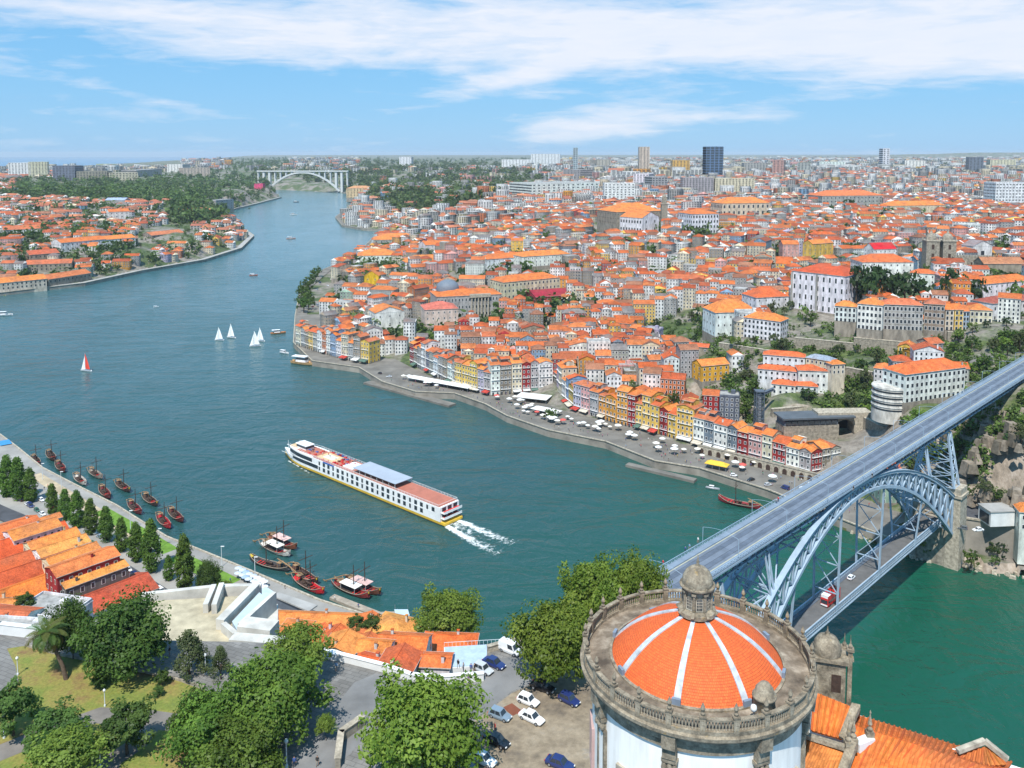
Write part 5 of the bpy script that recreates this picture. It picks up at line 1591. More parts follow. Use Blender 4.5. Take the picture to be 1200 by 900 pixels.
RDEG = math.degrees(math.atan2(-.654, .757))
row = [(38, 617, 17, 'white', 'white quay house with a wide orange roof, first of the gabled row'), (61, 629, 17, 'cream', 'narrow cream quay house with two stepped orange roof strips behind the poplars'),
       (72, 637, 17, 'white', 'white quay house with a yellowish orange roof strip in the middle of the gabled row'), (84, 647, 18, 'cream', 'cream quay house with a dark skylight box beside its orange roof strip')]
for i, (u, v, ze, wl_, lab) in enumerate(row):
    rh('', u, v, ze, 9.2 if i else 12, 18, RDEG, wl_, 'gabley', floors=4, rise=2.0, h=14, label=lab, rcol=(.72, .25, .06) if i != 2 else (.74, .32, .08), nx=3, ny=7)
rh('', 97, 655, 22, 10.5, 22, RDEG, 'red', 'gabley', floors=5, rise=1.8, h=20, label='tall quay house with dark red side walls and orange roof', rcol=(.68, .2, .06), nx=3, ny=7, dormer=0)
rh('', 109, 670, 18.5, 8, 22, RDEG, (.17, .16, .15), 'gabley', floors=4, rise=1.2, h=15.5, label='dark grey stone house with white window frames closing the quay row', rcol=(.74, .3, .07), nx=2, ny=6, ww=1.1, wh=1.8)
rh('', 131, 691, 12, 17, 26, RDEG, 'white', 'gabley', floors=2, rise=3.0, h=9, label='low house with a large weathered red roof behind the dark trees', rcol=(.5, .085, .04))
rh('', 15, 615, 15, 16, 18, RDEG, 'white', 'gabley', floors=3, rise=2.5, h=12, label='white house with orange red roof at the left edge beyond the gabled row', rcol=(.68, .17, .05))
rh('', 52, 607, 14, 6, 12, RDEG, 'cream', 'gabley', floors=3, rise=1.2, h=11, label='narrow house with a thin orange roof touching the left end of the row', rcol=(.7, .24, .07))
for i, (u, v, w, d, lab, rc_) in enumerate([(4, 638, 17, 46, 'port wine lodge with long red orange roof, furthest back at the left edge', (.62, .1, .03)), (8, 659, 15, 46, 'port wine lodge with long orange roof, second from the back at the left edge', (.6, .12, .035)),
                                            (18, 671, 10, 46, 'port wine lodge with narrow dull red roof in the middle of the lodges', (.52, .1, .035)), (30, 688, 19, 46, 'port wine lodge with the widest bright orange roof, nearest of the lodges', (.74, .2, .035))]):
    rh('', u, v, 13, w, d, RDEG, 'cream', 'gabley', floors=2, rise=4.0, h=10, label=lab, rcol=rc_, chim=0, frame=False)
rh('', 10, 718, 34, 14, 11, -8, 'white', 'gable', floors=2, h=8, rise=2, label='small white house with red roof by the white garden wall at the left edge', rcol=(.62, .15, .06))
rh('', 8, 705, 30, 10, 8, 4, 'cream', 'gable', floors=2, h=8, rise=1.8, label='small cream house with a little orange roof at the left edge', rcol=(.7, .25, .06))
rh('', 62, 706, 33, 18, 12, -14, 'white', 'flat', floors=2, h=10, label='flat roofed white building with roof hatches left of the dense tree')
rh('', 28, 732, 44, 20, 8, -6, 'white', 'flat', floors=2, h=10, label='long low white flat roofed block above the garden wall')
# cluster of orange roofs below the parapet
for (u, v, ze, w, d, rd, wl_, rf, rc_, lab) in [
    (370, 722, 15, 30, 9, -4, 'white', 'gable', (.74, .24, .06), 'longest house of the cluster below the parapet, orange roof and white wall'),
    (462, 730, 17, 15, 15, -22, 'cream', 'hip', (.78, .33, .08), 'house with a yellowish orange hipped roof at the waterside end of the cluster'),
    (427, 731, 16, 9, 13, -14, 'white', 'gabley', (.66, .18, .055), 'house with a dull orange roof right of the longest roof of the cluster'),
    (345, 733, 22, 9, 10, -10, 'cream', 'hip', (.74, .23, .06), 'house with a square orange roof at the left end of the cluster'),
    (371, 742, 26, 7, 9, -18, 'white', 'gabley', (.72, .16, .045), 'small house with a bright red orange roof below the longest roof'),
    (388, 744, 28, 7, 10, -20, 'white', 'gabley', (.66, .15, .045), 'narrow orange roofed house between two small roofs under the parapet'),
    (401, 751, 33, 10, 9, -12, 'cream', 'gabley', (.74, .27, .07), 'house with a cream gable wall under the white parapet'),
    (427, 753, 31, 6.5, 9, -12, 'white', 'gabley', (.72, .17, .045), 'small red orange roof behind a planted yard'),
    (440, 754, 33, 9, 7, -8, 'white', 'gable', (.76, .25, .06), 'low orange roof squeezed left of a broad roof with a chimney'),
    (473, 750, 30, 14, 12, -6, 'white', 'gable', (.72, .18, .045), 'broad orange roof with a white end wall in the middle of the cluster'),
    (527, 748, 24, 16, 10, -4, 'white', 'hip', (.74, .15, .035), 'red orange hipped roof under the round river bank tree'),
    (466, 772, 47, 9, 10, -12, 'white', 'gabley', (.62, .12, .04), 'mottled red roof just below the road parapet with a white wall'),
    (436, 772, 45, 7, 6, -20, 'white', 'gable', (.68, .13, .04), 'small patchy red roof just below the curving road parapet'),
    (512, 770, 46, 7, 6, -4, 'white', 'gable', (.72, .18, .05), 'little orange roof beside a blue and white terrace')]:
    rh('', u, v, ze, w, d, rd, wl_, rf, rcol=rc_, label=lab, h=9, floors=2)
tc = at(556, 764, 46)
tb = empty('terrace_building', tc, R(6)); tag(tb, 'white building with a railed pale blue terrace left of the white van', 'building')
mb = MB(); mb.box((0, 0, -20), (15, 9, 19)); mb.build('wall', M_PLASTER, tb)
mb = MB(); mb.box((0, 0, -1), (14.6, 8.6, .2)); mb.build('terrace', plain('pale_blue_floor', (.4, .5, .58), .6), tb)
mb = MB(); mb.beam((-7.4, 4.4, .3), (7.4, 4.4, .3), .08); [mb.beam((-7.4 + k, 4.4, -1), (-7.4 + k, 4.4, .3), .06) for k in range(15)]; tag(mb.build('railing', M_LIGHTPIPE, tb), kind='stuff')
for px_, lab in (((418, 742, 26), 'green shrub in the yard between orange roofs'), ((436, 741, 22), 'dark green shrub beside the small orange roofs'), ((30, 716, 31), 'green shrub beside the small white house at the left edge')):
    tree('bush', lab, at(*px_), tm_d, cm_d, (.8, .8, .7), cat='bush')
# white stepped station building with courtyard
M_STN = plain('weathered_white_wall', (.56, .54, .49), .85, var=.3, scale=.2)
stn = empty('station_building', (0, 0, 0)); tag(stn, 'white walled building with beige courtyard and slanting wedge shaped roofs', 'building')
def prism(px, z, dep, m, name, parent):
    pts = [at(u, v, z) for u, v in px]
    o = sheet(name, pts, m, parent, skirt=dep, kind=None)
    return o
m_beige = plain('beige_courtyard', (.45, .39, .27), .9, var=.35, scale=.25)
m_paleb = plain('pale_blue_panel', (.46, .56, .62), .5, var=.12, scale=.3)
prism([(166, 705), (250, 700), (308, 697), (268, 742), (273, 757), (180, 755)], 44, 20, m_beige, 'courtyard', stn)
def wallrun(a, b_, z, h, th, name='wall'):
    A, B = at(*a, z), at(*b_, z); mid = (A + B) / 2; d = B - A
    mb = MB(); mb.box((mid.x, mid.y, z - 6), (d.length, th, h + 6), math.atan2(d.y, d.x)); return mb.build(name, M_STN, stn)
wallrun((166, 702), (248, 693), 44, 1.6, 1.6); wallrun((258, 692), (306, 691), 44.2, 1.6, 1.6)
wallrun((241, 717), (251, 693), 44.4, 2.2, 1.4); wallrun((251, 718), (260, 692), 44.4, 2.4, 1.4)
wallrun((258, 737), (300, 694), 44.3, 2.6, 2.4); wallrun((262, 737), (276, 749), 44.6, 1.8, 1.4)
prism([(272, 728), (280, 742), (318, 706), (304, 694)], 45.5, 20, m_paleb, 'sloping_roof', stn)
wallrun((281, 742), (322, 704), 46.5, 2.6, 1.2)
prism([(296, 740), (325, 745), (326, 708), (321, 707)], 44, 22, M_STN, 'wedge', stn)
wallrun((284, 741), (322, 746), 47, 3.0, 5.0); wallrun((272, 757), (330, 762), 49, 2.6, 3.4)
# pavilion, jetty, quay furniture
pv_ = empty('pavilion', (0, 0, 0)); tag(pv_, 'long grey flat roofed pavilion on the quay behind the orange roofs', 'pavilion')
prism([(317, 697), (327, 694), (372, 709), (362, 716)], 7.5, .5, M_CONCRETE, 'roof', pv_)
prism([(320, 699), (327, 697), (366, 711), (360, 714)], 6.9, 4, M_STEEL_D, 'wall', pv_)
pv2 = empty('pavilion', (0, 0, 0)); tag(pv2, 'small white glass roofed pavilion at the left end of the grey pavilion', 'pavilion')
prism([(300, 694), (311, 687), (322, 694), (312, 702)], 7, .4, m_paleb, 'roof', pv2); prism([(302, 695), (311, 689), (320, 694), (312, 701)], 6.6, 4, M_PLASTER, 'wall', pv2)
jt = empty('jetty', (0, 0, 0)); tag(jt, 'floating timber jetty beside the moored tour boats', 'jetty')
prism([(386, 700), (392, 696), (446, 717), (470, 716), (472, 722), (442, 723)], 1.0, 1.4, plain('jetty_planks', (.33, .28, .22), .85, var=.3), 'deck', jt)
prism([(462, 714), (478, 714), (480, 721), (464, 722)], 3.6, .3, m_paleb, 'shelter_roof', jt)
for u, v in ((463, 716), (478, 716), (466, 721), (478, 721)):
    p = at(u, v, 1); mb = MB(); mb.tube([p, (p.x, p.y, 3.5)], .08, 5); mb.build('post', M_GREYMETAL, jt)

# poplars along the boulevard
cm_p = [crown_mesh('crown_poplar', 170, 7600, 3.1, 3.1, 8.8, 9.6, .72, 31 + k, shape='poplar', col=((.03, .065, .01), (.1, .165, .028)), rc=1.3) for k in range(3)]
tm_p = trunk_mesh(12, .28, 5, 1.6, 9, .3)
for i, (u, v, hh) in enumerate([(9, 582, 48), (22, 586, 50), (36, 588, 40), (62, 603, 36), (77, 610, 37), (91, 618, 44), (107, 626, 42), (125, 635, 42), (143, 646, 40), (160, 658, 46), (178, 670, 62), (198, 680, 30), (217, 692, 66)]):
    z = 3.2; p = at(u, v, z); Y = p.y
    s_ = hh * Y / 1000 / 17.8
    LB = ['leftmost poplar at the left edge of the quay', 'second poplar from the left edge, in the clump by the crossing', 'broad poplar at the right of the left edge clump', 'poplar beside the striped crossing, first of the long row',
          'slim poplar, second in the long row behind the boats', 'poplar with a full crown, third in the long row', 'poplar fourth in the long row above the sandy path', 'poplar fifth in the row next to the green lawn', 'pale poplar sixth in the row next to the green lawn',
          'poplar seventh in the row behind the dark red roofed house', 'second tallest poplar near the end of the row', 'small young poplar between the two tallest poplars', 'tallest poplar closing the row near the white building'][i]
    tree('poplar_tree', LB, p, tm_p, cm_p[i % 3], (s_ * (1.0 if hh < 60 else .85),) * 2 + (s_,), group='poplars along the near quay')
tree('shade_tree', 'dark loose tree on the quay lawn beside the tallest poplar', at(245, 694, 3.2), tm_b, cm_b, (.6, .6, .95))
tree('small_tree', 'small yellow green tree on the quay lawn behind the white building', at(262, 700, 3.2), tm_d, cm_l, (.6, .6, .55))
# boulevard cars, two lines of parking
PAL = ['white', 'black', 'silver', 'navy', 'grey', 'white', 'red', 'greyblue', 'black', 'silver', 'blue', 'green']
rr = random.Random(21)
k = 0
for line, off in (([(10, 577), (60, 610), (112, 642), (170, 682), (236, 726)], 0), ([(26, 572), (78, 606), (130, 638), (182, 670)], 1), ([(110, 655), (150, 684), (180, 705)], 2)):
    P = [at(u, v, 3.22) for u, v in line]
    for a, b_ in zip(P, P[1:]):
        n_ = int((b_ - a).length / 6.2)
        for j in range(n_):
            if rr.random() < .22: continue
            p = a.lerp(b_, (j + rr.uniform(.2, .8)) / n_); d = b_ - a
            cn = PAL[rr.randrange(len(PAL))]
            o = car(('hatch', 'sedan', 'hatch', 'van')[k % 4], p, math.atan2(d.y, d.x) + (math.pi if rr.random() < .4 else 0), CC[cn], None, 'cars along the near quay boulevard')
            LABELS.append((o, '%s %s on the boulevard %s' % ({'greyblue': 'blue grey', 'navy': 'dark blue'}.get(cn, cn), ('hatchback', 'saloon car', 'small car', 'van')[k % 4],
                          ('near the houses', 'beside the poplars', 'by the house doors')[off]), 'tallest poplar')); k += 1
ANCH['tallest poplar'] = at(217, 692, 3)
# quay lamp poles, parasols on the near quay
lq = empty('quay_lamp', at(260, 664, 3.2)); tag(lq, 'tall pale lamp pole at the water edge nearest the quay lawn', 'lamp post', 'lamp poles on the near quay')
mb = MB(); mb.tube([(0, 0, 0), (0, 0, 8.5)], [.16, .1], 6); mb.build('pole', M_LIGHTPIPE, lq)
mb = MB(); mb.box((.5, 0, 8.4), (1.4, .4, .22)); mb.build('lamp_head', M_LAMP, lq)
for u, v, lab in ((299, 677, 'tall pale lamp pole by the parasols on the near quay'), (153, 620, 'tall pale lamp pole by the moored boats in the middle of the quay'), (187, 642, 'tall pale lamp pole behind the red moored boat'), (72, 572, 'tall pale lamp pole beside the sandy path'), (50, 562, 'tall pale lamp pole furthest along the near quay')):
    o = copy_tree(lq, at(u, v, 3.2)); o['label'] = lab
cf = empty('parasol', (0, 0, -200))
mb = MB(); mb.lathe([(0.02, 3.0), (1.5, 2.35), (1.5, 2.25), (.02, 2.85)], 8); mb.build('canopy', M_CLOTH, cf)
mb = MB(); mb.tube([(0, 0, 0), (0, 0, 2.95)], .05, 5); mb.build('pole', M_GREYMETAL, cf)
PARA_FIRST = [True]


def parasol(loc, col, label, group, sc=1.0):
    if PARA_FIRST[0]: PARA_FIRST[0] = False; o = cf; o.location = loc; set_color(o, col); o.scale = (sc,) * 3
    else: o = copy_tree(cf, loc, random.uniform(0, 3), color=col, scale=sc)
    return tag(o, label, 'parasol', group)


for k in range(16):
    u = 279 + (k % 8) * 4.4 + rr.uniform(-1, 1); v = 672 + (k % 8) * 2.3 + (k // 8) * 6
    c_ = rr.choice([(.75, .75, .75), (.3, .4, .55), (.5, .55, .6), (.7, .7, .72)])
    o = parasol(at(u, v, 3.2), c_, None, 'cafe parasols on the near quay', 1.0); LABELS.append((o, 'small %s parasol on the near quay' % ('white' if c_[0] > .69 else 'blue' if c_[0] < .4 else 'grey'), 'tallest poplar'))
for k, (u, v, ci) in enumerate([(40, 560, 1), (52, 574, 3), (56, 571, 0), (88, 594, 2), (97, 590, 1), (130, 617, 3), (168, 632, 5), (212, 668, 1), (236, 672, 0), (244, 668, 3), (270, 682, 2), (226, 700, 0), (310, 690, 0), (313, 693, 3), (334, 690, 3), (392, 703, 1), (420, 712, 2)]):
    person(at(u, v, 3.25 if k < 15 else 1.05), k, None, ci, 'people on the near quay'); LABELS.append((SC.objects[-1] if False else COL.objects[-1], 'person in %s on the near quay' % SHN[ci], 'tallest poplar'))

# ------------------------------------------------------------------ boats


def hull_mesh(L_, B, D, prow=1.8, stern=1.0, z0=-.35, name='hull', n=14, m=M_HULL):
    """an open wooden hull with upturned ends, x towards the bow"""
    mb = MB(); vs = []
    for i in range(n + 1):
        f = i / n; x = -L_ / 2 + L_ * f
        w = B / 2 * max(.05, math.sin(math.pi * (f * .86 + .09)) ** .7)
        lift = prow * max(0, (f - .62) / .38) ** 2.2 + stern * max(0, (.3 - f) / .3) ** 2
        top = D + lift; bot = z0 + lift * .62
        vs += [(x, -w, top), (x, -w * .82, (top + bot) * .45), (x, -w * .35, bot), (x, w * .35, bot), (x, w * .82, (top + bot) * .45), (x, w, top), (x, w * .86, top - .02), (x, w * .7, max(bot + .35, .25)), (x, -w * .7, max(bot + .35, .25)), (x, -w * .86, top - .02)]
    fs = []
    for i in range(n):
        for k in range(10): fs.append((i * 10 + k, i * 10 + (k + 1) % 10, (i + 1) * 10 + (k + 1) % 10, (i + 1) * 10 + k))
    fs.append(tuple(range(9, -1, -1))); fs.append(tuple(n * 10 + k for k in range(10)))
    mb.poly(vs, fs)
    return mb.mesh(name, m)


me_rh = hull_mesh(16.5, 3.9, 1.0)
me_deck = None


def rabelo(loc, rz, color, label, canopy=None, sc=1.0, yellow=True):
    t = empty('rabelo_boat', loc, rz); t.scale = (sc,) * 3
    tag(t, label, 'boat', 'flat bottomed wooden boats moored on the river')
    h_ = link('hull', me_rh, t); h_.color = (*color, 1)
    link('gunwale', ME['gun'], t); link('deck', ME['deck'], t)
    for k in range(5 if canopy is None else 0): link('barrel', ME['barrel'], t, (1.8 - k * 1.0, (-.75, .7, -.7, .75, 0)[k], .75), .3 * k)
    for k in range(3 if canopy is None else 0): link('barrel', ME['barrel'], t, (1.3 - k * 1.05, (.1, -.05, .1)[k], .8 + .75), .2)
    link('mast', ME['mast'], t); link('yard', ME['yard'], t); link('steering_oar', ME['oar'], t); link('steersman_platform', ME['plat'], t)
    p = link('bow_tip' if yellow else 'bow_tip', ME['tip'], t); p.color = (.72, .5, .05, 1) if yellow else (*color, 1)
    for k in range(3): link('bench', ME['bench'], t, (4.5 - k * 1.3, 0, .8))
    if canopy is not None:
        c = link('canopy', ME['canopy'], t); c.color = (*canopy, 1)
        for x in (-3, 3.2):
            for y in (-1.45, 1.45): link('canopy_post', ME['post'], t, (x, y, .9))
    return t


ME = {}
mb = MB()
for sg in (-1, 1):
    pr_ = []
    for i in range(15):
        f = i / 14; x = -8.25 + 16.5 * f; w = 1.95 * max(.05, math.sin(math.pi * (f * .86 + .09)) ** .7)
        pr_.append((x, sg * w, 1.0 + 1.8 * max(0, (f - .62) / .38) ** 2.2 + 1.0 * max(0, (.3 - f) / .3) ** 2 + .06))
    mb.tube(pr_, .11, 5)
ME['gun'] = mb.mesh('gunwale', plain('pale_gunwale', (.3, .24, .18), .7, var=.4))
mb = MB(); mb.box((0, 0, .42), (11.0, 2.5, .1)); ME['deck'] = mb.mesh('deck', M_DARK)
mb = MB(); mb.lathe([(.02, -.5), (.3, -.5), (.4, 0), (.3, .5), (.02, .5)], 10); mb.v = [(z, x, y) for x, y, z in mb.v]; ME['barrel'] = mb.mesh('barrel', M_DARK)
mb = MB(); mb.tube([(1.4, 0, .4), (1.4, 0, 9.5)], [.2, .12], 6); ME['mast'] = mb.mesh('mast', M_DARK)
mb = MB(); mb.tube([(1.4, -2.6, 6.9), (1.4, 2.6, 7.1)], .12, 5); mb.tube([(1.4, 0, 8.2), (7.6, 0, 2.3)], .025, 4); mb.tube([(1.4, 0, 8.2), (-6.5, 0, 2.2)], .025, 4); ME['yard'] = mb.mesh('yard', M_DARK)
mb = MB(); mb.tube([(-3.4, 0, 3.6), (-8.4, .1, 2.0), (-12.5, .2, -.1)], [.14, .2, .16], 6); mb.box((-12.3, .2, -.2), (1.8, .1, .5)); ME['oar'] = mb.mesh('steering_oar', M_WOOD)
mb = MB(); mb.box((-4.6, 0, 2.5), (1.6, 2.0, .12))
for x in (-5.2, -4.0):
    for y in (-.8, .8): mb.beam((x, y, .5), (x, y, 2.5), .12)
ME['plat'] = mb.mesh('steersman_platform', M_WOOD)
mb = MB(); mb.poly([(7.3, -.55, 2.0), (8.3, -.12, 2.85), (8.3, .12, 2.85), (7.3, .55, 2.0), (7.3, -.45, 1.35), (8.28, -.08, 2.1), (8.28, .08, 2.1), (7.3, .45, 1.35)], [(0, 1, 2, 3), (4, 5, 1, 0), (5, 6, 2, 1), (6, 7, 3, 2)]); ME['tip'] = mb.mesh('bow_tip', M_HULL)
mb = MB(); mb.box((0, 0, 0), (.35, 2.3, .08)); ME['bench'] = mb.mesh('bench', M_RED)
mb = MB(); mb.box((0, 0, 2.9), (7.4, 3.3, .14), top=.92); ME['canopy'] = mb.mesh('canopy', M_CLOTH)
mb = MB(); mb.tube([(0, 0, 0), (0, 0, 2.0)], .05, 5); ME['post'] = mb.mesh('canopy_post', M_LIGHTPIPE)
DK = (.05, .028, .022)
for u, v, hd, c_, can, lab, yl in [
    (42, 542, -52, DK, None, 'dark wooden boat furthest left in the moored row', False), (60, 536, -52, DK, None, 'dark wooden boat with its stern to another at the far end of the row', False), (71, 549, -52, (.16, .03, .03), None, 'dark red ended boat close behind another at the far end of the row', False),
    (94, 564, -48, (.55, .52, .48), None, 'white hulled wooden boat nearest the quay in the moored row', False), (112, 557, -45, (.3, .26, .22), None, 'brown and white wooden boat on the outer side of the row', False), (123, 579, -52, (.14, .025, .025), None, 'dark boat with a red bow close to the quay', False),
    (144, 572, -46, DK, None, 'dark boat with a bright yellow stern board on the outer side of the row', True), (158, 597, -50, (.13, .02, .025), None, 'dark red boat close to the quay between two lamp poles', False), (176, 588, -47, DK, None, 'dark boat with yellow trim and spread gear on the outer side', True),
    (192, 613, -52, (.4, .02, .03), None, 'boat with crimson hull and deck near the right end of the row', False), (206, 606, -50, (.09, .02, .02), None, 'dark boat last at the right end of the moored row', False),
    (316, 664, 155, (.06, .06, .065), None, 'black boat with white rim and yellow bow near the parasols', True), (356, 676, -46, (.07, .03, .025), None, 'black boat with yellow stern and red bow beyond the crimson one', True), (361, 688, -42, (.55, .02, .03), None, 'bright crimson boat with a yellow bow below the jetty boats', True),
    (322, 646, -38, (.6, .58, .54), (.7, .66, .58), 'white hulled tour boat with a pale canopy in the middle mooring', False), (330, 638, -38, (.2, .07, .04), (.68, .45, .4), 'brown tour boat with a pinkish canopy on the outer side of a white one', False),
    (411, 694, -36, (.22, .03, .03), (.72, .68, .62), 'dark red tour boat with a white canopy at the jetty', True), (424, 690, -36, (.14, .05, .03), (.6, .4, .36), 'brown tour boat with a red brown canopy outside another at the jetty', True),
    (866, 592, 150, (.3, .03, .04), None, 'long dark red boat moored alone below the far quay near the bridge', False)]:
    rabelo(at(u, v, .05), R(hd), c_, lab, can, 1.12 if u < 300 else 1.22, yl)
# river cruise ship
bowp, stp = at(336, 533, 0), at(527, 611, 0)
ship = empty('cruise_ship', (bowp + stp) / 2, math.atan2((bowp - stp).y, (bowp - stp).x))
tag(ship, 'long white river cruise ship with yellow waterline band and grey awning', 'ship')
LS = (bowp - stp).length; HL = LS / 2


def hb(x): return 6.1 if x < HL * .62 else 6.1 * max(0.06, 1 - ((x - HL * .62) / (HL * .38)) ** 2.0 * .97)


xs_ = [-HL + LS * i / 44 for i in range(45)]


def loft(z0, z1, k0, k1, name, m, capt=False, x1=HL, sheer=0.0):
    mb = MB(); xx = [x for x in xs_ if x <= x1]; n = len(xx); vs = []
    for x in xx:
        s_ = sheer * max(0, (x - HL * .6) / (HL * .4)) ** 2
        for y, z in ((-hb(x) * k0, z0), (-hb(x) * k1, z1 + s_), (hb(x) * k1, z1 + s_), (hb(x) * k0, z0)): vs.append((x + (.0 if z == z0 else 1.2 * max(0, x / HL) ** 8), y, z))
    fs = []
    for i in range(n - 1):
        for k in range(3):
            if k == 1 and not capt: continue
            fs.append((i * 4 + k, (i + 1) * 4 + k, (i + 1) * 4 + k + 1, i * 4 + k + 1))
    fs.append((0, 1, 2, 3)); fs.append(((n - 1) * 4 + 3, (n - 1) * 4 + 2, (n - 1) * 4 + 1, (n - 1) * 4))
    mb.poly(vs, fs); return mb.build(name, m, ship)


loft(-1, .45, .94, .98, 'lower_hull', M_DARK)
loft(.45, 1.6, .98, 1.0, 'yellow_band', M_YELLOW)
loft(1.6, 3.0, 1.0, 1.0, 'hull', M_WHITE, True, sheer=1.2)
loft(3.0, 8.3, 1.0, 1.0, 'superstructure', M_WHITE, True, x1=HL * .9)
# dark lounge glazing towards the bow
for sg in (-1, 1):
    for z0, z1, xa, xb in ((3.0, 4.9, HL * .42, HL * .8), (5.6, 7.6, HL * .5, HL * .86)):
        mb = MB(); xx = [xa + (xb - xa) * i / 14 for i in range(15)]
        for a, b_ in zip(xx, xx[1:]):
            mb.face([(a, sg * (hb(a) + .06), z0), (b_, sg * (hb(b_) + .06), z0), (b_, sg * (hb(b_) + .06), z1), (a, sg * (hb(a) + .06), z1)][::sg])
        mb.build('lounge_window', M_GLASS, ship)
    n_ = 23
    for i in range(n_):
        x = -HL * .93 + (HL * .40 + HL * .93) * i / (n_ - 1)
        for z, zz in ((2.7, 4.7), (5.5, 7.5)):
            if z < 3 and i < 2: continue
            wd = (1.9, 1.2)[i % 3 == 1]
            mb = MB(); mb.box((x, sg * 6.1, z), (wd, .12, zz - z)); mb.build('cabin_window', M_GLASS, ship)
    mb = MB(); mb.box((0, sg * 6.12, 5.0), (LS * .93, .14, .16)); mb.build('side_rail', M_WHITE, ship)
    mb = MB(); mb.box((HL * .28, sg * 6.14, 7.7), (9.5, .16, .7)); mb.build('name_banner', M_BLUE, ship)
def deckbox(xa, xb, w, z, h, m, name):
    mb = MB(); mb.box(((xa + xb) / 2, 0, z), (abs(xb - xa), w, h)); return mb.build(name, m, ship)
deckbox(-HL * .985, HL * .5, 11.6, 8.3, .12, M_REDDECK, 'sun_deck')
deckbox(HL * .5, HL * .74, 9.4, 8.3, .14, M_REDDECK, 'sun_deck')
deckbox(HL * .74, HL * .88, 6.2, 8.3, .14, M_TAN, 'bow_deck')
deckbox(HL * .26, HL * .48, 8.2, 8.43, .1, M_TAN, 'pool_deck'); deckbox(HL * .31, HL * .43, 4.6, 8.54, .12, plain('pool_cover', (.75, .72, .62), .5), 'pool')
deckbox(HL * .02, HL * .14, 7.5, 8.43, .5, M_WHITE, 'skylight')
deckbox(HL * .66, HL * .78, 5.2, 8.4, 2.3, M_WHITE, 'wheelhouse'); deckbox(HL * .655, HL * .79, 5.4, 9.3, .9, M_GLASS, 'wheelhouse_window'); deckbox(HL * .65, HL * .8, 5.8, 10.7, .2, M_WHITE, 'wheelhouse_roof')
deckbox(-HL * .52, -HL * .02, 11.2, 10.9, .22, plain('awning_grey', (.36, .4, .46), .5, var=.12, scale=.15), 'awning')
for k in range(8):
    for sg in (-1, 1):
        x = -HL * .51 + HL * .48 * k / 7; mb = MB(); mb.beam((x, sg * 5.3, 8.4), (x, sg * 5.3, 10.9), .14); mb.build('awning_post', M_LIGHTPIPE, ship)
rl = MB()
for sg in (-1, 1):
    rl.beam((-HL * .985, sg * 5.9, 9.4), (HL * .62, sg * 5.9, 9.4), .09); rl.beam((-HL * .985, sg * 5.9, 8.9), (HL * .62, sg * 5.9, 8.9), .05)
    for k in range(50): x = -HL * .985 + HL * 1.6 * k / 49; rl.beam((x, sg * 5.9, 8.4), (x, sg * 5.9, 9.4), .06)
    rl.beam((HL * .62, sg * 5.9, 9.4), (HL * .88, sg * 3.2, 9.5), .09)
rl.beam((-HL * .985, -5.9, 9.4), (-HL * .985, 5.9, 9.4), .09)
tag(rl.build('railing', M_WHITE, ship), kind='stuff')
for z in (3.1, 5.7):
    mb = MB(); mb.box((-HL - 1.2, 0, z), (2.6, 11.4, .2)); mb.box((-HL - 2.4, 0, z), (.1, 11.4, 1.1)); mb.build('stern_balcony', M_WHITE, ship)
    for y in (-3.6, 0, 3.6): mb = MB(); mb.box((-HL - .04, y, z + .4), (.12, 2.4, 1.8)); mb.build('stern_window', M_GLASS, ship)
    mb = MB(); mb.box((-HL - 1.4, 0, z + .2), (1.2, 9.5, .6)); mb.build('stern_seating', M_RED, ship)
mb = MB(); mb.box((-HL - 1.3, 0, .45), (2.8, 11.6, 1.1)); mb.build('stern_step', M_YELLOW, ship)
rr = random.Random(4)
for k in range(34):
    x = rr.uniform(HL * .1, HL * .64); y = rr.uniform(-4.5, 4.5)
    if HL * .26 < x < HL * .48: y = math.copysign(5.0, y)
    mb = MB(); mb.box((x, y, 8.5), (1.9, .65, .35)); mb.box((x - .8, y, 8.8), (.3, .65, .5)); mb.build('deck_lounger', rr.choice((M_RED, M_DARK, M_RED, M_BLUE)), ship)
mb = MB(); mb.tube([(HL * .97, 0, 4), (HL * .97, 0, 9.0)], .1, 6); mb.beam((HL * .93, 0, 6.4), (HL * .99, 0, 6.4), .3, .2); mb.build('bow_mast', M_WHITE, ship)
for k in range(12):
    x, y = rr.uniform(HL * .08, HL * .6), rr.uniform(-5.2, 5.2)
    c_, s_ = math.cos(ship.rotation_euler.z), math.sin(ship.rotation_euler.z); l_ = ship.location
    ci = k % 10
    p_ = person((l_.x + x * c_ - y * s_, l_.y + x * s_ + y * c_, 8.58), k, None, ci, 'passengers on the sun deck'); LABELS.append((p_, 'passenger in %s on the red brown sun deck' % SHN[ci], 'ship wheelhouse'))
ANCH['ship wheelhouse'] = bowp * .86 + stp * .14
# foam of the wake: low ridges of broken water
m_foam, t, b = mat('foam')
pos = t.node('ShaderNodeNewGeometry').outputs['Position']
fn = t.noise(pos, .5, 6.0, .7, .6)
uvn = t.node('ShaderNodeUVMap', _uv_map='UVMap').outputs[0]; su = t.node('ShaderNodeSeparateXYZ', i0=uvn)
edgef = t.m('SUBTRACT', 1.0, t.m('POWER', t.m('ABSOLUTE', su.outputs[1]), 2.0)); endf = t.m('SUBTRACT', 1.0, su.outputs[0])
al = t.ramp(t.m('ADD', t.m('MULTIPLY', t.m('SUBTRACT', fn, .5), 1.9), t.m('SUBTRACT', t.m('MULTIPLY', edgef, t.m('ADD', .45, t.m('MULTIPLY', endf, .6))), .12)), [(.3, 0.0), (.7, .9)])
b.inputs['Base Color'].default_value = (.8, .84, .82, 1); b.inputs['Roughness'].default_value = .8
t.put(b.inputs['Alpha'], al)
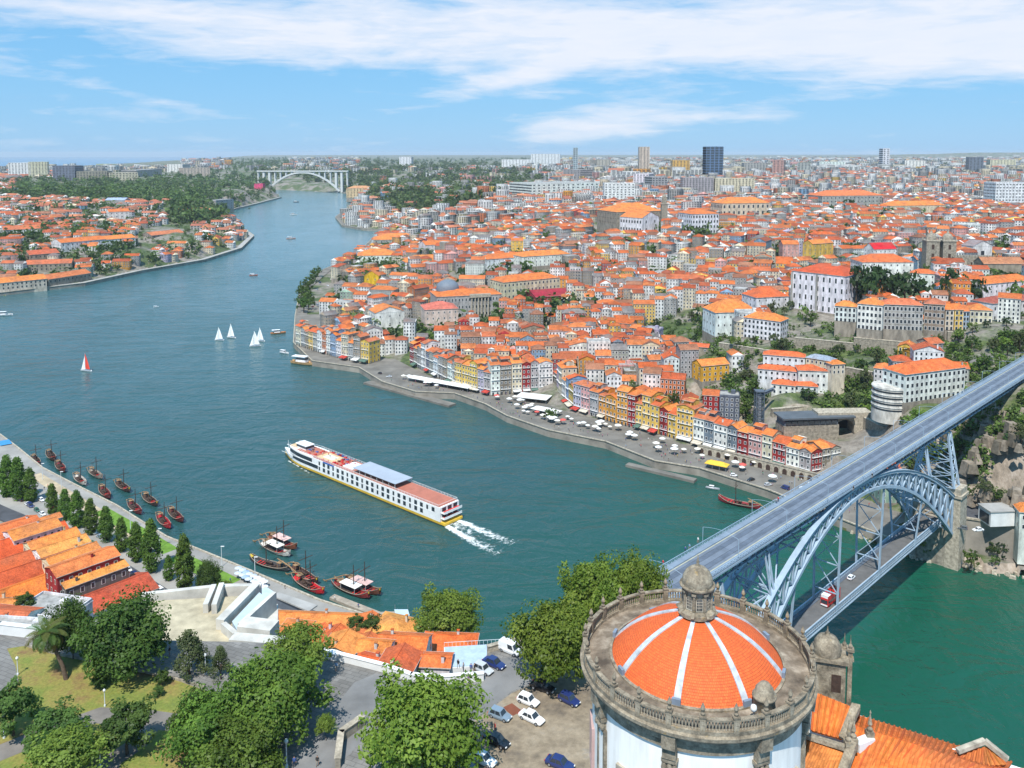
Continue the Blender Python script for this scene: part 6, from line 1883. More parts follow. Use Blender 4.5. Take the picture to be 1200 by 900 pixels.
def foam(px, w0, w1, label, name='wake_foam'):
    P = [at(u, v, .03) for u, v in px]; n = 24; mb = MB(); line = []; k0 = label or 0.0
    tot = len(P) - 1
    for i in range(n + 1):
        f = i / n * tot; k = min(int(f), tot - 1); line.append(P[k].lerp(P[k + 1], f - k))
    l2 = [(p.x, p.y) for p in line]; g = random.Random(len(px))
    ws = [(w0 + (w1 - w0) * i / n) / 2 for i in range(n + 1)]
    for i in range(n):
        a1, b1 = offset_line(l2, ws[i])[i], offset_line(l2, -ws[i])[i]; a2, b2 = offset_line(l2, ws[i + 1])[i + 1], offset_line(l2, -ws[i + 1])[i + 1]
        c1, c2 = l2[i], l2[i + 1]; z = .16
        mb.face([(*b1, .02), (*b2, .02), (*c2, z), (*c1, z)], 0, (1, 1, 1), [(k0 + i / n, -1), (k0 + (i + 1) / n, -1), (k0 + (i + 1) / n, 0), (k0 + i / n, 0)])
        mb.face([(*c1, z), (*c2, z), (*a2, .02), (*a1, .02)], 0, (1, 1, 1), [(k0 + i / n, 0), (k0 + (i + 1) / n, 0), (k0 + (i + 1) / n, 1), (k0 + i / n, 1)])
    tag(mb.build(name, m_foam), kind='stuff')
foam([(523, 616), (540, 626), (560, 637), (586, 649)], 4, 11, '')
foam([(534, 609), (552, 616), (572, 625), (602, 637)], 4, 11, '')
foam([(530, 613), (552, 624), (578, 636), (610, 650)], 8, 18, .66)
foam([(338, 540), (352, 548), (372, 560), (392, 571)], 1.6, 4, .62)
foam([(334, 528), (345, 524), (362, 523), (380, 528)], 1.2, 3, .62)
# small sailing boats
def sailboat(loc, rz, label, sailc=(.85, .85, .83), sc=1.0):
    t = empty('sailing_boat', loc, rz); t.scale = (sc,) * 3; tag(t, label, 'sailing boat', 'sailing boats on the river')
    link('hull', ME['shull'], t).color = (.75, .75, .75, 1)
    mb = MB(); mb.tube([(.6, 0, .4), (.6, 0, 12.5)], [.09, .05], 5); mb.build('mast', M_LIGHTPIPE, t)
    mb = MB(); mb.tube([(.6, 0, 1.6), (-3.6, .5, 1.6)], .07, 5); mb.build('boom', M_LIGHTPIPE, t)
    n = 8; mb = MB()
    for i in range(n):
        f0, f1 = i / n, (i + 1) / n; B = lambda f, g_: (.55 - 4.1 * g_ * (1 - f) ** .8, (.5 + .9 * math.sin(math.pi * g_)) * (1 - f) * g_, 1.7 + 10.6 * f)
        for j in range(4): mb.face([B(f0, j / 4), B(f0, (j + 1) / 4), B(f1, (j + 1) / 4), B(f1, j / 4)])
    o = mb.build('mainsail', M_CLOTH, t); o.color = (*sailc, 1)
    mb = MB()
    for i in range(n):
        f0, f1 = i / n, (i + 1) / n; B = lambda f, g_: (.75 + 3.1 * (1 - f) * (1 - g_) + .0, .5 * math.sin(math.pi * g_) * (1 - f), 1.1 + 9.5 * f)
        for j in range(3): mb.face([B(f0, j / 3), B(f0, (j + 1) / 3), B(f1, (j + 1) / 3), B(f1, j / 3)])
    o = mb.build('jib', M_CLOTH, t); o.color = (.85, .85, .83, 1)
    return t
ME['shull'] = hull_mesh(8.5, 2.6, .9, .3, .1, name='hull')
for u, v, lab, sc_ in ((257, 399, 'white sailing boat furthest left of the group in mid river', 1.05), (271, 396, 'white sailing boat second from the left in mid river', 1.15), (299, 406, 'white sailing boat nearest to the viewer in mid river', 1.2), (305, 400, 'white sailing boat close behind another near the wooded quay', 1.1)):
    sailboat(at(u, v, 0), R(160 + u % 30), lab, sc=sc_ * .95)
sailboat(at(101, 435, 0), R(165), 'lone sailing boat with a red and white sail on the open river', (.7, .06, .03), 1.15)
def motorboat(loc, rz, label, L_=8, hullc=(.75, .75, .75), cab=(.8, .8, .8), canopy=True):
    t = empty('motor_boat', loc, rz); tag(t, label, 'boat', 'small craft on the river'); s_ = L_ / 8.5; t.scale = (s_, s_, s_)
    link('hull', ME['shull'], t).color = (*hullc, 1)
    mb = MB(); mb.box((-.6, 0, .7), (3.4, 1.7, 1.5), top=.85); o = mb.build('cabin', M_HULL, t); o.color = (*cab, 1)
    mb = MB(); mb.box((-.6, 0, 1.45), (3.2, 1.62, .5), top=.95); mb.build('cabin_window', M_GLASS, t)
    if canopy: mb = MB(); mb.box((-1.2, 0, 2.25), (4.6, 2.0, .12)); o = mb.build('canopy', M_HULL, t); o.color = (*cab, 1)
    return t
motorboat(at(326, 391, 0), R(20), 'orange and white work boat near the wooded quay', 14, (.6, .25, .1)); motorboat(at(333, 414, 0), R(-30), 'small white launch near the river bend quay', 10)
motorboat(at(356, 427, 0), R(-22), 'orange hulled ferry boat moored under the ivy covered quay wall', 24, (.62, .36, .16)); motorboat(at(835, 573, 0), R(-25), 'small grey dinghy below the far quay near the bridge', 7, (.4, .42, .45), canopy=False)
motorboat(at(341, 280, 0), R(15), 'distant pinkish motor boat on the upper river', 18, (.6, .35, .3)); motorboat(at(344, 252, 0), R(10), 'distant white motor boat before the far arch bridge', 20); motorboat(at(297, 323, 0), R(10), 'small red motor boat on the river before the left bank', 11, (.55, .15, .1))
motorboat(at(5, 370, 0), R(10), 'white motor boat at the left edge of the river', 16); motorboat(at(183, 290 + 70, 0), R(20), 'tiny white launch far out on the river', 6); motorboat(at(347, 237, 0), R(0), 'tiny dark boat just before the far arch bridge', 20, (.1, .1, .12))
fb = empty('floating_pier', at(8, 528, .3), R(-50)); tag(fb, 'floating pier with a blue roof at the left edge of the near quay', 'pier')
mb = MB(); mb.box((0, 0, -.6), (26, 8, 1.2)); mb.build('deck', M_CONCRETE, fb); mb = MB(); mb.box((-5, 0, 3.4), (9, 6, .3), top=.9); mb.build('roof', plain('bright_blue_roof', (.05, .25, .5), .5), fb)
for x in (-9, -1):
    for y in (-2.5, 2.5): mb = MB(); mb.tube([(x, y, .6), (x, y, 3.4)], .1, 5); mb.build('post', M_WHITE, fb)
# ------------------------------------------------------------------ far bank: the old quarter facing the river
HG = 'tiled houses of the old town'
front = [(347, 404), (372, 412), (400, 420), (432, 426)]
front2 = [(480, 426), (533, 452), (575, 463), (600, 461), (648, 458), (672, 480), (722, 496), (752, 503), (792, 515), (812, 520), (852, 531), (904, 545), (950, 558), (985, 551)]
FRONT_LINES = []
rr = random.Random(77)
SEQ = {0: ['cream', 'grey', 'stone', 'yellow', 'grey', 'white', 'terracotta', 'white', 'blue', 'white'],
       1: ['red', 'stone', 'grey', 'white', 'slate', 'grey', 'white', 'grey', 'stone', 'white', 'grey', 'yellow', 'yellow', 'yellow', 'lilac', 'grey', 'white', 'stone', 'cream', 'red', 'grey', 'white', 'stone', 'lilac', 'cream', 'white', 'blue',
           'yellow', 'lilac', 'pink', 'grey', 'ochre', 'ochre', 'ochre', 'red', 'yellow', 'yellow', 'yellow', 'red', 'yellow', 'yellow', 'white', 'slate', 'white', 'slate', 'red', 'pink', 'cream', 'red', 'white', 'grey']}
ANCH['yellow corner house'] = ground(588, 462); ANCH['grey lift tower'] = ground(889, 502); ANCH['river bend quay'] = ground(350, 405)
for li, line in enumerate((front, front2)):
    P = [at(u, v, 5.0) for u, v in line]; FRONT_LINES.append([(p.x, p.y) for p in P])
    si = 0
    for (a, b_), (pa, pb) in zip(zip(P, P[1:]), zip(line, line[1:])):
        d = (b_ - a); L_ = d.length; ang = math.atan2(d.y, d.x); n = Vector((-d.y, d.x)).normalized(); x = 0.0
        while x < L_ - 3:
            w = min(rr.uniform(5.6, 8.2), L_ - x)
            if L_ - x - w < 3.5: w = L_ - x
            dep = rr.uniform(10, 13); fl = rr.choice((4, 5, 5, 6)) if pa[0] < 850 else 5
            if 575 <= pa[0] < 648: fl = 6
            if pa[0] >= 812 and pa[0] < 904: fl = 4
            if pa[0] >= 904: fl = 4
            FHT = 3.3 if pa[0] >= 904 else 3.9 if fl == 4 else 3.55
            c = SEQ[li][si % len(SEQ[li])]; si += 1
            p = a + d.normalized() * (x + w / 2) + Vector((n.x, n.y, 0)) * (dep / 2 + rr.uniform(-.3, .5))
            rk = rr.choice(('gable', 'gable', 'hip', 'gabley'))
            rcn, rc = rr.choice((('orange', (.7, .2, .05)), ('bright orange', (.76, .25, .06)), ('red orange', (.62, .13, .04)), ('dull orange', (.52, .16, .07))))
            an_ = 'river bend quay' if li == 0 else ('yellow corner house' if pa[0] < 740 else 'grey lift tower')
            o = house('house', '%s riverfront house %s storeys %s roof' % (c, {4: 'four', 5: 'five', 6: 'six'}[fl], rcn), 'house', (p.x, p.y, 4.3), ang, w - .04, dep, fl * FHT + rr.uniform(-.9, 1.0), fl, rk, 2.0 if rk != 'gabley' else 1.7, c, rc, HG, nx=max(2, int(w / 2.3)), ny=3, chim=rr.choice((0, 1)), anchor=an_,
                      attic=rr.random() < .3)
            # ground floor arcade: dark door openings, and balcony rails on one storey in two
            mb = MB(); k_ = max(2, int(w / 2.6))
            for j in range(k_):
                xx = -w / 2 + w * (j + .5) / k_
                pts = [(xx - .6, .2), (xx + .6, .2), (xx + .6, 2.0)] + [(xx + .6 * math.cos(t_ * math.pi / 4), 2.0 + .6 * math.sin(t_ * math.pi / 4)) for t_ in (1, 2, 3)] + [(xx - .6, 2.0)]
                mb.face([(px_, -dep / 2 - .1, pz_) for px_, pz_ in pts], 2)
            tag(mb.build('doorway', MATS_H, o), kind='stuff')
            if rr.random() < .6:
                mb = MB(); aw = rr.choice(((.78, .77, .74), (.78, .77, .74), (.7, .62, .5), (.55, .07, .05), (.12, .2, .16))); ad = rr.uniform(2.0, 4.5)
                mb.poly([(-w * .42, -dep / 2, 3.5), (w * .42, -dep / 2, 3.5), (w * .42, -dep / 2 - ad, 2.6), (-w * .42, -dep / 2 - ad, 2.6), (-w * .42, -dep / 2 - ad, 2.2), (w * .42, -dep / 2 - ad, 2.2)], [(3, 2, 1, 0), (4, 5, 2, 3)], 0, aw)
                mb.build('awning', MATS_H, o)
            mb = MB()
            for f in range(1, fl, 2): mb.box((0, -dep / 2 - .35, f * FHT + .35), (w * .86, .7, .12), 0, 3); mb.beam((-w * .43, -dep / 2 - .68, f * FHT + 1.3), (w * .43, -dep / 2 - .68, f * FHT + 1.3), .08, .08, 3)
            tag(mb.build('balcony', MATS_H, o), kind='stuff')
            FOOT.append((p.x, p.y, ang, w, dep)); x += w

# ------------------------------------------------------------------ single large buildings
OR1 = (.68, .19, .05); OR2 = (.74, .24, .06); RD1 = (.56, .1, .04)
APRON = []
def L(label, a, b_, depth, h, fl, **kw):
    APRON.append((a[0] - 2, b_[0] + 2, max(a[1], b_[1])))
    kw.setdefault('deep', 14.0); kw.setdefault('chim', 0); kw.setdefault('ny', max(2, int(depth / 5)))
    return bld('', a, b_, depth, h, fl, cat=kw.pop('cat', 'building'), name=kw.pop('name', 'building'), label=label, **kw)
pal = L('white bishops palace with rows of tall windows under a red hipped roof', (927, 362), (989, 371), 32, 30, 4, z=50, wall='white', rcol=RD1, roof='hip', rise=6, nx=9, ny=6, ww=1.35, wh=3.6, wins_apart=True, sides='fr', name='palace', cat='palace')
mb = MB(); mb.box((6, 0, 31.5), (5, 5, 5), 0, 0, (.5, .5, .46)); mb.build('roof_lantern', MATS_H, pal)
for s_ in (-1, 1):
    mb = MB(); mb.box((s_ * (pal.children[0].dimensions.x / 2 - 1.0), -17.1, 0), (1.4, .5, 29), 0, 0, (.42, .4, .36)); mb.build('corner_pilaster', MATS_H, pal)
ANCH['white palace'] = pal.location.copy()
L('white institution block with four window rows and orange hipped roof in the gardens', (871, 396), (914, 402), 15, 15, 4, z=40, wall='white', rcol=OR2, roof='hip', rise=4, nx=9, ny=4, ww=1.5, wh=2.0, wins_apart=True, sides='fr')
L('long white building with regular windows and bright orange roof behind the bridge deck', (1060, 474), (1130, 464), 15, 15.5, 4, z=43, wall='white', rcol=(.74, .17, .05), roof='hip', rise=4, nx=13, ny=4, ww=1.5, wh=1.9, wins_apart=True, sides='fl', name='building')
cv = empty('curved_building', at(1043, 474, 40)); tag(cv, 'pale curved three storey building left of the long white one', 'building'); FOOT.append((cv.location.x, cv.location.y, 0, 20, 16))
mb = MB(); mb.lathe([(9, -8), (9, 10.5), (0.05, 10.6)], 28, m=0, col=(.66, .63, .57)); mb.build('wall', MATS_H, cv)
for k in range(-1, 3): mb = MB(); mb.lathe([(9.06, 1.7 + k * 3.1), (9.06, 2.6 + k * 3.1)], 28, m=2); mb.build('window_band', MATS_H, cv); mb = MB(); mb.lathe([(9.3, 3.5 + k * 3.1), (9.3, 3.9 + k * 3.1), (9.0, 3.9 + k * 3.1)], 28, col=(.75, .73, .68)); mb.build('floor_band', MATS_H, cv)
for i, (a, b_, dep, h, z, lab) in enumerate([((894, 430), (943, 434), 9, 8, 38, 'rear wing of the white terrace complex with a long orange roof'), ((888, 445), (934, 449), 8, 7, 33, 'left wing of the white terrace complex stepping down the slope'), ((935, 455), (982, 457), 12, 11, 31, 'right block of the white terrace complex with two window rows'),
                                         ((904, 461), (932, 464), 8, 6, 28, 'small lower left house of the white terrace complex'), ((930, 463), (958, 465), 8, 6, 27.5, 'small lower right house of the white terrace complex')]):
    L(lab, a, b_, dep, h, 2, z=z, wall='white', rcol=(.68, .15, .05), roof='hip', rise=2.2, nx=7 - i // 3 * 3, ww=1.2, wh=1.6)
ANCH['white terrace complex'] = at(935, 450, 31)
st_b = empty('station_building', at(958, 497, 24), R(6)); tag(st_b, 'dark flat roofed station above the stone tunnel arch', 'station'); FOOT.append((st_b.location.x, st_b.location.y, 0, 46, 20))
mb = MB(); mb.box((0, 4, 3.4), (41, 13, .9)); mb.build('roof', plain('dark_flat_roof', (.1, .115, .13), .6, var=.2, scale=.2), st_b)
mb = MB(); mb.box((-4, 4, -12), (31, 11, 11.8)); mb.build('wall', M_GRANITE, st_b)
mb = MB(); mb.box((-4, 4, -.2), (30, 10.4, 3.6)); mb.build('glazed_hall', M_STEEL_D, st_b)
for k in range(9): mb = MB(); mb.box((-17 + k * 3.2, -1.56, .4), (2.8, .5, 2.4)); mb.build('window', M_GLASS, st_b)
tn = empty('tunnel_portal', at(990, 508, 18), R(2)); tag(tn, 'stone tunnel portal with a dark round arch below the station', 'tunnel'); FOOT.append((tn.location.x, tn.location.y, 0, 30, 16))
mb = MB(); n_ = 12; arc = [(-5.2, 0)] + [(5.2 * math.cos(math.pi - math.pi * k / n_), 3.5 + 4.2 * math.sin(math.pi * k / n_)) for k in range(n_ + 1)] + [(5.2, 0)]
outl = [(-15, 0)] + [(-15 + 30 * k / n_, 11.5) for k in range(n_ + 1)] + [(15, 0)]
for (x0, z0), (x1, z1), (X0, Z0), (X1, Z1) in zip(arc, arc[1:], outl, outl[1:]):
    mb.face([(x0, 0, z0), (x1, 0, z1), (X1, 0, Z1), (X0, 0, Z0)]); mb.face([(x0, 0, z0), (x0, 9, z0), (x1, 9, z1), (x1, 0, z1)]); mb.face([(X0, 0, Z0), (X1, 0, Z1), (X1, 9, Z1), (X0, 9, Z0)])
mb.build('portal_wall', M_GRANITE_L, tn)
mb = MB(); mb.face([(x, 8.9, z) for x, z in arc]); mb.build('tunnel_bore', M_BLACK, tn)
ANCH['tunnel arch'] = tn.location.copy()
lt = empty('lift_tower', at(889, 502, 14)); tag(lt, 'grey open lattice lift tower standing among riverfront roofs', 'tower'); FOOT.append((lt.location.x, lt.location.y, 0, 9, 9))
for sx_ in (-2.2, 2.2):
    for sy_ in (-2.2, 2.2): mb = MB(); mb.beam((sx_, sy_, -6), (sx_, sy_, 22), .45); mb.build('corner_post', M_STEEL_D, lt)
for k in range(7):
    mb = MB(); z = k * 3.2
    for sx_, sy_, ex, ey in ((-2.2, -2.2, 2.2, -2.2), (2.2, -2.2, 2.2, 2.2), (2.2, 2.2, -2.2, 2.2), (-2.2, 2.2, -2.2, -2.2)): mb.beam((sx_, sy_, z), (ex, ey, z), .25); mb.beam((sx_, sy_, z), (ex, ey, z + 3.2), .14); mb.beam((ex, ey, z), (sx_, sy_, z + 3.2), .14)
    tag(mb.build('bracing', M_STEEL_D, lt), kind='stuff')
mb = MB(); mb.box((0, 0, -2), (1.7, 1.7, 22)); mb.build('lift_shaft', M_GREYMETAL, lt); mb = MB(); mb.box((0, 0, 21.6), (5.2, 5.2, .5)); mb.build('roof', M_STEEL_D, lt)
mb = MB(); mb.beam((2, 2, 19), (11, 9, 20), 1.6, .5); mb.beam((2, 2, 20.2), (11, 9, 21.2), 1.8, .1); mb.build('footbridge', M_STEEL_D, lt)
# row of houses along the cathedral terrace
for (a, b_, dep, h, fl, wl_, rc_, lab) in [
    ((978, 377), (1003, 379), 10, 11, 3, 'white', OR2, 'small white house left of the three storey white one on the terrace'), ((1004, 386), (1033, 389), 12, 17, 4, 'white', OR2, 'tall white house with dark balcony windows on the cathedral terrace'),
    ((1035, 387), (1081, 389), 13, 17, 4, 'grey', (.66, .18, .08), 'grey arcaded house with three window rows on the cathedral terrace'), ((1082, 388), (1106, 390), 11, 18, 4, 'stone', (.46, .15, .08), 'narrow stone house between the grey arcaded and yellow houses'),
    ((1107, 388), (1117, 388), 10, 14, 4, 'cream', OR1, 'narrow cream house left of the yellow one on the terrace'), ((1118, 388), (1128, 388), 10, 14, 4, 'yellow', OR1, 'bright yellow narrow house on the cathedral terrace'), ((1128, 388), (1135, 388), 10, 13, 4, 'blue', OR1, 'pale blue narrow house squeezed beside the yellow one'),
    ((1136, 386), (1162, 387), 12, 13, 3, 'cream', OR2, 'cream house with orange roof right of the narrow blue one'), ((1163, 378), (1215, 372), 16, 13, 2, 'white', (.36, .1, .07), 'long white building with dull red roof at the right edge')]:
    L(lab, a, b_, dep, h, fl, z=57 if a[0] < 1082 else 56, wall=wl_, rcol=rc_, roof='hip' if b_[0] - a[0] > 22 else 'gable', rise=3.2, cat='house', name='house', nx=max(2, int((b_[0] - a[0]) / 4.4)), ww=1.4, wh=2.2, wins_apart=(b_[0] - a[0]) > 24, sides='f' if (b_[0] - a[0]) > 24 else 'fblr')
L('white house group with orange roofs at the right edge below the cathedral', (1152, 352), (1212, 346), 18, 12, 3, z=62, wall='white', rcol=OR1, roof='hip', rise=4, nx=10)
L('white rear wing with broad orange roof between the palace and dark trees', (1010, 326), (1070, 326), 26, 14, 3, z=62, wall='white', rcol=(.66, .16, .05), roof='hip', rise=6, nx=8)
L('small white house beside the cathedral tower with red roof', (1066, 338), (1096, 340), 12, 13, 3, z=60, wall='white', rcol=(.66, .16, .05), roof='hip', rise=3, nx=4)
# cathedral
ca_ = empty('cathedral', at(1120, 322, 64), R(-6)); tag(ca_, 'grey stone cathedral with two domed square towers and battlements', 'cathedral'); FOOT.append((ca_.location.x, ca_.location.y, 0, 62, 34)); ANCH['stone cathedral'] = ca_.location.copy()
for x in (-19, -5):
    tw = MB(); tw.box((x, 8, -6), (11, 11, 35)); tw.build('tower', M_GRANITE, ca_)
    tw = MB(); tw.box((x, 8, 29), (12, 12, 1)); tw.build('tower_cornice', M_GRANITE_L, ca_)
    tw = MB(); tw.lathe([(4.6, 30), (4.6, 31), (4.2, 33), (2.8, 35), (1.0, 36), (1.0, 37.5), (.1, 38.5)], 14, (x, 8, 0)); tw.build('tower_dome', M_GRANITE, ca_, smooth=True)
    for sx_ in (-1, 1):
        for sy_ in (-1, 1): tw = MB(); tw.box((x + sx_ * 5.2, 8 + sy_ * 5.2, 30), (1, 1, 2.6), top=.4); tw.build('pinnacle', M_GRANITE_L, ca_)
    for z in (22, 14): tw = MB(); tw.box((x, 2.44, z), (2.2, .16, 4.2)); tw.build('belfry_opening', M_DARK, ca_)
mb = MB(); mb.box((14, 6, -6), (34, 16, 22)); mb.build('nave', M_GRANITE, ca_)
for k in range(14): mb = MB(); mb.box((-2 + k * 2.45, -1.6, 16), (1.4, 1.0, 1.6)); mb.build('battlement', M_GRANITE, ca_)
for k in range(6): mb = MB(); mb.box((2 + k * 5, -2.06, 7), (1.6, .2, 4.5)); mb.build('window', M_DARK, ca_)
for k in range(5): mb = MB(); mb.box((0 + k * 6.5, -2.8, -6), (1.6, 2.0, 18)); mb.build('buttress', M_GRANITE_L, ca_)
L('plain stone building with faded brown roof right of the cathedral', (1152, 330), (1200, 330), 16, 15, 1, z=63, wall='stone', rcol=(.46, .2, .1), roof='gable', rise=5, nx=3, frame=False)
L('white chapel with arched gable window behind the cathedral', (1140, 306), (1162, 305), 14, 14, 1, z=70, wall='white', rcol=(.3, .27, .24), roof='gabley', rise=5, nx=1, ww=4, wh=5)
L('building with a vivid red roof left of the cathedral towers', (1024, 306), (1050, 305), 16, 12, 3, z=60, wall='white', rcol=(.62, .02, .03), roof='gable', rise=6, nx=5)
L('yellow house block with orange roof beyond the palace', (952, 304), (976, 302), 14, 17, 4, z=54, wall='yellow', rcol=OR2, roof='gable', rise=4, nx=4)
L('pink house block left of the yellow one beyond the palace', (917, 302), (936, 302), 14, 15, 4, z=54, wall='pink', rcol=OR1, roof='gable', rise=4, nx=4)
hall = L('church with the broadest orange roof on the slope left of the palace', (838, 396), (888, 394), 24, 19, 3, z=33, wall='white', rcol=OR2, roof='hip', rise=8, nx=7, deep=14, cat='church', name='church'); ANCH['broad orange church roof'] = hall.location.copy()
L('church annex with a bright red orange roof beside the palace', (886, 362), (924, 360), 22, 9, 2, z=47, wall='white', rcol=(.66, .14, .045), roof='hip', rise=7, nx=5)
L('ochre house group on the green slope above the front row', (822, 449), (854, 446), 12, 11, 3, z=24, wall=(.78, .42, .05), rcol=OR2, roof='gable', rise=3, nx=5, cat='house', name='house')
L('pale yellow terrace house below the institution block', (1004 - 60, 432), (974, 437), 8, 7, 2, z=41, wall='cream', rcol=(.3, .35, .42), roof='hip', rise=2, nx=6, cat='house', name='house')
L('cream cottage with orange roof at the end of the yellow terrace', (975, 439), (990, 438), 7, 6, 2, z=41, wall='cream', rcol=OR2, roof='hip', rise=2, nx=3, cat='house', name='house')
L('little red roofed lodge alone among the garden terraces', (807, 412), (830, 414), 7, 4, 1, z=31, wall='stone', rcol=(.66, .14, .05), roof='gable', rise=2, nx=3, cat='house', name='house')
# stock exchange, market hall, customs and others round the square
bo = L('long grey stone exchange palace with columned centre and low dark dome', (512, 374), (588, 370), 34, 21, 3, z=16, wall=(.4, .4, .36), rcol=OR1, roof='hip', rise=4, nx=19, ny=6, ww=1.3, wh=2.8, wins_apart=True, sides='f'); ANCH['exchange palace'] = bo.location.copy()
mb = MB(); mb.lathe([(11, 23), (11, 26), (10, 29), (6, 32), (.1, 33.5)], 20, (-16, 8, 0)); mb.build('dome', plain('slate_dome', (.16, .19, .23), .6), bo, smooth=True)
for k in range(6): mb = MB(); mb.tube([(2 + k * 3.2, -18.2, 0), (2 + k * 3.2, -18.2, 19)], .7, 8); mb.build('column', M_GRANITE_L, bo)
mb = MB(); mb.box((10, -17.9, 19), (20, 2.6, 3.2)); mb.build('pediment', M_GRANITE_L, bo)
mk = L('market hall with long red iron roof beside the square', (628, 359), (706, 353), 30, 9, 1, z=20, wall=(.36, .06, .07), rcol=(.36, .03, .05), roof='gable', rise=5, nx=14, ww=2, wh=4, cat='market hall', name='market_hall'); ANCH['red market hall'] = mk.location.copy()
L('cream long palace with orange roof beyond the square', (590, 352), (656, 345), 26, 18, 3, z=24, wall='cream', rcol=OR1, roof='hip', rise=5, nx=15, ww=1.6, wh=2.4)
L('white riverside warehouse with wide bright orange roof', (419, 310), (467, 309), 40, 13, 2, z=6, wall='white', rcol=OR2, roof='hip', rise=8, nx=9, ww=2, wh=3)
L('grey warehouse with the largest orange roof furthest along the river', (438, 290), (494, 289), 55, 13, 2, z=8, wall='grey', rcol=OR2, roof='hip', rise=9, nx=9, ww=2, wh=3)
L('white customs style building with rows of small windows and orange roof', (475, 323), (541, 320), 36, 17, 3, z=14, wall='white', rcol=OR2, roof='hip', rise=7, nx=12, ww=1.8, wh=2.4)
L('white building with orange roof behind the customs style one', (499, 300), (530, 298), 26, 16, 3, z=20, wall='white', rcol=OR1, roof='gable', rise=5, nx=6)
L('bright yellow church front near the wooded quay', (427, 338), (444, 338), 16, 15, 2, z=9, wall=(.78, .46, .03), rcol=OR2, roof='gabley', rise=6, nx=2, cat='church', name='church')
L('white church with a bare gable and orange roof behind the river bend', (440, 385), (474, 382), 22, 14, 2, z=12, wall='white', rcol=OR2, roof='gabley', rise=5, nx=3, cat='church', name='church')
L('pale church with pinkish red roofs beside the exchange palace', (498, 384), (537, 382), 26, 16, 3, z=16, wall=(.7, .55, .5), rcol=(.62, .17, .12), roof='hip', rise=5, nx=6, cat='church', name='church')
L('long white terrace with orange roof above the market hall', (571, 318), (650, 312), 22, 14, 3, z=34, wall='white', rcol=OR1, roof='hip', rise=5, nx=14)
L('white mansion with many white windows and orange roof mid slope', (612, 314), (668, 310), 22, 13, 3, z=38, wall='white', rcol=OR2, roof='hip', rise=5, nx=12)
L('yellow fronted tower house left of the red market hall', (599, 300), (613, 300), 12, 20, 5, z=38, wall='yellow', rcol=OR1, roof='gable', rise=3, nx=3, cat='house', name='house')
L('huge white flat roofed hospital block on the far ridge', (623, 229), (702, 227), 120, 28, 4, z=68, wall='white', roof='flat', nx=14, ww=5, wh=3, frame=False, deep=14); ANCH['white hospital block'] = at(660, 228, 68)
L('great monastery with a broad orange roof on the upper town', (722, 264), (776, 262), 60, 20, 3, z=62, wall='stone', rcol=OR2, roof='hip', rise=12, nx=12, frame=False)
L('white church facade with orange nave beside the monastery', (752, 274), (772, 272), 40, 22, 2, z=58, wall='white', rcol=OR2, roof='gabley', rise=8, nx=2, ww=2.4, wh=4, cat='church', name='church')
L('large white school building with dense window rows on the upper town', (811, 275), (842, 274), 40, 28, 4, z=60, wall='white', rcol=OR1, roof='hip', rise=6, nx=9, ww=2.2, wh=3.6)
L('long orange roofed hall with yellowish walls on the upper town', (846, 253), (902, 252), 40, 20, 2, z=70, wall='cream', rcol=OR2, roof='hip', rise=9, nx=10, ww=3, wh=5)
L('very long orange roofed barracks on the upper town at right', (963, 243), (1034, 242), 50, 20, 3, z=76, wall='grey', rcol=(.72, .2, .07), roof='hip', rise=9, nx=16, ww=2.4, wh=3)
L('orange roofed terrace right of the barracks on the upper town', (1043, 250), (1108, 249), 30, 12, 2, z=75, wall='cream', rcol=OR2, roof='hip', rise=7, nx=14)
L('pale grey flat block with balconies at the right edge of the upper town', (1166, 240), (1204, 240), 40, 40, 7, z=77, wall='white', roof='flat', nx=10, ww=3, wh=2, frame=False)
L('grey stepped office block left of the long orange hall', (800, 226), (836, 226), 30, 36, 8, z=76, wall='grey', roof='flat', nx=10, ww=3, wh=2.4, frame=False)
L('wide grey office block behind the long orange hall', (838, 226), (884, 226), 30, 34, 7, z=76, wall='cream', roof='flat', nx=12, ww=3, wh=2.4, frame=False)
L('white slab block in the middle of the upper town', (708, 238), (744, 238), 30, 40, 8, z=70, wall='white', roof='flat', nx=8, ww=3, wh=2, frame=False)
tw = empty('church_tower', at(778, 264, 62)); tag(tw, 'dark slender stone bell tower beside the monastery', 'tower')
mb = MB(); mb.box((0, 0, -5), (9, 9, 37)); mb.build('shaft', M_GRANITE, tw); mb = MB(); mb.box((0, 0, 32), (10.4, 10.4, 1)); mb.build('cornice', M_GRANITE_L, tw); mb = MB(); mb.box((0, 0, 33), (7, 7, 9)); mb.lathe([(3.4, 42), (3, 45), (1, 47), (.3, 51), (.02, 54)], 10); mb.build('belfry', M_GRANITE, tw)
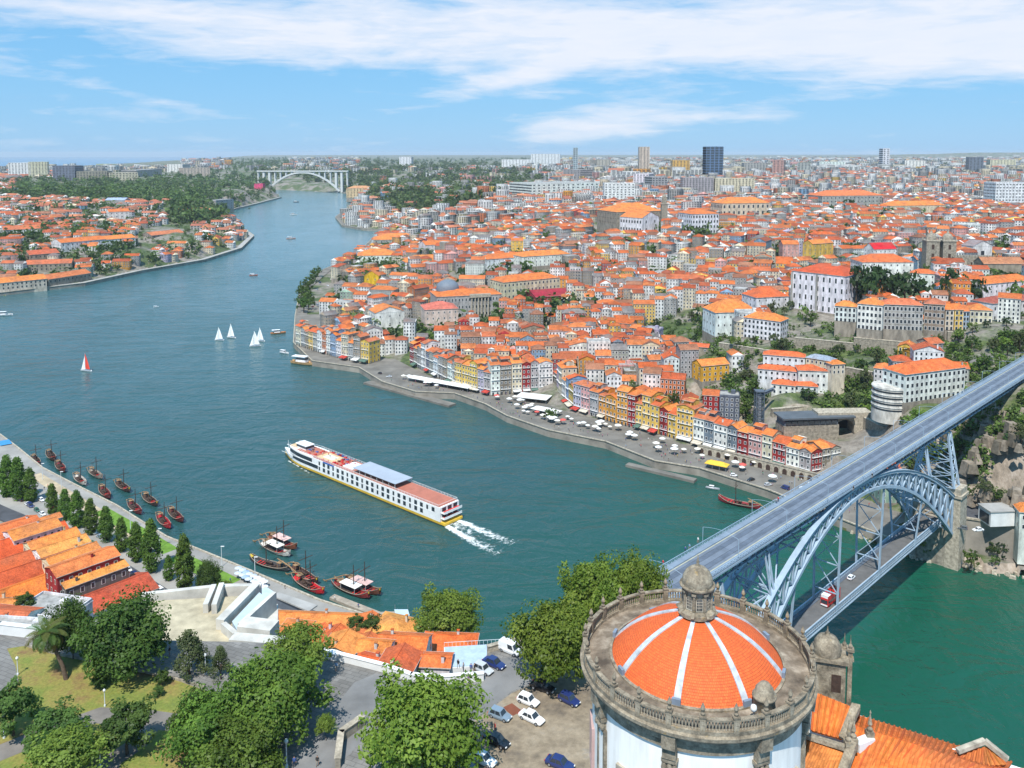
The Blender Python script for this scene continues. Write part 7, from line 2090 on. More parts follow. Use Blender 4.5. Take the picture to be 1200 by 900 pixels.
# left bank
for (a, b_, dep, h, fl, z, wl_, rc_, lab) in [
    ((-4, 341), (55, 335), 24, 9, 2, 6, 'cream', OR2, 'long beige lodge with bright orange roof at the water on the left bank'), ((57, 333), (107, 325), 22, 6, 1, 7, 'stone', (.62, .19, .07), 'low stone lodge with orange roof along the left bank'),
    ((72, 295), (124, 290), 28, 13, 2, 26, 'white', OR1, 'long white lodge with orange roof on the left bank slope'), ((124, 290), (159, 287), 26, 12, 2, 26, 'white', OR2, 'white lodge touching a longer one on the left bank slope'),
    ((35, 309), (70, 306), 26, 12, 2, 20, 'stone', (.56, .13, .06), 'broad lodge with dull red roof on the left bank'), ((178, 283), (216, 279), 26, 10, 2, 24, 'stone', (.6, .2, .09), 'stone lodge with weathered roof left of the riverside cottages'),
    ((4, 277), (48, 275), 34, 10, 2, 40, 'white', (.6, .17, .07), 'wide lodge with pale orange roofs at the left edge'), ((128, 256), (152, 255), 24, 12, 2, 50, 'white', OR1, 'white hall with orange roof below the blue roofed shed'),
    ((30, 318), (84, 316), 20, 9, 2, 13, 'stone', (.58, .16, .07), 'stone lodge with orange roof behind the waterside lodges'), ((204, 252), (252, 250), 26, 8, 1, 40, 'cream', (.62, .25, .13), 'long low orange roofed warehouse high on the left bank')]:
    L(lab, a, b_, dep, h, fl, z=z, wall=wl_, rcol=rc_, roof='gable', rise=5, nx=max(4, int((b_[0] - a[0]) / 5)), ww=1.6, wh=2.2, frame=False)
ANCH['long white lodge'] = at(98, 290, 26)
L('shed with a pale blue roof on the left bank hilltop', (123, 240), (146, 240), 30, 10, 1, z=58, wall='grey', rcol=(.36, .46, .62), roof='gable', rise=5, nx=4, frame=False)
L('grey concrete block above the left bank shore', (253, 246), (274, 244), 30, 26, 4, z=14, wall='grey', roof='flat', nx=4, ww=3, wh=2.5, frame=False)
L('bright pink building on the left bank near the far bridge', (298, 219), (308, 219), 30, 11, 2, z=44, wall=(.75, .08, .2), roof='flat', nx=3, frame=False)
L('cream riverside apartment group under the far bridge on the right bank', (406, 232), (436, 232), 50, 34, 6, z=16, wall=(.68, .5, .28), rcol=(.6, .3, .14), roof='hip', rise=8, nx=8, ww=3, wh=3, frame=False)
L('pale terrace houses below the cream apartment group', (436, 240), (462, 238), 40, 20, 4, z=16, wall=(.66, .5, .42), rcol=(.6, .25, .14), roof='hip', rise=6, nx=8, frame=False)
# skyline blocks, each its own building
ANCH['dark blue office tower'] = at(837, 205, 84)
L('dark blue glass office tower standing out on the skyline', (827, 208), (847, 208), 55, 112, 12, z=83, wall=(.12, .2, .34), roof='flat', nx=4, ww=12, wh=7, frame=False, cat='tower', name='office_tower', deep=20)
L('beige tower block left of the dark blue tower on the skyline', (749, 205), (761, 205), 40, 114, 14, z=83, wall=(.6, .5, .42), roof='flat', nx=3, ww=5, wh=4, frame=False, cat='tower', name='office_tower', deep=20)
L('slim grey blue tower on the skyline beyond the hospital block', (672, 205), (677, 205), 30, 110, 14, z=83, wall=(.4, .46, .52), roof='flat', nx=2, ww=5, wh=4, frame=False, cat='tower', name='office_tower', deep=20)
L('white church tower block breaking the skyline at right', (1034, 197), (1042, 197), 50, 112, 10, z=87, wall='white', roof='flat', nx=2, ww=8, wh=6, frame=False, cat='tower', name='office_tower', deep=20)
for (u0, u1, v, h, wl_, lab) in [(10, 36, 208, 62, 'white', 'white apartment block with the pale side wall on the left skyline'), (34, 56, 208, 66, 'cream', 'cream apartment block beside a white one on the left skyline'), (62, 88, 212, 56, 'slate', 'dark glass office block on the left skyline'), (90, 126, 212, 36, 'stone', 'low dark building between glass block and white block on the left skyline'),
                                 (113, 143, 200, 66, (.5, .52, .24), 'yellow green roofed building on the left skyline'), (128, 162, 212, 32, 'cream', 'low cream building in front of the yellow green one'), (160, 190, 208, 40, 'grey', 'grey flats behind the left bank wood'), (215, 246, 206, 40, 'cream', 'cream flats with many balconies above the left bank wood'),
                                 (196, 214, 202, 44, 'white', 'white flats above the left bank wood'), (468, 482, 195, 70, 'white', 'lone white block above the woods right of the far bridge'), (622, 656, 195, 90, 'white', 'long white flats on the skyline above the hospital block'), (588, 622, 198, 60, 'white', 'white stepped flats left of the long white flats'),
                                 (660, 680, 210, 40, 'grey', 'grey housing block behind the hospital'), (742, 760, 222, 50, 'white', 'tall white office block in the middle of the upper town'), (764, 782, 226, 46, 'grey', 'grey twin block right of the white office block'), (788, 808, 205, 60, (.68, .4, .1), 'orange yellow block on the skyline'),
                                 (872, 900, 205, 50, 'grey', 'grey block right of the dark blue tower'), (905, 918, 208, 64, (.48, .3, .24), 'brown tower block right of the dark blue tower'), (934, 950, 206, 50, 'grey', 'grey tower block at the right skyline'), (1135, 1152, 205, 70, 'slate', 'dark office block on the right skyline'), (1160, 1190, 200, 60, 'cream', 'long cream flats at the right end of the skyline'),
                                 (960, 990, 200, 50, 'white', 'white flats on the skyline above the barracks'), (1060, 1084, 200, 56, 'white', 'white flats on the skyline right of the white tower'), (700, 716, 200, 60, 'cream', 'cream block on the skyline left of the beige tower')]:
    L(lab, (u0, v), (u1, v), 60, h, max(4, int(h / 6)), wall=wl_, roof='flat', nx=max(3, int((u1 - u0) / 3.5)), ww=5, wh=3, frame=False, cat='apartment block', name='apartment_block', deep=25)

# garden terraces on the steep slope: stone retaining walls, each its own
for u0, v0, u1, v1, h, lab in [(770, 398, 838, 402, 5, 'stone terrace wall under the broad church roof'), (790, 425, 838, 432, 5, 'stone terrace wall above the ochre house group'), (842, 412, 912, 418, 6, 'long stone terrace wall below the institution block'), (858, 470, 884, 492, 7, 'sloping stone wall left of the lift tower'),
                               (930, 408, 1000, 412, 7, 'stone terrace wall below the terrace row of houses'), (1000, 412, 1060, 416, 9, 'high stone wall with plants below the grey arcaded house'), (1058, 408, 1100, 404, 8, 'stone wall right of the high planted wall'), (990, 448, 1030, 452, 9, 'stone ruin wall beside the curved building'), (1110, 402, 1200, 386, 7, 'old town wall above the green slope at the right edge'),
                               (1000, 500, 1062, 492, 8, 'stone wall along the road under the long white building'), (905, 490, 945, 478, 5, 'stone wall left of the dark station roof')]:
    a, b_ = ground(u0, v0), ground(u1, v1); mid = (a + b_) / 2; d = b_ - a
    t = empty('terrace_wall', (mid.x, mid.y, min(a.z, b_.z)), math.atan2(d.y, d.x)); tag(t, lab, 'wall', 'stone terrace walls')
    mb = MB(); mb.box((0, 1, -6), (d.xy.length, 2.0, h + 6)); mb.build('wall', M_GRANITE, t); mb = MB(); mb.box((0, 1, h), (d.xy.length, 2.3, .3)); mb.build('coping', M_GRANITE_L, t)
# the old arcaded river wall between the promenade and the houses
for k, (a, b_, lab) in enumerate([((818, 530), (868, 542), 'old stone arcade wall with dark arches below the ochre houses'), ((868, 542), (925, 557), 'old stone arcade wall with dark arches below the white and red houses'), ((925, 557), (975, 569), 'old stone arcade wall with dark arches nearest to the bridge')]):
    A, B = at(*a, 4.4), at(*b_, 4.4); d = B - A; mid = (A + B) / 2
    t = empty('arcade_wall', mid, math.atan2(d.y, d.x)); tag(t, lab, 'wall', 'arcaded river wall')
    mb = MB(); mb.box((0, 0, -2), (d.length, 1.6, 6.2)); mb.build('wall', M_GRANITE_L, t); mb = MB(); mb.box((0, 0, 4.2), (d.length, 2.0, .3)); mb.build('coping', M_GRANITE, t)
    n_ = int(d.length / 4.2)
    for j in range(n_):
        xx = -d.length / 2 + d.length * (j + .5) / n_
        pts = [(xx - 1.2, .1), (xx + 1.2, .1), (xx + 1.2, 1.9)] + [(xx + 1.2 * math.cos(q_ * math.pi / 5), 1.9 + 1.2 * math.sin(q_ * math.pi / 5)) for q_ in (1, 2, 3, 4)] + [(xx - 1.2, 1.9)]
        mb = MB(); mb.poly([(x, -.86, z) for x, z in pts] + [(x, -.2, z) for x, z in pts], [tuple(range(len(pts)))] + [(q_, (q_ + 1) % len(pts), len(pts) + (q_ + 1) % len(pts), len(pts) + q_) for q_ in range(len(pts))]); mb.build('arch_opening', M_DARK, t)
# broken rock of the cliff under the bridge end
mb = MB(); rr = random.Random(31); CLIFF = [(1105, 500), (1150, 470), (1250, 480), (1250, 630), (1120, 615)]
got = 0
while got < 330:
    u, v = rr.uniform(1105, 1250), rr.uniform(470, 630)
    if not inside(CLIFF, [u], [v])[0]: continue
    p = ground(u, v); got += 1
    if p.z < 19 or abs(-(p.x - pA.x) * math.sin(BR_ANG) + (p.y - pA.y) * math.cos(BR_ANG)) < 9 and p.z > 46: continue
    s_ = rr.uniform(1.5, 5.2)
    mb.box((p.x, p.y, p.z - s_ * .6), (s_ * rr.uniform(.7, 1.5), s_, s_ * rr.uniform(.9, 1.7)), rr.uniform(0, 3), rr.choice((0, 0, 1)), top=rr.uniform(.35, .8))
tag(mb.build('cliff_rocks', [plain('cliff_rock', (.27, .225, .175), .95, var=.5, scale=.5, bump=.8), plain('weathered_rock', (.17, .145, .11), .95, var=.5, scale=.5, bump=.8)]), kind='stuff')
wh_ = empty('pump_house', at(1168, 612, 18), R(5)); tag(wh_, 'white flat roofed kiosk on the road below the cliff', 'building')
mb = MB(); mb.box((0, 0, 0), (11, 8, 6)); mb.build('wall', M_PLASTER, wh_); mb = MB(); mb.box((0, 0, 6), (11.6, 8.6, .5)); mb.build('roof', M_CONCRETE, wh_); mb = MB(); mb.box((-5.56, 0, .6), (.1, 6, 4.2)); mb.build('glass_front', M_GLASS, wh_)
L('white house with orange roof at the right edge below the cliff', (1194, 622), (1215, 624), 9, 8, 2, z=18, wall='white', rcol=OR2, roof='hip', rise=2.5, cat='house', name='house')
# quay life on the far bank
for a, b_, dep, z, lab, m_ in [((604, 470), (640, 474), 12, 4.4, 'large white marquee beside the round quay tree', M_CANVAS), ((478, 447), (548, 460), 6, 4.4, 'long narrow white canopy on the stepped quay', M_CANVAS), ((622, 484), (652, 490), 7, 4.4, 'white cafe awning in front of the large marquee', M_CANVAS), ((826, 549), (851, 554), 5, 4.4, 'bright yellow awning on the quay below the ochre houses', M_YELLOW)]:
    A, B = at(*a, z), at(*b_, z); mid = (A + B) / 2; d = B - A; n = Vector((-d.y, d.x, 0)).normalized()
    t = empty('canopy', mid + n * dep / 2, math.atan2(d.y, d.x)); tag(t, lab, 'canopy')
    mb = MB(); w = d.length; roof_mesh(mb, w, dep, 3.0, 1.4, 'hip', (1, 1, 1), .2); mb.m = [0] * len(mb.m); mb.build('roof', m_, t)
    for x in (-w / 2 + .3, -w / 6, w / 6, w / 2 - .3):
        for y in (-dep / 2 + .3, dep / 2 - .3): mb = MB(); mb.tube([(x, y, 0), (x, y, 3)], .1, 5); mb.build('post', M_GREYMETAL, t)
rr = random.Random(12)
SL = SHORE_R[4:15]
for k in range(84):
    f = rr.random() ** .8; i = min(int(f * (len(SL) - 1)), len(SL) - 2); g_ = rr.random()
    p = Vector(SL[i]).lerp(Vector(SL[i + 1]), g_); d = Vector(SL[i + 1]) - Vector(SL[i]); n = Vector((d.y, -d.x)).normalized()
    p = p + n * rr.uniform(9, 24)
    c_ = rr.choice([(.7, .7, .68)] * 9 + [(.7, .66, .58)] * 3 + [(.6, .1, .08)])
    o = parasol((p.x, p.y, 4.4), c_, None, 'cafe parasols on the far quay', rr.uniform(.9, 1.55)); LABELS.append((o, ('white' if c_[1] > .68 else 'cream' if c_[1] > .5 else 'red') + ' cafe parasol on the far promenade', min(('yellow corner house', 'grey lift tower'), key=lambda a: (ANCH[a].xy - p).length)))
for k in range(230):
    f = rr.random(); i = min(int(f * (len(SL) - 1)), len(SL) - 2)
    p = Vector(SL[i]).lerp(Vector(SL[i + 1]), rr.random()); d = Vector(SL[i + 1]) - Vector(SL[i]); n = Vector((d.y, -d.x)).normalized(); p = p + n * rr.uniform(2, 25)
    ci = rr.randrange(10)
    o = person((p.x, p.y, 4.42), rr.uniform(0, 6), None, ci, 'walkers on the far promenade'); LABELS.append((o, 'tiny walker in %s on the far promenade' % SHN[ci], min(('yellow corner house', 'grey lift tower', 'river bend quay'), key=lambda a: (ANCH[a].xy - p).length)))
for k, (u, v) in enumerate([(365, 345), (368, 352), (372, 340), (375, 332), (380, 348), (384, 335), (366, 360), (372, 358), (388, 328), (394, 322), (400, 318), (378, 325), (860, 558), (880, 563), (900, 569), (920, 573), (1128, 620), (1146, 622), (1112, 612), (520, 452), (445, 438), (456, 442)]):
    cn = PAL[k % 12]; o = car(('hatch', 'sedan', 'hatch', 'van')[k % 4], at(u, v, 4.45 if u < 1100 else 17.7), R(rr.uniform(0, 360)), CC[cn], None, 'cars on the far bank')
    LABELS.append((o, '%s car parked on the far bank' % {'greyblue': 'blue grey', 'navy': 'dark blue'}.get(cn, cn), 'river bend quay'))

# ------------------------------------------------------------------ far arch bridge
fbz = 97.0
M_CONCL = plain('pale_concrete', (.6, .6, .58), .8)
Lb, Rb = at(313, 226, 0), at(398, 226, 0)
fbr = empty('far_bridge', (Lb + Rb) / 2 * 1.0, math.atan2((Rb - Lb).y, (Rb - Lb).x)); tag(fbr, 'white concrete arch bridge far up the river', 'bridge')
W2 = (Rb - Lb).length / 2
mb = MB(); mb.box((0, 0, fbz - 5), (W2 * 2.5, 26, 4.4)); mb.build('deck', M_CONCL, fbr)
for sg in (-8, 8):
    mb = MB(); n = 26
    for i in range(n):
        a, b_ = -1 + 2 * i / n, -1 + 2 * (i + 1) / n; Z = lambda q_: 8 + 80 * (1 - abs(q_) ** 2.1)
        mb.beam((a * W2, sg, Z(a)), (b_ * W2 + .3, sg, Z(b_)), 6.5, 6.5)
    mb.build('arch_rib', M_CONCL, fbr)
for i in range(-8, 9):
    x = i * W2 * 1.22 / 8; q_ = abs(x / W2); z0 = 8 + 80 * (1 - q_ ** 2.1) if q_ < 1 else 0
    if z0 > fbz - 7: continue
    mb = MB()
    wpx = 9 if abs(abs(x) - W2) < W2 * .1 else 4.5
    for sg in (-8, 8): mb.box((x, sg, z0), (wpx, 4, fbz - 3 - z0))
    mb.build('spandrel_column', M_CONCL, fbr)
# ------------------------------------------------------------------ the town climbing the hill
GREEN = [[(752, 388), (800, 366), (862, 398), (915, 404), (915, 432), (860, 428), (840, 440), (800, 425), (770, 410)], [(825, 452), (860, 440), (892, 445), (900, 480), (884, 505), (860, 495), (830, 482)], [(940, 462), (1025, 440), (1060, 480), (1000, 520), (975, 500)],
         [(1088, 412), (1210, 392), (1230, 445), (1130, 455), (1095, 435)], [(1070, 500), (1140, 460), (1260, 400), (1260, 680), (1060, 660)], [(905, 384), (1000, 384), (1062, 395), (1062, 445), (910, 432)], [(346, 318), (400, 318), (400, 345), (372, 368), (346, 372)],
         [(405, 222), (440, 200), (560, 192), (650, 205), (622, 222), (560, 240), (500, 254), (455, 248), (438, 232)], [(15, 214), (150, 203), (290, 198), (312, 214), (265, 232), (190, 240), (100, 236), (15, 232)], [(600, 392), (650, 378), (672, 392), (630, 408)], [(995, 318), (1090, 318), (1098, 352), (990, 358)],
         [(690, 262), (770, 262), (770, 285), (690, 288)], [(420, 186), (640, 186), (640, 196), (420, 200)], [(268, 186), (340, 184), (340, 196), (268, 198)], [(160, 270), (220, 255), (235, 285), (165, 300)], [(195, 240), (285, 225), (300, 245), (250, 262), (200, 262)]]
QUAYMASK = [(455, 430), (560, 470), (700, 500), (700, 540), (420, 470), (430, 430)]


def in_px(polys, x, y, z):
    dy = y * CP - (z - H) * SP; dz = y * SP + (z - H) * CP
    u = 600 + 1000 * x / dy; v = 267.49 - 1000 * dz / dy
    r = np.zeros(x.shape, bool)
    for p in polys: r |= inside(p, u, v)
    return r, u, v


g = np.random.default_rng(19)
seeds = []
Y = 440.0
while Y < 9500:
    st_ = 0.15 if Y < 1500 else .12
    for a in np.arange(-.66, .72, st_):
        seeds.append((a + g.uniform(-.04, .04), math.log(Y) + g.uniform(-.05, .05), g.uniform(-.5, .5) + (g.random() < .3) * g.uniform(.3, .9)))
    Y *= 1.155
seeds = np.array(seeds)
C = []      # x, y, ang, w, d, level
for (sa, sb, sang) in seeds:
    Y = math.exp(sb); X = sa * Y
    lv = 0 if Y < 900 else 1 if Y < 1600 else 2 if Y < 3300 else 3
    ext_ = .13 * Y
    if lv == 0: sang = sang * .7 - .25 if X > -50 else sang
    row_d = (11.8, 13.5, 16, 24)[lv]; street = (7.5, 9.0, 14, 38)[lv]; gap = (.15, .2, 4, 16)[lv]
    wlo, whi = ((7.5, 13), (9.5, 17), (14, 32), (24, 70))[lv]
    yy = -ext_; k = 0
    while yy < ext_:
        xx = -ext_ + g.uniform(0, 8)
        while xx < ext_:
            w = g.uniform(wlo, whi) * (1.8 if lv < 2 and g.random() < .16 else 1)
            C.append((X + (xx + w / 2) * math.cos(sang) - yy * math.sin(sang), Y + (xx + w / 2) * math.sin(sang) + yy * math.cos(sang), sang + g.normal() * .03, w, row_d * g.uniform(.86, 1.0), lv))
            xx += w + (.05 if g.random() < .85 else g.uniform(2, 6) * (1 + lv)) + (0 if lv < 2 else g.uniform(2, 8) if lv == 2 else g.uniform(10, 60))
        yy += row_d + (gap if k % 2 == 0 else street); k += 1
C = np.array(C)
ca, cb = C[:, 0] / C[:, 1], np.log(np.maximum(C[:, 1], 10))
best = np.full(len(C), 1e9); who = np.zeros(len(C), int)
k = 0
for i, (sa, sb, sg_) in enumerate(seeds):
    d = (ca - sa) ** 2 + (cb - sb) ** 2; m_ = d < best; best[m_] = d[m_]; who[m_] = i
own = np.zeros(len(C), bool)
# a candidate belongs to the seed whose angle it carries
sid = []
lim = np.abs(((C[:, 2] - np.where(C[:, 5] == 9, 0, 0))))
sang_eff = seeds[who, 2].copy()
lv_w = np.where(np.exp(seeds[who, 1]) < 900, 0, 1)
sang_eff = np.where((lv_w == 0) & (seeds[who, 0] * np.exp(seeds[who, 1]) > -50), sang_eff * .7 - .25, sang_eff)
own = np.abs(C[:, 2] - sang_eff) < .11
C = C[own]
z = terrain(C[:, 0], C[:, 1])
bad, U, V = in_px(GREEN[:7] + GREEN[8:] + [QUAYMASK], C[:, 0], C[:, 1], z)
bad |= inside(GREEN[7], U, V) & (g.random(len(C)) < .8)
keep = (z > 0) & ~bad & (U > -60) & (U < 1270) & (V > 176)
C, z, U, V = C[keep], z[keep], U[keep], V[keep]
dr = dist_line(SHORE_R, C[:, 0], C[:, 1]); dl = dist_line(SHORE_L, C[:, 0], C[:, 1])
front_d = np.minimum(dist_line(FRONT_LINES[0], C[:, 0], C[:, 1]), dist_line(FRONT_LINES[1], C[:, 0], C[:, 1]))
keep = (dr > np.where(C[:, 1] < 900, 32, 20)) & (dl > 18) & (front_d > 21)
# keep clear of the single buildings
for fx, fy, fa, fw, fd in FOOT:
    dx, dy = C[:, 0] - fx, C[:, 1] - fy
    lx = np.abs(dx * math.cos(fa) + dy * math.sin(fa)); ly = np.abs(-dx * math.sin(fa) + dy * math.cos(fa))
    keep &= ~((lx < fw / 2 + C[:, 3] * .45 + 1) & (ly < fd / 2 + C[:, 4] * .45 + 1))
# behind the front rows but not on the promenade
left = U < 335
r_ = g.random(len(C))
keep &= ~((U < 215) & (V < 196)) & ~((U > 300) & (U < 425) & (V > 203) & (V < 238)) & ~((U > 285) & (U < 450) & (V > 188) & (V < 238) & (g.random(len(C)) < .6))
keep &= np.where(left, r_ < np.where(V > 235, .4, .28), r_ < np.choose(C[:, 5].astype(int), (.79, .8, .82, .72)))
treespot = np.where(~keep & (g.random(len(C)) < .8) & (dr > 34) & (dl > 20) & (front_d > 22))[0]
TR0 = np.stack([C[treespot, 0], C[treespot, 1], z[treespot]], axis=1)
for fx, fy, fa, fw, fd in FOOT: TR0 = TR0[np.hypot(TR0[:, 0] - fx, TR0[:, 1] - fy) > max(fw, fd) / 2 + 4]
C, z, U, V = C[keep], z[keep], U[keep], V[keep]
# no house hides the foot of a large building: squares and streets lie open in front of them
hid = np.zeros(len(C), bool)
for u0, u1, v0 in APRON: hid |= (U > u0 - 3) & (U < u1 + 3) & (V > v0) & (V - 1000 * 15.0 / C[:, 1] < v0 - np.where(C[:, 1] < 1700, 3, 6))
hk = np.where(hid & (g.random(len(C)) < .35))[0]; TR0 = np.concatenate([TR0, np.stack([C[hk, 0], C[hk, 1], z[hk]], axis=1)])
C, z, U, V = C[~hid], z[~hid], U[~hid], V[~hid]
n = len(C); lv = C[:, 5].astype(int)
flo = np.choose(lv, (g.integers(3, 7, n), g.integers(3, 7, n), g.integers(3, 7, n), g.integers(3, 9, n)))
tall = (g.random(n) < np.choose(lv, (0, .0, .1, .25))) & (C[:, 3] > 19)
flat_ok = ~((U < 335) & (V > 205)); flo = np.where(tall, flo + g.integers(3, 7, n), flo)
flo = np.where((U < 335) & (V > 205), np.minimum(flo, 3), flo); tall &= ~((U < 335) & (V > 205))
hgt_ = flo * 2.95 + g.uniform(-1.2, 2.2, n)
flat = ((g.random(n) < np.choose(lv, (.06, .14, .52, .75))) & flat_ok) | tall
wn = ['white', 'cream', 'grey', 'stone', 'yellow', 'ochre', 'pink', 'terracotta', 'blue', 'lilac', 'red', 'green', 'slate']
wp = np.array([.38, .14, .16, .08, .045, .035, .045, .045, .02, .01, .015, .01, .015]); wp /= wp.sum()
wpf = np.array([.5, .2, .2, .03, .01, .01, .02, .02, .01, 0, 0, 0, 0]); wpf /= wpf.sum()
wi = np.where(lv < 2, g.choice(len(wn), n, p=wp), g.choice(len(wn), n, p=wpf))
wcol = np.array([WALLC[k] for k in wn])[wi] * g.uniform(.86, 1.05, (n, 1)); wcol = np.clip(wcol, 0, .84)
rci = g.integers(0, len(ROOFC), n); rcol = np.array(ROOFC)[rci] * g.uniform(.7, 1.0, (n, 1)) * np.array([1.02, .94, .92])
far_ = (lv >= 2)[:, None]; rcol = np.where(far_, rcol * .72 + np.array([.4, .27, .22]) * .28, rcol); br_ = g.random(n) < .12; rcol[br_] = np.array([.34, .15, .085]) * g.uniform(.7, 1.3, (br_.sum(), 1)); gr = g.random(n) < .08; rcol[gr] = np.array([.22, .2, .19]); rcol[flat] = np.array([.42, .41, .39]) * g.uniform(.6, 1.2, (flat.sum(), 1))  # far roofs mixed paler and duller: distance haze put into their colour
dist = np.hypot(C[:, 0], C[:, 1])
size = np.sqrt(C[:, 3] * C[:, 4]) / dist * np.where((U > 0) & (U < 1200), 1, .01)
order = np.argsort(-size)
nind = 205
RN = ['orange', 'red orange', 'pale orange', 'dull red', 'orange', 'brown red', 'orange']
FN = {2: 'two', 3: 'three', 4: 'four', 5: 'five', 6: 'six', 7: 'seven', 8: 'eight'}
for k in order[:nind]:
    x, y = C[k, 0], C[k, 1]
    an_ = min(ANCH, key=lambda a: (ANCH[a].x - x) ** 2 + (ANCH[a].y - y) ** 2)
    rk = 'flat' if flat[k] else ('gable', 'gable', 'hip', 'gabley')[k % 4]
    rnm = 'flat roof' if flat[k] else 'brown roof' if br_[k] and not gr[k] else ('grey roof' if gr[k] else RN[rci[k]] + ' roof')
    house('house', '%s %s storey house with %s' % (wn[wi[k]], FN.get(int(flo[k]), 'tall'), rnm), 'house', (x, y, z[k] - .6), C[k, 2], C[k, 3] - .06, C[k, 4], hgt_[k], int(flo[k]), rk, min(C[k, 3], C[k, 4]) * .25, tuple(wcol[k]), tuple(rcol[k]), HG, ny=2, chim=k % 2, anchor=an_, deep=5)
rest = order[nind:]


def town_mesh(name, idx, label=None):
    x, y, an, w, d = (C[idx, i] for i in range(5)); h = hgt_[idx]; zz = z[idx] - .6; m = len(idx)
    hip = (g.random(m) < .3) & ~flat[idx]
    rise = np.where(flat[idx], .05, np.minimum(w, d) * .26); o = np.where(flat[idx], .05, .35)
    sw = g.random(m) < .3                                          # ridge across instead of along
    ex = np.where(sw, d, w) / 2; ey = np.where(sw, w, d) / 2; an2 = an + np.where(sw, math.pi / 2, 0)
    ins = np.where(hip, np.minimum(ex - .2, ey * .9), 0)
    def pt(px, py, pz): return np.stack([x + px * np.cos(an2) - py * np.sin(an2), y + px * np.sin(an2) + py * np.cos(an2), zz + pz], axis=1)
    V_ = [pt(sx_ * ex, sy_ * ey, zb) for zb in (np.full(m, -5.0), h) for sx_, sy_ in ((-1, -1), (1, -1), (1, 1), (-1, 1))]
    V_ += [pt(sx_ * (ex + o), sy_ * (ey + o), h - .05) for sx_, sy_ in ((-1, -1), (1, -1), (1, 1), (-1, 1))]
    V_ += [pt(-(ex + o - ins), 0 * ey, h + rise), pt(ex + o - ins, 0 * ey, h + rise)]
    V_ = np.stack(V_, axis=1)                                      # m x 14 x 3
    base = (np.arange(m) * 14)[:, None]
    wq = [(0, 1, 5, 4), (1, 2, 6, 5), (2, 3, 7, 6), (3, 0, 4, 7)]; rq = [(8, 9, 13, 12), (10, 11, 12, 13)]; rt = [(9, 10, 13), (11, 8, 12)]
    Q = np.concatenate([base + np.array(q_)[None] for q_ in wq + rq]); T = np.concatenate([base + np.array(t_)[None] for t_ in rt])
    wc, rc = wcol[idx], rcol[idx]
    qc = np.concatenate([wc] * 4 + [rc, np.clip(rc * g.uniform(.9, 1.1, (m, 1)), 0, 1)]); tcol = np.where(hip[:, None], rc, wc); tc_ = np.concatenate([tcol, tcol])
    qm = np.concatenate([np.zeros(4 * m, int), np.where(flat[idx], 0, 1), np.where(flat[idx], 0, 1)]); tm_ = np.concatenate([np.where(hip, 1, 0)] * 2)
    sl = np.hypot(ey + o, rise); wl_ = 2 * (ex + o); off = g.uniform(0, 50, m); zo = off * 0
    uvr = np.stack([np.stack([off, zo], 1), np.stack([off + wl_, zo], 1), np.stack([off + wl_ - ins, sl], 1), np.stack([off + ins, sl], 1)], axis=1)
    quv = np.concatenate([np.zeros((4 * m, 4, 2)), uvr, uvr])
    verts = [V_.reshape(-1, 3)]; nv = 14 * m
    # windows on the walls turned to the river, standing a hand proud of the wall
    WV, WQm, WC = [], [], []
    for side in range(4):
        nx_, ny_ = ((0, -1), (1, 0), (0, 1), (-1, 0))[side]
        wx, wy = nx_ * np.cos(an2) - ny_ * np.sin(an2), nx_ * np.sin(an2) + ny_ * np.cos(an2)
        vis = (wx * -x + wy * -y) > -.15 * np.hypot(x, y)
        half = np.where(nx_ == 0, ex, ey); dep = np.where(nx_ == 0, ey, ex)
        l_ = lv[idx]
        pitch = np.choose(l_, (2.4, 2.9, 5.0, 14.0)); nwin = np.maximum(1, (2 * half / pitch).astype(int)); fl = flo[idx]
        for f in range(10):
            for c_ in range(9):
                s_ = vis & (f < fl) & (c_ < nwin)
                if f > 0: s_ &= True
                if not s_.any(): continue
                fh = h[s_] / fl[s_]; zc = fh * (f + .5); cx = -half[s_] + 2 * half[s_] * (c_ + .5) / nwin[s_]
                hw = np.choose(l_[s_], (.52, .62, 1.5, 5.5)); hh = np.choose(l_[s_], (.78, .8, .85, .9))
                for fr in ((1, 0) if True else (0,)):
                    if fr: a_, b_, o_ = hw + .16, hh + .16, .04; sel = l_[s_] < 2
                    else: a_, b_, o_ = hw, hh, .08; sel = np.ones(s_.sum(), bool)
                    if not sel.any(): continue
                    D = dep[s_][sel] + o_
                    pts = []
                    for sx_, sz_ in ((-1, -1), (1, -1), (1, 1), (-1, 1)):
                        t_ = (cx + sx_ * a_)[sel]; zz_ = (zc + sz_ * b_)[sel]
                        px = t_ * (-ny_) + D * nx_; py = t_ * nx_ + D * ny_
                        aa = an2[s_][sel]
                        pts.append(np.stack([x[s_][sel] + px * np.cos(aa) - py * np.sin(aa), y[s_][sel] + px * np.sin(aa) + py * np.cos(aa), zz[s_][sel] + zz_], axis=1))
                    WV.append(np.stack(pts, axis=1)); WQm.append(np.full(sel.sum(), 3 if fr else 2)); WC.append(np.ones((sel.sum(), 3)))
    wv = np.concatenate(WV); nw = len(wv)
    verts.append(wv.reshape(-1, 3)); Q2 = nv + np.arange(nw * 4).reshape(-1, 4)
    Q = np.concatenate([Q, Q2]); qm = np.concatenate([qm, *WQm]); qc = np.concatenate([qc, *WC]); quv = np.concatenate([quv, np.zeros((nw, 4, 2))])
    me = array_mesh(name, np.concatenate(verts), Q, T, qm, tm_, qc, tc_, MATS_H, quv)
    return tag(link(name, me), kind='stuff')


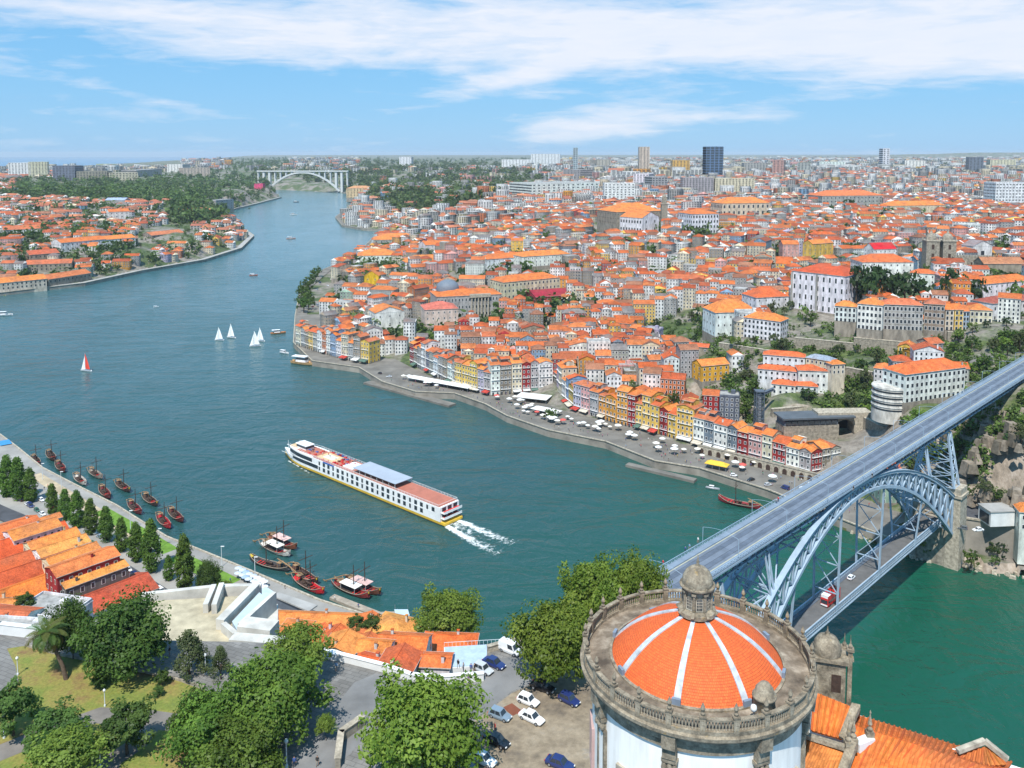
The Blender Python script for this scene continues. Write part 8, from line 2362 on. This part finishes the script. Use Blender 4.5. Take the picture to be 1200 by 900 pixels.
# roof rooms standing up through some of the roofs
at_ = rest[(g.random(len(rest)) < .13) & (lv[rest] < 2) & ~flat[rest]]; na = len(at_)
A_ = C[at_].copy(); A_[:, 3] *= g.uniform(.35, .6, na); A_[:, 4] *= g.uniform(.35, .55, na); s_ = g.uniform(-.15, .15, na) * C[at_, 3]
A_[:, 0] += s_ * np.cos(A_[:, 2]); A_[:, 1] += s_ * np.sin(A_[:, 2])
C = np.concatenate([C, A_]); z = np.concatenate([z, z[at_] + hgt_[at_]]); lv = np.concatenate([lv, lv[at_]]); flo = np.concatenate([flo, np.ones(na, int)]); hgt_ = np.concatenate([hgt_, g.uniform(3.0, 4.6, na)])
flat = np.concatenate([flat, g.random(na) < .15]); wcol = np.concatenate([wcol, np.where(g.random((na, 1)) < .5, wcol[at_], np.array([[.74, .74, .72]]))]); rcol = np.concatenate([rcol, rcol[at_] * g.uniform(.85, 1.1, (na, 1))])
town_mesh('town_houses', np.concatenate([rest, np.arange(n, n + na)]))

# ------------------------------------------------------------------ trees on the slopes
far_cm = [crown_mesh('crown_far', 26, 420, 4.2, 4.2, 3.9, 4.6, 1.15, 50 + k, col=(G_MID, G_DARK, G_OLIVE, G_LIGHT)[k]) for k in range(4)]
far_tm = trunk_mesh(4.5, .3, 4, 2.4, 8)
gg = random.Random(9)
ANCH2 = dict(ANCH)
TN = ['green', 'dark green', 'olive green', 'light green']
tcount = 0
def ftree(u, v, r, kind, label, zz=None, tall=1.0):
    p = ground(u, v) if zz is None else at(u, v, zz)
    s_ = r * p.y / 1000 / 4.4
    return tree('tree', label, p, far_tm, far_cm[kind], (s_, s_, s_ * tall), gg.uniform(0, 6))
for k, (u, v, r, tl) in enumerate([(1003, 356, 12, 1.9), (1020, 357, 13, 1.8), (1040, 357, 14, 1.5), (1060, 357, 14, 1.4), (1080, 357, 11, 1.4), (1113, 357, 13, 1.7), (1142, 360, 12, 1.4), (1030, 352, 12, 1.7)]):
    ftree(u, v, r * 1.25, 1, ['dark tree touching the palace wall, leftmost of the terrace grove', 'tall dark tree second from the palace in the terrace grove', 'dark tree in the middle of the terrace grove', 'dark broad tree right of the middle of the terrace grove', 'dark tree at the right end of the terrace grove', 'tall dark tree alone between grove and cathedral', 'round dark tree below the cathedral nave', 'dark tree behind the terrace grove'][k], 58, tl)
ftree(645, 493, 9, 0, 'round clipped green tree on the far quay among white parasols', 4.4, .9)
for k, (u, v, r) in enumerate([(356, 366, 9), (360, 356, 9), (358, 346, 9), (364, 338, 8), (368, 330, 7), (372, 324, 6), (352, 360, 7), (354, 350, 8), (362, 362, 8)]):
    o = ftree(u, v, r, 0, None, 4.2, 1.1); o['group'] = 'trees on the wooded quay'; LABELS.append((o, 'green tree in the clump on the wooded quay', 'river bend quay'))
# random trees inside the green areas, then among the houses
cand = []
dens = [20, 16, 18, 22, 34, 20, 0, 0, 0, 5, 0, 14, 0, 0, 14, 22]
for poly, nn in zip(GREEN, dens):
    us_, vs_ = [p[0] for p in poly], [p[1] for p in poly]; got = 0; tr_ = 0
    while got < nn and tr_ < 400:
        tr_ += 1; u, v = gg.uniform(min(us_), max(us_)), gg.uniform(min(vs_), max(vs_))
        if not inside(poly, [u], [v])[0] or u > 1215: continue
        p = ground(u, v)
        if abs(-(p.x - pA.x) * math.sin(BR_ANG) + (p.y - pA.y) * math.cos(BR_ANG)) < 11 and p.z > 42: continue
        if any((p.x - fx) ** 2 + (p.y - fy) ** 2 < (max(fw, fd) / 2 + 2) ** 2 for fx, fy, fa, fw, fd in FOOT): continue
        cand.append(p); got += 1
dn = np.hypot(TR0[:, 0], TR0[:, 1]); TR0 = TR0[np.argsort(dn)]
for x, y, z_ in TR0[:90]: cand.append(Vector((x, y, z_)))
for p in cand:
    k = gg.choice((0, 0, 1, 2, 2, 3)); s_ = gg.uniform(.55, 1.15)
    sh = gg.choice(('round', 'round', 'tall', 'low')); tl = dict(round=1.0, tall=1.45, low=.7)[sh]
    an_ = min(ANCH2, key=lambda a: (ANCH2[a].x - p.x) ** 2 + (ANCH2[a].y - p.y) ** 2)
    tree('tree', '%s %s tree' % (sh, TN[k]), p, far_tm, far_cm[k], (s_, s_, s_ * tl), gg.uniform(0, 6), group='trees on the town slopes', anchor=an_)
# the far woods and the smallest trees: masses nobody could count
V0 = []; PV = []
def wood(points, seed, name, col, rlo, rhi, nl=46, leaf=1.7):
    gq = np.random.default_rng(seed); vs, cs = [], []; protos = [crown_arrays(9, nl, 1, 1, .9, 0, .62, seed + j, col=col, rc=.5) for j in range(5)]
    for (x, y, zz) in points:
        v, q, c = protos[gq.integers(5)]; r = gq.uniform(rlo, rhi); a = gq.uniform(0, 6.28); ca_, sa_ = math.cos(a), math.sin(a)
        w = v * np.array([r, r, r * gq.uniform(.8, 1.25)])
        w = np.stack([w[:, 0] * ca_ - w[:, 1] * sa_ + x, w[:, 0] * sa_ + w[:, 1] * ca_ + y, w[:, 2] + zz + r * .75], axis=1)
        vs.append(w); cs.append(c * gq.uniform(.75, 1.25))
    v = np.concatenate(vs); nq = len(v) // 4
    me = array_mesh(name, v, np.arange(nq * 4).reshape(-1, 4), np.zeros((0, 3), int), np.zeros(nq, int), np.zeros(0, int), np.concatenate(cs), (1, 1, 1), [M_LEAF])
    tag(link(name, me), kind='stuff')
def fill(poly, n_, seed):
    gq = np.random.default_rng(seed); us_, vs_ = [p[0] for p in poly], [p[1] for p in poly]
    u = gq.uniform(min(us_), max(us_), n_ * 3); v = gq.uniform(min(vs_), max(vs_), n_ * 3); k = inside(poly, u, v); u, v = u[k][:n_], v[k][:n_]
    out = []
    zz = np.full(len(u), 60.0)
    for _ in range(10):
        t_ = (zz - H) / (-(v - 180.0) / 1000); Yv = np.maximum((H - zz) / np.maximum((v - 180) / 1000, 1e-3), 300)
        Xv = (u - 600) / 1000 * Yv; zz = .5 * zz + .5 * np.maximum(terrain(Xv, Yv), 3)
    ok = terrain(Xv, Yv) > 0
    return list(zip(Xv[ok], Yv[ok], zz[ok]))
wood(fill(GREEN[7], 620, 1) + fill(GREEN[12], 300, 2) + fill([(300, 187), (452, 185), (452, 224), (408, 224), (392, 214), (330, 214), (300, 222)], 420, 5) + fill([(640, 186), (1250, 184), (1250, 200), (640, 202)], 260, 6), 61, 'far_wood', ((.035, .06, .022), (.1, .145, .045)), 9, 20)
wood(fill(GREEN[8], 900, 3) + fill(GREEN[13], 250, 4) + fill(GREEN[15], 160, 41), 62, 'far_wood', ((.035, .06, .022), (.1, .145, .045)), 7, 15)
sc_ = [(x, y, zz) for x, y, zz in TR0[90:2600]]
wood(sc_, 63, 'town_greenery', ((.022, .045, .013), (.085, .125, .035)), 5.5, 10)
und = []
for i_ in (0, 1, 2, 3, 5, 14): und += fill(GREEN[i_], 130, 70 + i_)
und += [p for p in fill(GREEN[4], 1100, 80) if p[2] > 21]
def clear(x, y, m): return abs(-(x - pA.x) * math.sin(BR_ANG) + (y - pA.y) * math.cos(BR_ANG)) > m
und = [p for p in und if clear(p[0], p[1], 7.5) or p[2] < 48]
und = [p for p in und if not any((p[0] - fx) ** 2 + (p[1] - fy) ** 2 < (max(fw, fd) / 2 + 1) ** 2 for fx, fy, fa, fw, fd in FOOT)]
wood(und, 64, 'undergrowth', ((.03, .055, .014), (.11, .16, .04)), 1.2, 3.2)
# ------------------------------------------------------------------ labels: tell look-alikes apart by what they stand nearest to
ORD = ['closest', 'second closest', 'third closest', 'fourth closest', 'fifth closest', 'sixth closest', 'seventh closest', 'eighth closest', 'ninth closest', 'tenth closest']
T10 = ['', 'ten', 'twenty', 'thirty', 'forty', 'fifty', 'sixty', 'seventy', 'eighty', 'ninety']
TEEN = ['eleventh', 'twelfth', 'thirteenth', 'fourteenth', 'fifteenth', 'sixteenth', 'seventeenth', 'eighteenth', 'nineteenth']
ONE = [o_.split()[0] for o_ in ['first'] + ORD[1:9]]


def ordinal(i):
    n = i + 1
    if n <= 10: return ORD[i]
    if n < 20: return TEEN[n - 11] + ' closest'
    t_, u_ = divmod(n, 10)
    return (T10[t_][:-1] + 'ieth' if u_ == 0 else T10[t_] + '-' + ONE[u_ - 1]) + ' closest'


_g = {}
for o, base, an_ in LABELS: _g.setdefault((base, an_), []).append(o)
for (base, an_), os_ in _g.items():
    if len(os_) == 1 or an_ is None:
        for o in os_: o['label'] = base + (' near the ' + an_ if an_ and len(base.split()) + len(an_.split()) < 14 else '')
        continue
    A = ANCH[an_]
    os_.sort(key=lambda o: (o.location.x - A.x) ** 2 + (o.location.y - A.y) ** 2)
    for i, o in enumerate(os_):
        o['label'] = '%s, %s to the %s' % (base, ordinal(i), an_)
# ------------------------------------------------------------------ haze
HZ = MB()
HZ.box((0, 22000, -6), (92000, 46500, 236))
m_hz = bpy.data.materials.new('air'); m_hz.use_nodes = True
t = NT(m_hz.node_tree); t.n.remove(t.n['Principled BSDF'])
pv = t.node('ShaderNodeVolumePrincipled', Color=(0.80, 0.9, 1.0, 1), Density=0.000033)
t.l.new(pv.outputs[0], t.n['Material Output'].inputs['Volume'])
tag(HZ.build('haze', m_hz), kind='stuff')
